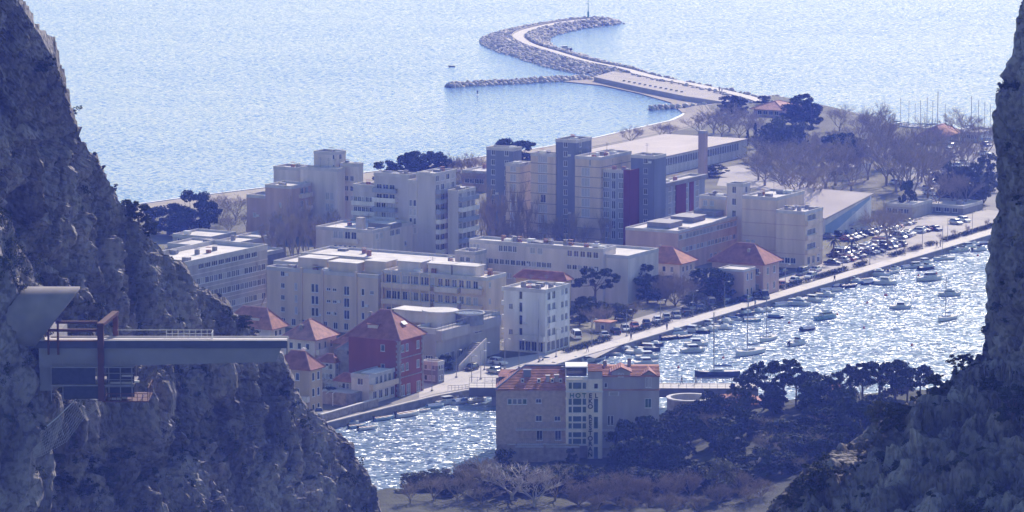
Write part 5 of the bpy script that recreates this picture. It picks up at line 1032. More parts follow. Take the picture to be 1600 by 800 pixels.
row('bare', [(708, 285, 9, 9), (722, 283, 8.5, 8), (737, 282, 9, 9), (750, 279, 8.5, 8), (700, 278, 8, 8), (715, 300, 8, 8), (745, 300, 8, 7)], 'bare lilac tree', 'along the beach behind the balcony tower block')
row('dark', [(800, 262, 9, 10), (818, 262, 8.5, 8), (786, 262, 7, 7)], 'dark pine crown', 'rising behind the leftmost tall tower')
row('poplar', [(803, 392, 21, 5), (780, 386, 15, 4), (757, 392, 14, 4), (793, 395, 12, 4), (912, 398, 9, 4), (838, 398, 8, 4), (752, 372, 12, 4), (822, 394, 17, 5), (858, 396, 12, 4.5), (890, 397, 13, 4.5), (945, 396, 12, 4.5), (770, 396, 19, 5), (740, 398, 13, 4.5)], 'bare poplar', 'in front of the tall towers')
row('bare', [(605, 408, 6, 5), (540, 395, 6, 5), (555, 405, 5, 5)], 'small bare tree', 'before the small pale three storey block')
row('bare', [(738, 440, 9, 7), (755, 446, 9, 7), (725, 432, 8, 6), (812, 440, 6, 5), (845, 436, 6, 5)], 'bare thin tree', 'before the long pale building')
row('bare', [(762 + 17 * j, 398 - (j * 13) % 22, 7 + j % 4, 6 + j % 3) for j in range(11)], 'thin bare tree', 'between long pale building and tall towers')
row('bare', [(430 + 13 * j, 392 - (j * 17) % 34, 8 + j % 5, 6.5) for j in range(8)], 'slender bare tree', 'before the stepped pale blocks')
row('bare', [(655 + 14 * j, 462 - (j * 7) % 12, 6, 5.5) for j in range(5)], 'small bare tree', 'behind the beige balconied block')
row('bare', [(986, 226, 7, 9), (1033, 218, 6.5, 8), (1045, 216, 6, 7)], 'bare rounded tree', 'on the beach behind the white hall')
row('bare', [(1095, 212, 9, 11), (1115, 208, 10, 12), (1140, 206, 11, 12), (1168, 212, 11, 12), (1128, 215, 9, 11), (1155, 218, 9, 11), (1180, 220, 9, 10)], 'dense bare grey tree', 'in the park before the beach restaurant')
row('dark', [(1136, 178, 6, 6), (1148, 182, 7, 7), (1255, 196, 10.5, 10), (1268, 198, 8, 8), (1238, 195, 7, 8), (1160, 180, 5.5, 5), (1194, 163, 3, 5)], 'dark pine', 'around the beach restaurant')
row('olive', [(1205, 250, 13, 12), (1225, 255, 13, 13), (1245, 252, 12, 11)], 'tall pale green budding tree', 'right of the white hall')
row('cone', [(1180, 232, 8, 2.2), (1168, 228, 5, 2)], 'slim dark cypress', 'at the right end of the white hall')
row('bare', [(1265, 345, 22, 24), (1222, 300, 14, 18), (1290, 300, 14, 16), (1240, 320, 14, 18), (1305, 290, 13, 15), (1195, 290, 10, 12)], 'large spreading bare tree', 'behind the beige quay block')
row('round', [(1320, 262, 10, 11), (1300, 258, 9, 10), (1335, 256, 8, 8), (1118, 276, 3.5, 7), (1107, 276, 3, 6)], 'green bushy tree', 'before and beside the sports court')
row('bare', [(1312, 205, 8, 10), (1362, 225, 12, 12), (1350, 222, 10, 10), (1505, 222, 10, 12), (1340, 232, 8, 8), (1375, 230, 9, 9)], 'pinkish bare tree', 'near the marina shore')
row('bare', [(1400, 300, 16, 14), (1425, 322, 20, 18), (1385, 290, 14, 13), (1450, 310, 15, 13), (1440, 285, 13, 12), (1470, 300, 13, 11), (1410, 262, 12, 12), (1380, 262, 11, 12)], 'tall bare tree', 'standing between car park and marina')
row('bare', [(1330 + 13 * j, 300 - (j * 37) % 55, 12 + (j * 5) % 7, 11 + (j * 3) % 6) for j in range(0, 17, 2)], 'bare greyish tree', 'scattered over the park behind the car park')
row('bare', [(1185 + 11 * j, 282 - (j * 29) % 40, 9 + (j * 5) % 5, 10 + (j * 3) % 4) for j in range(12)], 'bare brown tree', 'on the sports court edge')
row('round', [(1418, 335, 9, 4.5)], 'narrow ivy green tree', 'under the tall bare trees by the car park')
row('bare', [(1388, 390, 13.5, 13), (1372, 378, 10, 10), (1402, 372, 10, 9)], 'brownish bare tree', 'in the middle of the river car park')
row('olive', [(1500, 320, 11, 11), (1520, 322, 12, 10), (1485, 318, 11, 9), (1540, 300, 11, 9), (1530, 318, 9, 8)], 'greyish bushy tree', 'at the far end of the quay road')
row('bare', [(1490, 325, 10, 10), (1508, 326, 10, 9), (1465, 328, 10, 9)], 'bare tree', 'before the dark shed at the end of the quay')
row('umbrella', [(932, 482, 9.5, 12)], 'large dark umbrella pine', 'beside the white five storey block')
row('round', [(915, 498, 5, 6), (905, 508, 4.5, 5)], 'small rounded shrub', 'under the umbrella pine')
row('dark', [(1000, 468, 9, 7), (1012, 474, 7, 7), (995, 452, 8, 6), (1035, 462, 5, 6), (1108, 466, 7.5, 8), (1125, 470, 7, 8), (1140, 465, 6.5, 6), (1095, 462, 6, 6)], 'dark evergreen', 'between the two red roofed houses')
row('willow', [(1055, 478, 9, 11), (1040, 474, 8, 9), (1072, 476, 8, 9), (1028, 472, 6, 6)], 'pinkish bare tree', 'in front of the first red roofed house')
row('olive', [(1085, 482, 4, 5), (960, 500, 4, 6), (975, 498, 3.5, 6), (945, 494, 3.5, 5)], 'low olive green bush', 'along the car park edge')
row('bare', [(945, 512, 6, 6), (925, 512, 6, 6), (988, 498, 5, 6)], 'small bare tree', 'beside the kiosk by the umbrella pine')
row('bare', [(525, 608, 7, 7), (540, 618, 6, 6), (512, 605, 8, 7), (500, 622, 6, 6)], 'bare garden tree', 'between the yellowish house and grey roofed house')
row('dark', [(538, 625, 3.5, 5), (518, 628, 3, 4), (482, 620, 3, 4), (508, 512, 3, 3), (478, 512, 4, 4), (555, 512, 3, 4), (697, 580, 3.5, 3), (658, 590, 3, 3)], 'dark garden shrub', 'among the riverside houses')
# near bank
BZ = lambda p: float(bankz(np.array([p.x]), np.array([p.y]))[0])
def brow(kind, lst, desc, where, nm=None):
    lst = sorted(lst)
    for i, (px, Y, h, w_) in enumerate(lst):
        x = (px - 800) / F * (Y + 8.5); z = float(bankz(np.array([x]), np.array([float(Y)]))[0]) - .1
        lab = f'{desc} {where}' if len(lst) == 1 else f'{desc} {where}, {ORD[i] + " from left" if i else "leftmost"}'
        tree(kind, 0, 0, h, w_, lab, loc=(x, Y, z), group=f'{desc}s {where}', nm=nm)
brow('plane', [(800, 742, 7.4, 14), (835, 738, 6.8, 12)], 'bare pale branched plane tree', 'below the hotel')
brow('bare', [(742, 745, 7, 8), (728, 752, 6, 6), (765, 748, 8, 8), (750, 760, 6, 6), (868, 742, 7, 9)], 'bare twiggy tree', 'on the bank below the hotel')
brow('olive', [(640, 753, 3.2, 5), (656, 754, 3.2, 5), (672, 755, 3.4, 5), (688, 755, 3.3, 5), (704, 756, 3.4, 5)], 'low clipped tree', 'in the row on the river bank')
brow('dark', [(735, 757, 3.5, 5), (722, 754, 3, 4), (700, 748, 2.4, 4), (760, 772, 4, 4), (790, 770, 5, 4)], 'dark round bush', 'on the bank beside the clipped trees')
brow('dark', [(894, 779, 3.6, 2.2), (880, 776, 1.7, 6), (855, 774, 1.3, 6), (880, 766, 2.0, 6), (868, 764, 1.6, 7), (955, 764, 2.0, 4), (838, 766, 1.2, 6), (815, 768, 1.4, 5), (962, 777, 4.2, 4), (890, 755, 3.0, 9), (850, 754, 3, 9), (925, 750, 1.6, 7)], 'dark evergreen shrub', 'against the hotel rock', )
brow('dark', [(978, 780, 8.5, 7), (992, 778, 8.8, 7), (1008, 780, 9.2, 7), (1024, 778, 8.5, 8), (984, 768, 6.5, 7), (1003, 766, 7.5, 10)], 'tall dark evergreen', 'covering the right end of the hotel')
brow('yellow', [(1125, 742, 6.5, 6.5)], 'yellow green spring tree', 'at the bottom edge of the view')
brow('willow', [(940, 740, 5.5, 9), (975, 742, 6, 9), (1005, 741, 5.5, 9), (1045, 742, 5.5, 9), (1080, 744, 5.5, 8), (1160, 742, 5, 7), (905, 738, 5, 8)], 'pinkish bare shrub', 'along the bottom edge of the view')
brow('umbrella', [(1170, 806, 8.6, 8), (1195, 812, 9, 9), (1225, 810, 9, 9), (1150, 815, 7, 6), (1245, 806, 8, 7)], 'dark open crowned pine', 'against the glittering river beside the red roof')
brow('umbrella', [(1330, 800, 8.8, 9), (1350, 806, 8.4, 9), (1378, 802, 9, 10), (1400, 806, 8.6, 9), (1420, 800, 8.2, 8), (1440, 806, 7.6, 8)], 'dark pine', 'in the right group against the river')
wood = []
rw = random.Random(9)
for i in range(74):
    wood.append((1040 + rw.random() * 400, 752 + (i % 8) * 8 + rw.random() * 5, rw.uniform(3.8, 6.8), rw.uniform(4.5, 7.5)))
for kind, sl, desc in (('dark', slice(0, 34), 'dark evergreen tree'), ('round', slice(34, 54), 'bushy evergreen tree'), ('olive', slice(54, 64), 'greyish green tree'), ('bare', slice(64, 74), 'bare twiggy tree')):
    brow(kind, wood[sl], desc, 'on the shaded slope right of the hotel')
brow('bare', [(640 + 37 * j, 738 + (j * 5) % 7, 4.5 + j % 3, 6 + j % 2) for j in range(4)], 'small bare bush', 'on the lower left of the bank')
brow('willow', [(905 + 26 * j + (j * 37) % 11, 739 - (j * 5) % 9, 2.6 + (j % 3) * .7, 5 + j % 3) for j in range(12)], 'brown twiggy thicket', 'at the foot of the view')
brow('dark', [(760 + 31 * j, 747 + (j * 7) % 6, 3 + (j % 3) * .8, 6 + j % 3) for j in range(14)], 'dark thicket bush', 'behind the brown thickets')
brow('dark', [(750 + 23 * j, 768 - (j * 11) % 17, (1.5 if j < 6 else 2.6) + (j % 3) * .4, 5 + j % 4) for j in range(12) if j not in (6, 7, 8)], 'dark leafy bush', 'under the hotel terrace walls')
# hedges
def hedge(u0, u1, v, wd, h, label, group):
    L = u1 - u0; n = max(3, int(L / .55)); cs = [(wd * .28 * ((i % 2) * 2 - 1), (i + .5) * L / n, h * .5) for i in range(n)]; p = uv(u0, v)
    o = link('hedge', leafmesh('hedge', cs, [h * .52] * n, 70, .13, HEDGE, .95), None, tuple(p), -math.atan2(UQ.x, UQ.y)); tag(o, label, 'hedge', group)
HEDP = [(866, 553, 882, 550), (884, 549, 904, 543), (905, 542, 930, 532), (983, 524, 1013, 516), (1016, 514, 1036, 508), (1046, 508, 1051, 506), (1064, 500, 1087, 491), (1090, 491, 1118, 482), (1118, 484, 1124, 481), (1131, 479, 1168, 470), (1218, 455, 1256, 446), (1258, 445, 1266, 443), (1277, 439, 1325, 425), (1334, 421, 1352, 416), (1395, 405, 1418, 399), (1422, 396, 1438, 391), (1448, 388, 1462, 385), (1482, 381, 1502, 374), (1508, 373, 1530, 365), (1535, 365, 1556, 357)]
for i, (a, b_, c_, d_) in enumerate(HEDP):
    u0, v0 = uvof(a, b_ - 3); u1, v1 = uvof(c_, d_ - 3); hedge(u0, max(u1, u0 + 1.5), -5.9, 1.5, 1.15, f'clipped dark hedge, {ORD[i] if i else "nearest"} {"counting away from the hotel " if i else ""}along the quay promenade', 'clipped hedges along the quay')
# scrub on the cliffs: leaf clumps rooted on ledges of the displaced rock, one uncountable mass per wall
def scrub(P, N, n, seed, cond, smin, smax, dens=None):
    NN = normals(P); NN *= np.sign((NN * N).sum(-1, keepdims=True)); D = P[..., 1] * ct - (P[..., 2] - H) * st; X = 800 + F * P[..., 0] / D; Y = 400 - F * (P[..., 1] * st + (P[..., 2] - H) * ct) / D
    m_ = fbm(P / 14, 3, seed + 50); ok = (X > -30) & (X < 1630) & (Y > -30) & (Y < 830) & (NN[..., 2] + m_ * .55 > cond)
    idx = np.argwhere(ok); rg = np.random.default_rng(seed); sel = idx[rg.choice(len(idx), min(n, len(idx)), replace=False)]; cs, rs = [], []
    for i, j in sel:
        s = rg.uniform(smin, smax) * (1 + max(0, m_[i, j])); p = P[i, j]
        for k in range(3): cs.append(p + rg.normal(size=3) * s * .5 + np.array([0, 0, s * .3])); rs.append(s * .75)
    return cs, rs
for nm_, P_, N_, n_, sd_, cd_, a_, b_ in (('cliff_scrub', PL, NL, 650, 5, .74, .25, .8), ('cliff_scrub', PR, NR, 300, 6, .85, .2, .6), ('cliff_scrub', PB, NB, 160, 7, .3, .4, 1.1)):
    cs, rs = scrub(P_, N_, n_, sd_, cd_, a_, b_); tag(link(nm_, leafmesh(nm_, cs, rs, 36, .15, LEAFD, .8)), kind='stuff')
# dense scrub mass and larger trees on the cliffs
def onsurf(P, px, py):
    # nearest surface point to a photo position
    D = P[..., 1] * ct - (P[..., 2] - H) * st; X = 800 + F * P[..., 0] / D; Y = 400 - F * (P[..., 1] * st + (P[..., 2] - H) * ct) / D
    e = (X - px) ** 2 + (Y - py) ** 2 + P[..., 1] * .02; k = np.unravel_index(np.argmin(e), e.shape); return Vector(P[k])
for i, (px, py, h, w_, kd, lab) in enumerate([(1502, 590, 3.4, 4.6, 'umbrella', 'wind bent dark pine on the crest of the right spur'), (1462, 596, 1.8, 2.4, 'dark', 'small dark tree below the wind bent pine on the right spur'), (1545, 640, 4.5, 4, 'dark', 'dark tree left of the pillar foot on the right spur'), (1580, 660, 5, 4, 'dark', 'dark tree at the foot of the right pillar'),
    (1395, 680, 4.2, 4.5, 'dark', 'dark bush high on the crest of the right spur'), (1415, 665, 3.2, 3.5, 'dark', 'second dark bush on the crest of the right spur'), (1370, 652, 3, 3, 'olive', 'open bush on the crest of the right spur near the pines'), (1280, 765, 3.6, 5, 'dark', 'dense dark bush on the lower end of the right spur'), (1310, 755, 3, 4, 'dark', 'dark bush above the dense bush on the right spur'), (1575, 610, 3, 3.4, 'dark', 'dark shrub tree beneath the right rock pillar'), (1240, 790, 2.4, 3.4, 'dark', 'dark shrub at the lowest corner of the right spur'),
    (218, 345, 3.4, 4, 'dark', 'dark scrubby tree on the ridge of the left cliff near the beach pines'), (205, 335, 3, 3, 'dark', 'dark bush on the ridge of the left cliff'), (235, 368, 2.6, 3, 'dark', 'third dark bush down the ridge of the left cliff'), (375, 512, 2.6, 4, 'dark', 'dark bush on the left cliff ridge above the bridge end'), (68, 108, 3.2, 3.4, 'dark', 'dark scrub high on the left cliff'), (12, 190, 3.4, 4, 'dark', 'dark scrub at the left picture edge, halfway up'), (80, 260, 2.6, 3, 'dark', 'dark scrub in the gully of the left cliff')]):
    p = onsurf(PR if px > 800 else PL, px, py); tree(kd, 0, 0, h, w_, lab, loc=tuple(p - Vector((0, 0, .4))), nm='scrub_tree')
lo = [(20, 580), (45, 600), (15, 620), (60, 575), (40, 640), (80, 610), (20, 660), (5, 600), (70, 640), (100, 600), (60, 740), (85, 730), (100, 755), (130, 770), (45, 770), (15, 690), (105, 700), (190, 720), (150, 640), (165, 760), (230, 690)]
for i, (px, py) in enumerate(sorted(lo)):
    p = onsurf(PL, px, py); tree('dark' if i % 3 else 'round', 0, 0, rt.uniform(2.5, 4.2), rt.uniform(3, 4.6), f'dark scrub tree on the slope below the tunnel hood, {ORD[i] if i else "leftmost"}{" from the left" if i else ""}', loc=tuple(p - Vector((0, 0, .6))), nm='scrub_tree', group='scrub trees on the slope below the tunnel hood')
# ================================================================= CARS
def paint(name, col, rough=.3, metal=0.0): return mat(name, col, rough, .04, 1, metal=metal, spec=.6)
PAINTS = [('silver', paint('silver_paint', (.45, .46, .48), .3, .6)), ('white', paint('white_paint', (.75, .75, .75))), ('dark blue', paint('dark_blue_paint', (.03, .05, .13))), ('black', paint('black_paint', (.02, .02, .025))),
          ('dark red', paint('dark_red_paint', (.22, .03, .03))), ('grey', paint('grey_paint', (.16, .17, .18), .3, .5)), ('pale blue', paint('pale_blue_paint', (.25, .35, .48)))]
CGL = mat('car_glass', (.02, .025, .035), .06, .2, 1, spec=.8); TYRE = mat('tyre_rubber', (.02, .02, .02), .9, .2, 3); RIM = mat('wheel_rim', (.45, .45, .46), .35, .1, 3, metal=.8); LAMP = mat('lamp_glass', (.75, .74, .70), .15, .1, 2); TAIL = mat('tail_lamp', (.35, .02, .02), .3, .1, 2)
def carbody(L, W, Hh, hood, tail, kind):
    x = W / 2; q = MB()
    prof = [(-L / 2, .35, .9), (-L / 2 + .06, .62, .93), (-L / 2 + hood * .9, .82, .96), (-L / 2 + hood, .88, 1.0), (L / 2 - tail, .92, 1.0), (L / 2 - .08, .84, .96), (L / 2, .45, .92)]
    rings = []
    for y, z, k in prof: rings.append([(-x * k, y, .22), (-x * k, y, z * .75), (-x * k * .92, y, z), (x * k * .92, y, z), (x * k, y, z * .75), (x * k, y, .22)])
    q.loft(rings); return q
def carglass(L, W, Hh, hood, tail, kind):
    x = W / 2 * .9; f0, f1 = -L / 2 + hood - .05, -L / 2 + hood + .7; r1, r0 = (L / 2 - tail - .45, L / 2 - tail + .1) if kind != 'van' else (L / 2 - .12, L / 2 - .06); q = MB()
    q.loft([[(-x, f0, .86), (x, f0, .86), (x, r0, .86), (-x, r0, .86)], [(-x * .82, f1, Hh - .06), (x * .82, f1, Hh - .06), (x * .82, r1, Hh - .06), (-x * .82, r1, Hh - .06)]]); return q
def carroof(L, W, Hh, hood, tail, kind):
    x = W / 2 * .9 * .84; f1 = -L / 2 + hood + .66; r1 = L / 2 - tail - .4 if kind != 'van' else L / 2 - .1; q = MB()
    q.loft([[(-x, f1, Hh - .06), (x, f1, Hh - .06), (x, r1, Hh - .06), (-x, r1, Hh - .06)], [(-x * .88, f1 + .12, Hh), (x * .88, f1 + .12, Hh), (x * .88, r1 - .1, Hh), (-x * .88, r1 - .1, Hh)]])
    for a, yb, yt in ((-1, -L / 2 + hood, f1), (1, -L / 2 + hood, f1)):
        q.tube([(a * W / 2 * .9, yb, .86), (a * x, yt, Hh - .06)], .035, 4)
    for a in (-1, 1): q.tube([(a * x, r1, Hh - .06), (a * W / 2 * .9, (L / 2 - tail + .05) if kind != 'van' else L / 2 - .08, .86)], .05, 4); q.tube([(a * x * 1.07, 0, Hh - .1), (a * W / 2 * .91, .05, .86)], .04, 4)
    return q
wq = MB(); wq.tube([(-.1, 0, 0), (.1, 0, 0)], .32, 12); WHM = wq.mesh('wheel', TYRE); wq = MB(); wq.tube([(-.115, 0, 0), (.115, 0, 0)], .19, 8); RMM = wq.mesh('rim', RIM)
lq = MB(); lq.box(-.18, .18, -.04, .04, -.07, .07); HLM = lq.mesh('headlight', LAMP); lq = MB(); lq.box(-.14, .14, -.04, .04, -.1, .1); TLM = lq.mesh('tail_light', TAIL)
CARK = {'hatch': (4.1, 1.75, 1.48, 1.05, .55), 'saloon': (4.6, 1.78, 1.43, 1.15, .95), 'estate': (4.6, 1.8, 1.5, 1.1, .35), 'van': (4.9, 1.95, 2.0, .75, .1)}
CM = {}
def car(px, py, kind, pi, heading, label, group='cars parked along the river road', loc=None):
    L, W, Hh, hood, tail = CARK[kind]; nm, m = PAINTS[pi]; kk = (kind, pi)
    if kk not in CM: CM[kk] = (carbody(L, W, Hh, hood, tail, kind).mesh('body', m), carroof(L, W, Hh, hood, tail, kind).mesh('roof', m))
    if kind not in CM: CM[kind] = carglass(L, W, Hh, hood, tail, kind).mesh('windows', CGL)
    p = loc if loc is not None else g(px, py, 1.54)
    t = thing('parked_car' if kind != 'van' else 'parked_van', label, 'car' if kind != 'van' else 'van', tuple(p), heading, group); link('body', CM[kk][0], t); link('roof', CM[kk][1], t); link('windows', CM[kind], t)
    for a in (-1, 1):
        for y in (-L * .31, L * .31): o = link('wheel', WHM, t, (a * (W / 2 - .1), y, .32)); link('rim', RMM, o)
        link('headlight', HLM, t, (a * W * .34, -L / 2 - .0, .56)); link('tail_light', TLM, t, (a * W * .38, L / 2 - .0, .66))
    return t
HQ = -math.atan2(UQ.x, UQ.y)      # local y axis along the quay
rc = random.Random(15)
QC = [(900, 528, 'van', 1), (944, 527, 'saloon', 0), (962, 521, 'hatch', 3), (977, 517, 'hatch', 0), (992, 513, 'saloon', 4), (1010, 508, 'saloon', 3), (1027, 503, 'saloon', 1), (1041, 499, 'hatch', 0), (1056, 496, 'saloon', 5), (1071, 489, 'saloon', 3), (1081, 482, 'hatch', 1), (1094, 485, 'saloon', 2), (1111, 477, 'van', 5), (1134, 470, 'saloon', 1), (1149, 463, 'van', 1), (1182, 466, 'hatch', 3), (1194, 466, 'van', 5), (1223, 448, 'saloon', 4), (1243, 441, 'hatch', 1), (1221, 428, 'hatch', 3), (1253, 429, 'van', 5), (1267, 434, 'estate', 1), (1275, 424, 'saloon', 0), (1168, 470, 'hatch', 2),
      (775, 583, 'saloon', 0), (778, 569, 'estate', 1), (497, 648, 'estate', 0), (737, 578, 'hatch', 3)]
for i, (px, py, kd, pi) in enumerate(QC):
    if i < 24: lab = f'{PAINTS[pi][0]} parked {"van" if kd == "van" else "car"}, {ORD[i] if i else "nearest"} {"counting from the white block " if i else ""}beside the quay hedges'
    else: lab = ['silver car waiting on the sunlit plaza', 'white estate car by the railing under the white block', 'silver estate car with glinting roof beside the cliff foot', 'black hatchback parked by the outdoor stair'][i - 24]
    a = HQ + (R(rc.uniform(-5, 5)) if i not in (24, 25, 26) else R([70, 75, 40][i - 24])); car(px, py, kd, pi, a + (R(35) if i < 18 else 0) + (math.pi if rc.random() < .4 else 0), lab, 'cars parked beside the quay hedges' if i < 24 else None)
# car park rows
k = 0; u_s, v_s = uvof(1290, 408); u_e, v_e = uvof(1462, 352)
for rnum, (dv, a, b_, tt) in enumerate(((-13, 1300, 1405, 'front'), (-19, 1300, 1450, 'middle'), (-29, 1320, 1455, 'back'), (-36, 1292, 1350, 'rear'))):
    u = 178.0; n = 0
    cand = []
    while u < 350:
        q_ = proj(uv(u, dv)); u += 2.75
        if a < q_[0] < b_ and rc.random() < .90: cand.append(u - 2.75)
    for u in cand:
        pi = rc.choice([0, 0, 1, 1, 2, 3, 3, 4, 5, 5, 6]); kd = rc.choice(['hatch', 'hatch', 'saloon', 'estate', 'saloon', 'van']) if rc.random() < .9 else 'hatch'
        car(0, 0, kd, pi, HQ + R(90) + R(rc.uniform(-4, 4)) + (math.pi if rc.random() < .5 else 0), f'{PAINTS[pi][0]} {"van" if kd == "van" else "car"}, {ORD[min(n, 39)]} from the left in the {tt} row of the car park', 'cars in the river car park', loc=uv(u, dv + rc.uniform(-.3, .3), 1.53)); n += 1
for px, py, kd, pi, lab in ((1462, 360, 'saloon', 2, 'dark blue car crossing the end of the car park'), (1494, 350, 'estate', 0, 'silver car near the far shed'), (1506, 346, 'estate', 1, 'white car behind the silver car near the far shed'), (1350, 226, 'van', 1, 'white camper van by the marina trees'), (1376, 234, 'saloon', 1, 'white car behind the marina trees')):
    car(px, py, kd, pi, HQ + R(60), lab, None)
mc = []
for i in range(26):
    mc.append((1395 + rc.random() * 150, 222 + rc.random() * 90, rc.choice(['hatch', 'saloon', 'estate']), rc.choice([0, 1, 1, 1, 0, 2])))
for i, a in enumerate(sorted(mc)): car(a[0], a[1], a[2], a[3], HQ + R(rc.choice([60, 75, 90])), f'{PAINTS[a[3]][0]} car, {ORD[i]} from the left in the far marina yard', 'cars in the marina yard')
# ================================================================= BOATS
HW = mat('white_hull', (.68, .68, .67), .35, .08, .6); HB = mat('dark_blue_hull', (.03, .045, .09), .35, .15, .6); HP = mat('pale_blue_hull', (.28, .42, .50), .4, .1, .6); DECKW = mat('boat_deck', (.50, .46, .41), .6, .15, 1.5); TARP = mat('blue_tarpaulin', (.10, .17, .30), .8, .15, 1); WOOD = mat('varnished_wood', (.25, .12, .06), .5, .2, 2); OUTB = mat('outboard_black', (.03, .03, .035), .4, .1, 2); MAST = mat('mast_aluminium', (.30, .30, .32), .4, .05, 2, metal=.5)
def hull(L, W, D, m, open_=True):
    q = MB(); st_ = [(-.5, .03, 1.35), (-.42, .38, 1.22), (-.25, .78, 1.08), (0, 1, 1.0), (.3, .97, 1.0), (.5, .82, 1.04)]; r = []
    for y, w_, s in st_:
        x = W / 2 * w_; z = D * s; r.append([(-x * .25, y * L * .96, -.25), (-x * .8, y * L, .12), (-x, y * L, z), (-x * .88, y * L, z + .02), (x * .88, y * L, z + .02), (x, y * L, z), (x * .8, y * L, .12), (x * .25, y * L * .96, -.25)])
    q.loft(r); h_ = q.mesh('hull', m, False)
    q = MB(); r = []
    for y, w_, s in st_[1:]: x = W / 2 * w_ * .82; z = D * s; r.append([(-x, y * L, z + .035), (x, y * L, z + .035)])
    q.loft(r, close=False, caps=False); return h_, q.mesh('deck', DECKW)
def boxm(nm, m, *bs, taper=None):
    q = MB()
    for b_ in bs: q.box(*b_)
    return q.mesh(nm, m)
def wedge(nm, m, x, y0, y1, z0, z1, k=.82, f=.35):
    q = MB(); q.loft([[(-x, y0, z0), (x, y0, z0), (x, y1, z0), (-x, y1, z0)], [(-x * k, y0 + f, z1), (x * k, y0 + f, z1), (x * k, y1 - f * .3, z1), (-x * k, y1 - f * .3, z1)]]); return q.mesh(nm, m)
BM = {}
def boat_parts(kind, hm):
    kk = (kind, hm.name)
    if kk in BM: return BM[kk]
    P = []
    if kind == 'open':
        a, d = hull(5, 1.9, .62, hm); q = MB(); P = [('hull', a, None), ('deck', d, None)]
        q = MB(); [q.box(-.72, .72, y, y + .28, .66, .72) for y in (-.8, .5, 1.6)]; P += [('thwarts', q.mesh('thwarts', WOOD), None), ('outboard', boxm('outboard', OUTB, (-.16, .16, 2.45, 2.85, .55, 1.15), (-.06, .06, 2.6, 2.75, -.3, .55)), None)]
    if kind == 'cover':
        a, d = hull(5.2, 2.0, .62, hm); P = [('hull', a, None), ('cover', wedge('cover', TARP, .9, -1.9, 2.5, .64, 1.1, .25, .6), None)]
    if kind == 'cuddy':
        a, d = hull(6, 2.3, .8, hm); P = [('hull', a, None), ('deck', d, None), ('cabin', wedge('cabin', HW, .85, -1.7, .6, .82, 1.5), None), ('windscreen', wedge('windscreen', CGL, .72, -.3, .62, 1.5, 1.95, .85, .3), None), ('outboard', boxm('outboard', OUTB, (-.2, .2, 2.95, 3.4, .6, 1.3), (-.07, .07, 3.05, 3.25, -.3, .6)), None)]
    if kind == 'cabin':
        a, d = hull(6.6, 2.5, .85, hm); P = [('hull', a, None), ('deck', d, None), ('cabin', wedge('cabin', HW, .95, -1.6, 1.2, .86, 1.35, .95, .2), None), ('windows', wedge('windows', CGL, .88, -1.25, 1.15, 1.35, 1.9, .93, .2), None), ('roof', wedge('roof', HW, .95, -1.1, 1.6, 1.9, 2.03, .95, .1), None), ('rail', railm(2.5, 6.6, .85), None)]
    if kind == 'cruiser':
        a, d = hull(9, 3.1, 1.15, hm); P = [('hull', a, None), ('deck', d, None), ('cabin', wedge('cabin', HW, 1.25, -2.6, 2.2, 1.16, 1.7, .95, .35), None), ('windows', wedge('windows', CGL, 1.16, -2.0, 2.0, 1.7, 2.3, .92, .3), None), ('roof', wedge('roof', HW, 1.22, -1.8, 3.2, 2.3, 2.48, .95, .15), None), ('flybridge', wedge('flybridge', HW, .9, -.9, 1.2, 2.48, 3.1, .9, .3), None), ('canopy', boxm('canopy', TARP, (-1.2, 1.2, 2.2, 4.2, 2.3, 2.36)), None), ('rail', railm(3.1, 9, 1.15), None)]
    if kind == 'sail':
        a, d = hull(9.5, 3.0, 1.05, hm); q = MB(); q.tube([(0, -.6, 1.0), (0, -.6, 13.5)], .11, 6); mm = q.mesh('mast', MAST); q = MB(); q.tube([(0, -.5, 2.1), (0, 3.4, 2.0)], .09, 6); bo = q.mesh('boom', MAST); q = MB(); q.tube([(0, -.4, 2.28), (0, 1.5, 2.3), (0, 3.2, 2.15)], [.2, .17, .08], 6); fs = q.mesh('furled_sail', TARP)
        q = MB(); q.tube([(0, -4.6, 1.4), (0, -.6, 13.3)], .02, 3); q.tube([(0, 4.7, 1.1), (0, -.6, 13.4)], .015, 3); q.tube([(-1.4, -.3, 1.1), (-.6, -.6, 7.5), (0, -.6, 13)], .015, 3); q.tube([(1.4, -.3, 1.1), (.6, -.6, 7.5), (0, -.6, 13)], .015, 3); q.box(-.7, .7, -.63, -.57, 7.45, 7.52); rg = q.mesh('rigging', MAST)
        P = [('hull', a, None), ('deck', d, None), ('coachroof', wedge('coachroof', HW, .85, -1.9, 1.4, 1.07, 1.55, .85, .5), None), ('windows', wedge('windows', CGL, .87, -1.2, .9, 1.2, 1.38, .97, .1), None), ('mast', mm, None), ('boom', bo, None), ('furled_sail', fs, None), ('rigging', rg, None), ('rail', railm(3.0, 9.5, 1.05), None)]
    BM[kk] = P; return P
def railm(W, L, D):
    q = MB(); st_ = [(-.5, .03, 1.35), (-.42, .38, 1.22), (-.25, .78, 1.08), (0, 1, 1.0)]
    for s in (-1, 1):
        q.tube([(s * W / 2 * w_ * .95, y * L * .98, D * z + .6) for y, w_, z in st_], .025, 4)
        for y, w_, z in st_: q.tube([(s * W / 2 * w_ * .95, y * L * .98, D * z), (s * W / 2 * w_ * .95, y * L * .98, D * z + .6)], .02, 3)
    return q.mesh('rail', MAST)
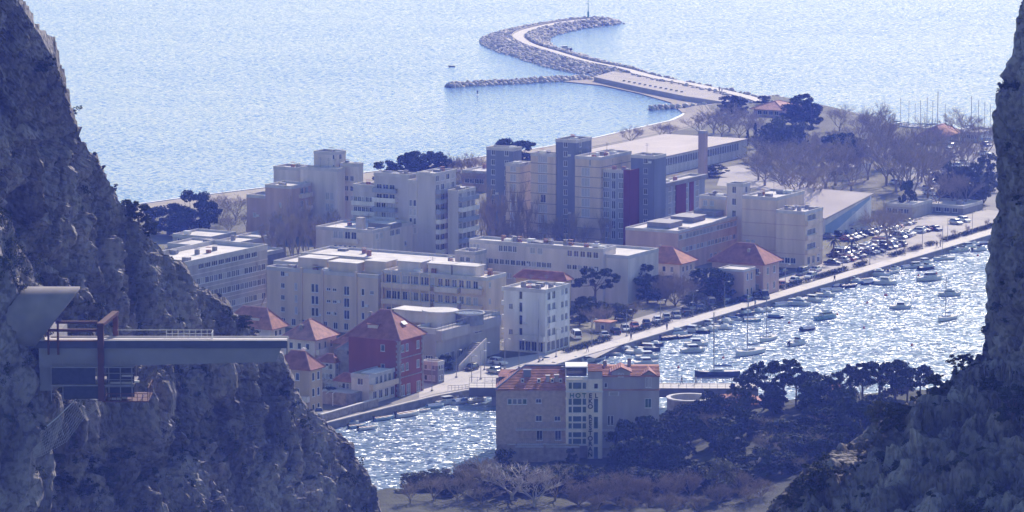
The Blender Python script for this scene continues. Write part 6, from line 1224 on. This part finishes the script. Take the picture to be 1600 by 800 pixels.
def boat(px, py, kind, hm, hd, label, sc_=1.0, group=None, z=0.0):
    p = g(px, py, 0); t = thing({'sail': 'sailing_boat', 'cruiser': 'motor_cruiser'}.get(kind, 'motor_boat' if kind in ('cabin', 'cuddy') else 'rowing_boat'), label, 'boat', (p.x, p.y, z), hd, group)
    for nm, me, _ in boat_parts(kind, hm): link(nm, me, t)
    sc_ *= {'cruiser': .72, 'sail': .9}.get(kind, .82); t.scale = (sc_,) * 3; t.rotation_euler[1] = R(rc.uniform(-2, 2)); return t
QN = -math.atan2(VQ.x, VQ.y) + math.pi   # bow (local -y) towards open water, stern to the quay
BL = [  # px, waterline row, kind, hull, heading offset deg, scale
 (558, 668, 'open', HP, 60, 1.0), (575, 671, 'open', HW, 62, 1.1), (545, 663, 'cover', HW, 55, 1), (600, 656, 'open', HP, 70, 1.2), (637, 650, 'open', HW, 68, 1.5), (662, 643, 'open', HW, 60, .8), (680, 637, 'cover', HP, 66, 1.0), (700, 631, 'cabin', HW, 60, 1.0), (722, 630, 'cover', HW, 70, 1.2), (745, 628, 'cuddy', HW, 60, 1), (735, 619, 'cuddy', HW, 60, 1),
 (866, 577, 'cuddy', HW, 60, 1), (882, 573, 'cover', HW, 65, 1), (902, 568, 'cuddy', HB, 60, 1), (918, 566, 'cabin', HW, 75, .9), (935, 562, 'open', HW, 60, 1), (957, 555, 'open', HW, 5, 1), (976, 549, 'cuddy', HW, 0, 1), (995, 553, 'cuddy', HW, 3, 1.05), (1014, 548, 'cabin', HB, 5, 1.0), (1012, 560, 'cabin', HW, 40, 1.0), (1010, 570, 'cabin', HW, 30, 1), (1020, 541, 'cuddy', HB, 20, 1),
 (1047, 530, 'open', HB, 60, 1.3), (1058, 524, 'cruiser', HW, 50, .85), (1070, 528, 'open', HB, 60, 1), (1082, 519, 'cabin', HW, 0, 1), (1083, 550, 'cabin', HW, 40, 1.05), (1088, 540, 'cabin', HW, 30, 1), (1095, 520, 'cuddy', HB, 0, 1), (1107, 517, 'cuddy', HW, 0, 1), (1106, 510, 'cabin', HW, 0, 1), (1130, 514, 'cuddy', HW, 5, 1), (1132, 505, 'cuddy', HW, 0, 1.05), (1146, 500, 'cover', HW, 0, 1), (1163, 494, 'cuddy', HB, 60, 1.2), (1176, 502, 'open', HP, 40, 1), (1183, 488, 'cuddy', HW, 0, .9), (1196, 486, 'cuddy', HW, 0, .8),
 (1212, 497, 'cover', HB, 10, .9), (1171, 500, 'cover', HW, 60, 1), (1222, 478, 'cover', HW, 60, 1.1), (1249, 477, 'cruiser', HW, 5, .9), (1270, 471, 'cabin', HW, 0, 1), (1290, 463, 'cuddy', HW, 5, 1), (1291, 498, 'cruiser', HP, 65, 1.0), (1292, 456, 'cover', HW, 60, 1.1), (1308, 455, 'cover', HW, 60, 1), (1309, 449, 'cover', HB, 60, 1), (1327, 449, 'open', HB, 70, 1.3), (1336, 442, 'cuddy', HW, 0, 1), (1357, 444, 'cover', HB, 60, 1), (1354, 438, 'open', HW, 60, 1), (1247, 539, 'cuddy', HW, 70, 1.15), (1263, 516, 'cover', HB, 70, 1.1), (1407, 482, 'cabin', HW, 20, .95),
 (1374, 431, 'cruiser', HW, 10, .85), (1383, 444, 'cabin', HW, 5, 1.1), (1397, 426, 'cuddy', HW, 80, 1.2), (1418, 419, 'cover', HW, 60, 1), (1431, 418, 'cabin', HW, 60, .9), (1448, 421, 'cuddy', HB, 60, 1.1), (1445, 412, 'cabin', HW, 60, .9), (1453, 438, 'cabin', HW, 50, 1.25), (1484, 462, 'cruiser', HW, 35, .85), (1492, 394, 'cuddy', HW, 60, 1), (1505, 393, 'cuddy', HW, 60, 1), (1512, 388, 'cabin', HW, 60, 1), (1518, 384, 'cuddy', HW, 60, 1), (1531, 392, 'cuddy', HW, 60, 1), (1535, 382, 'cover', HB, 60, 1)]
hn_ = {HW.name: 'white', HB.name: 'dark blue', HP.name: 'pale blue'}; kn = {'open': 'open boat', 'cover': 'boat under a tarpaulin', 'cuddy': 'motorboat with windscreen', 'cabin': 'cabin boat', 'cruiser': 'cabin cruiser', 'sail': 'sailing boat'}
FREE = {(1291, 498): 'pale blue cruiser anchored alone in the river, off the red roofed annex', (1247, 539): 'white motorboat anchored alone in the middle of the river', (1263, 516): 'dark small boat anchored between the cruiser and the lone motorboat', (1407, 482): 'small white cabin boat alone in open glittering water', (1484, 462): 'white cruiser anchored nearest the right cliff', (1453, 438): 'white cabin boat anchored off the far promenade', (1083, 550): 'white cabin boat at a buoy, nearest of two side by side', (1010, 570): 'white cabin boat nearest the hotel roof on the river'}
ql = sorted([b_ for b_ in BL if (b_[0], b_[1]) not in FREE]); cntk = {}
for b_ in ql: cntk.setdefault((hn_[b_[3].name], b_[2]), []).append(b_)
for b_ in BL:
    if (b_[0], b_[1]) in FREE: lab = FREE[(b_[0], b_[1])]; gr = None
    else:
        l_ = cntk[(hn_[b_[3].name], b_[2])]; i = l_.index(b_); lab = f'{hn_[b_[3].name]} {kn[b_[2]]} moored along the quay' + (f', {ORD[i]} of its kind from left' if len(l_) > 1 else ''); gr = 'boats moored along the quay'
    boat(b_[0], b_[1], b_[2], b_[3], QN + R(b_[4]) + R(rc.uniform(-6, 6)), lab, b_[5], gr)
for px, py, hm, hd, s, lab in ((1120, 588, HB, 78, 1.15, 'long dark hulled sailing boat beyond the bridge, nearest of the yachts'), (1170, 554, HW, 42, 1.1, 'white yacht with the tallest mast, beyond the long dark hulled yacht'), (1199, 532, HW, 30, .85, 'small white sailing boat right of the tall masted white one'), (1479, 500, HW, 38, .85, 'white sailing boat anchored near the right cliff'), (1474, 406, HW, 60, .75, 'white sailing boat moored at the far promenade'), (843, 571, HW, 60, .85, 'white sailing boat moored behind the hotel roof')):
    boat(px, py, 'sail', hm, -R(hd), lab, s)
boat(882, 79, 'cabin', HB, R(100), 'small fishing boat sheltering inside the curved breakwater', 1.2); boat(706, 104, 'open', HB, R(95), 'distant dark rowing boat on the open sea', .6)
# marina masts and boats at the far shore
for i, (px, py, s) in enumerate([(1405, 200, .8), (1418, 202, .75), (1428, 203, .7), (1436, 204, .8), (1446, 205, .9), (1455, 206, .8), (1462, 207, 1.1), (1515, 209, 1.0), (1526, 210, .9), (1536, 210, .85), (1545, 211, .8), (1475, 205, .7)]):
    boat(px, py - 3, 'sail', HW, R(80), f'far white yacht in the marina, {ORD[i]} mast from the left', s, 'yachts in the far marina')
for i, (px, py) in enumerate(sorted((1400 + rc.random() * 145, 215 + rc.random() * 70) for _ in range(16))):
    boat(px, py, rc.choice(['cabin', 'cuddy', 'cover']), HW, R(rc.uniform(40, 110)), f'white boat stored ashore in the far marina yard, {ORD[i]} from the left', 1.0, 'boats stored ashore in the marina yard', z=1.9)
# buoys
qb = MB(); qb.loft([[(.3 * r_ * math.cos(R(a)), .3 * r_ * math.sin(R(a)), z) for a in range(0, 360, 45)] for r_, z in ((.5, -.2), (1, 0), (.9, .25), (.3, .42), (.12, .6))]); BUO = qb.mesh('mooring_buoy', mat('orange_buoy', (.55, .10, .04), .5, .1, 2)); 
for i, (px, py) in enumerate([(1308, 492), (1350, 513), (1355, 474), (1383, 462), (1435, 431), (1463, 428), (1385, 462), (1233, 505), (1425, 540), (1130, 560), (1060, 575), (1528, 400)]):
    p = g(px, py, 0); tag(link('mooring_buoy', BUO, None, tuple(p)), f'small orange mooring buoy in the river, {ORD[i]} listed nearest the quay side' if False else ['small orange buoy left of the two far cruisers', 'orange buoy in open water left of the lone cabin boat', 'orange buoy between the lone cabin boat and the quay', 'orange buoy above the lone cabin boat', 'orange buoy right of the tarpaulin boats', 'orange buoy below the far white cabin boat', 'orange buoy just right of the one above the lone cabin boat', 'orange buoy left of the pale blue cruiser', 'orange buoy lowest in the open river', 'orange buoy right of the long dark hulled yacht', 'orange buoy just behind the road bridge', 'orange buoy nearest the right cliff'][i], 'buoy', 'mooring buoys in the river')
# ================================================================= STREET FURNITURE, PEOPLE
def lamp(p, h, label, group, nm='street_lamp', arms=1):
    t = thing(nm, label, 'street lamp' if nm == 'street_lamp' else 'mast', tuple(p), HQ, group); q = MB(); q.tube([(0, 0, 0), (0, 0, h * .5), (0, 0, h)], [.09, .07, .05], 6); q.box(-.2, .2, -.2, .2, 0, .3); link('pole', q.mesh('pole', METAL), t)
    if nm == 'street_lamp':
        for k in range(arms):
            s = 1 if k == 0 else -1; q = MB(); q.tube([(0, 0, h - .1), (s * .5, 0, h + .1), (s * .9, 0, h + .1)], .035, 4); link('arm', q.mesh('arm', METAL), t); q = MB(); q.box(min(s * .8, s * 1.35), max(s * .8, s * 1.35), -.13, .13, h, h + .14); link('lamp_head', q.mesh('lamp_head', FRAME), t)
for i, u in enumerate(range(64, 345, 17)): lamp(uv(u, -4.9), 6.2, f'grey street lamp on the promenade, {ORD[i]} from the plaza', 'street lamps along the promenade')
for i, (px, py, h) in enumerate([(842, 566, 14), (929, 572, 0)]):
    if h: lamp(g(px, py, 1.5), h, 'tall white flagpole at the quay beside the hotel roof', None, 'flagpole')
for i, (px, py, h) in enumerate([(675, 611, 7), (737, 604, 6.5), (757, 578, 6), (789, 576, 6.5), (713, 590, 6)]): lamp(g(px, py, 1.52), h, ['street lamp at the plaza corner by the crimson house', 'lamp on the plaza by the bridge railing', 'lamp beside the plaza fence', 'lamp at the white block corner', 'lamp by the outdoor stair'][i], None)
for i, (px, py, h, lab) in enumerate([(493, 240, 5, 'thin antenna mast above the pale core tower'), ]): pass
# light tower at the breakwater head
p = g(919, 30, 1.8); t = thing('harbour_light', 'green harbour light column at the end of the breakwater', 'light tower', tuple(p)); GRN = mat('harbour_green', (.03, .20, .14), .5, .1, 1)
q = MB(); q.tube([(0, 0, 0), (0, 0, 1.0), (0, 0, 3.2), (0, 0, 3.6)], [.45, .42, .42, .15], 10); link('base_drum', q.mesh('base_drum', GRN), t); q = MB(); q.tube([(0, 0, 3.5), (0, 0, 9.4)], [.14, .09], 8); link('column', q.mesh('column', GRN), t); q = MB(); q.box(-1.2, 0.3, -.25, .25, 6.85, 7.0); link('platform', q.mesh('platform', GRN), t); q = MB(); q.tube([(0, 0, 9.4), (0, 0, 9.7), (0, 0, 10.1)], [.2, .2, .05], 8); link('lantern', q.mesh('lantern', GRN), t)
# palms
def palm(px, py, h, label):
    p = g(px, py, 1.5); t = thing('palm_tree', label, 'palm tree', tuple(p), 0, 'palms in the car park'); q = MB(); q.tube([(0, 0, 0), (.1, 0, h * .5), (0, .1, h)], [.3, .22, .2], 7); link('trunk', q.mesh('trunk', BARK), t)
    for k in range(22):
        a = k * 2.4; e = rt.uniform(-.5, .9); L = rt.uniform(1.6, 2.2); q = MB(); pts = [Vector((math.cos(a) * L * s, math.sin(a) * L * s, h + e * L * s - 1.0 * L * s * s * .7)) for s in (0, .35, .7, 1)]; sd_ = Vector((-math.sin(a), math.cos(a), 0))
        r = [[pt - sd_ * .22 * (1 - i / 3.4), pt + Vector((0, 0, .12)), pt + sd_ * .22 * (1 - i / 3.4)] for i, pt in enumerate(pts)]; q.loft(r, close=False, caps=False); link('frond', q.mesh('frond', LEAFD), t)
palm(1302, 412, 6, 'dark palm at the left end of the river car park'); palm(1330, 402, 4.5, 'shorter palm beside the river car park')
# young trees in the car park edge
row('bare', [(1490, 372, 3, 2), (1512, 366, 3, 2), (1542, 358, 3.2, 2), (1470, 378, 2.6, 2), (1435, 392, 2.6, 1.6), (1350, 415, 2.6, 1.6), (1415, 398, 2.6, 1.6)], 'young staked tree', 'along the promenade car park edge')
# kiosk with a small red roof
k = (953, 505, 520); b = new_building('kiosk', 'small kiosk with a bright red roof near the umbrella pine', 'kiosk', k); vol(b, k, 930, 962, W_STONE, 1, front=[(.2, .8, 1, (0,), 1, 1.2, 'gl')], roof='mono', roofm=TILE, z0=-.3)
# railings at the plaza
rl = thing('plaza_railing', 'curved metal railing where the bridge leaves the plaza', 'railing', (0, 0, 0)); a = [g(700, 610, 1.53), g(722, 609, 1.53), g(745, 606, 1.53), g(776, 601, 1.53)]; q = MB()
q.tube([p + Vector((0, 0, 1)) for p in a], .04, 4); q.tube([p + Vector((0, 0, .5)) for p in a], .03, 4); link('rails', q.mesh('rails', RAIL), rl)
for p0_, p1_ in zip(a[:-1], a[1:]):
    for j in range(4): p = p0_.lerp(p1_, j / 4); q = MB(); q.tube([(0, 0, 0), (0, 0, 1.02)], .035, 4); link('post', q.mesh('post', RAIL), rl, tuple(p))
# benches
for i, u in enumerate((212, 218, 92, 120, 150, 178, 250)):
    t = thing('bench', f'pale promenade bench, {ORD[i]} built along the hedges', 'bench', tuple(uv([92, 120, 150, 178, 212, 218, 250][i], -5.4, 1.53)), HQ, 'benches on the promenade'); q = MB(); q.box(-.25, .25, -.9, .9, .42, .48); link('seat', q.mesh('seat', PAVE), t); q = MB(); q.box(-.29, -.24, -.9, .9, .5, .9); link('backrest', q.mesh('backrest', PAVE), t)
    for y in (-.75, .75): q = MB(); q.box(-.22, .22, y - .05, y + .05, 0, .42); link('leg', q.mesh('leg', METAL), t)
# people: one skinned figure per pose
def person_mesh(name, stride, lean, cloth, arms=.25):
    J = {'pel': (0, 0, .93), 'chest': (0, -.02 * lean, 1.28), 'neck': (0, -.05 * lean, 1.47), 'head0': (0, -.06 * lean, 1.56), 'head1': (0, -.07 * lean, 1.72)}
    E = [('pel', 'chest'), ('chest', 'neck'), ('neck', 'head0'), ('head0', 'head1')]; Rr_ = {'pel': .16, 'chest': .18, 'neck': .06, 'head0': .095, 'head1': .09}
    for s, nm in ((-1, 'l'), (1, 'r')):
        st_ = stride * s; J[nm + 'hip'] = (s * .1, 0, .88); J[nm + 'kn'] = (s * .1, -st_ * .5 - .02, .48); J[nm + 'an'] = (s * .1, -st_, .08); J[nm + 'to'] = (s * .11, -st_ - .17, .04)
        J[nm + 'sh'] = (s * .2, 0, 1.40); J[nm + 'el'] = (s * .26, st_ * .35, 1.12); J[nm + 'ha'] = (s * .25, st_ * .8 - .08, .86)
        E += [('pel', nm + 'hip'), (nm + 'hip', nm + 'kn'), (nm + 'kn', nm + 'an'), (nm + 'an', nm + 'to'), ('chest', nm + 'sh'), (nm + 'sh', nm + 'el'), (nm + 'el', nm + 'ha')]
        Rr_.update({nm + 'hip': .1, nm + 'kn': .07, nm + 'an': .05, nm + 'to': .045, nm + 'sh': .07, nm + 'el': .05, nm + 'ha': .035})
    ks = list(J); me = bpy.data.meshes.new(name); me.from_pydata([J[k_] for k_ in ks], [(ks.index(a), ks.index(b_)) for a, b_ in E], []); o = bpy.data.objects.new(name, me); C.objects.link(o)
    md = o.modifiers.new('skin', 'SKIN'); 
    for i_, k_ in enumerate(ks): me.skin_vertices[0].data[i_].radius = (Rr_[k_],) * 2
    me.skin_vertices[0].data[0].use_root = True; o.modifiers.new('sub', 'SUBSURF').levels = 1; dg = bpy.context.evaluated_depsgraph_get(); dg.update(); m2 = bpy.data.meshes.new_from_object(o.evaluated_get(dg)); bpy.data.objects.remove(o)
    m2.materials.clear(); TR = mat('dark_trousers', (.04, .045, .07), .9, .2, 3); SK = mat('skin', (.42, .25, .18), .6, .1, 3)
    for x in (cloth, TR, SK): m2.materials.append(x)
    for p_ in m2.polygons:
        z = p_.center.z; p_.material_index = 2 if z > 1.5 or (z < .9 and abs(p_.center.x) > .2 and z > .78) else 1 if z < .95 else 0
        p_.use_smooth = True
    return m2
hq_ = MB(); hq_.loft([[(.1 * r_ * math.cos(R(a)), .1 * r_ * math.sin(R(a)) + .015, z) for a in range(0, 360, 45)] for r_, z in ((.95, 1.62), (1.08, 1.69), (.9, 1.77), (.3, 1.81))]); HAIR = hq_.mesh('hair', mat('dark_hair', (.03, .02, .018), .8, .2, 3))
PM = [person_mesh('person', .28, 1, mat('dark_jacket', (.03, .035, .05), .9, .2, 3)), person_mesh('person', .05, 0, mat('grey_coat', (.20, .20, .22), .9, .2, 3)), person_mesh('person', .2, .5, mat('pale_shirt', (.45, .44, .42), .9, .1, 3))]
for px, py, pm_, hd, zz, lab in ((1065, 602, 0, 90, None, 'person in dark clothes walking on the road bridge, nearer the hotel'), (1087.5, 602, 2, -90, None, 'person in a pale shirt striding on the road bridge'), (1124, 144, 1, 0, 1.8, 'left of two people standing on the breakwater root'), (1128, 144.5, 1, 40, 1.8, 'right of two people standing on the breakwater root'),
        (1469, 386, 1, 60, 1.53, 'person in a grey coat standing by the hedge gap near the far promenade'), (1464, 387, 0, 60, 1.53, 'person in dark clothes beside the hedge gap near the far promenade'), (918, 550, 0, 30, 1.53, 'person walking on the promenade near the hotel'), (986, 532, 0, 30, 1.53, 'person walking on the promenade beside the open car park entrance'), (1180, 479, 2, 30, 1.53, 'person in a pale shirt on the promenade by the red roofed houses'), (1304, 440, 0, 30, 1.53, 'person walking on the promenade before the palm'),
        (664, 594, 0, 70, 1.53, 'person in dark clothes at the corner of the crimson house'), (770, 575, 0, 0, 1.53, 'person standing by the white estate car'), (1042, 516, 1, 30, 1.53, 'person in a grey coat on the middle of the promenade'), (746, 148, 0, 0, .12, 'distant person standing on a board just off the short groyne')):
    p = g(px, py, zz) if zz is not None else atY(px, py, 851.5); 
    if zz is None: x = p.x - A.x; p.z = A.z + dz * x / Lb + .003
    t = thing('person', lab, 'person', tuple(p), R(hd), None); link('body', PM[pm_], t); link('hair', HAIR, t)
    if zz == .12: q = MB(); q.loft([[(-.05, -1.5, .0), (.05, -1.5, .0), (.05, -1.5, .1), (-.05, -1.5, .1)], [(-.38, 0, .0), (.38, 0, .0), (.38, 0, .1), (-.38, 0, .1)], [(-.2, 1.5, .0), (.2, 1.5, .0), (.2, 1.5, .1), (-.2, 1.5, .1)]]); tag(link('paddle_board', q.mesh('paddle_board', FRAME), None, (p.x, p.y, 0.01)), 'flat board floating under the distant standing person', 'board')
# pier wreck items on the harbour platform
for i in range(12): tag(link('mooring_block', boxm('mooring_block', CONC, (-.5, .5, -.3, .3, 0, .5)), None, tuple(g(975 + i * 8.2, 127 + i * 1.55, 1.9))), f'low concrete block, {ORD[i]} from the left on the harbour platform', 'block', 'concrete blocks on the harbour platform')
# haze
hz = MB(); hz.box(-3200, 3200, -60, 5200, -30, 165)
hm = bpy.data.materials.new('haze'); hm.use_nodes = True; hn = hm.node_tree.nodes; hn.clear()
pv = hn.new('ShaderNodeVolumePrincipled'); ho = hn.new('ShaderNodeOutputMaterial'); hm.node_tree.links.new(pv.outputs[0], ho.inputs['Volume'])
pv.inputs['Density'].default_value = 0.00020; pv.inputs['Color'].default_value = (.13, .21, 1.0, 1); pv.inputs['Absorption Color'].default_value = (1, 1, 1, 1)
pv.inputs['Anisotropy'].default_value = 0.35
tag(link('haze', hz.mesh('haze', hm)), kind='stuff')
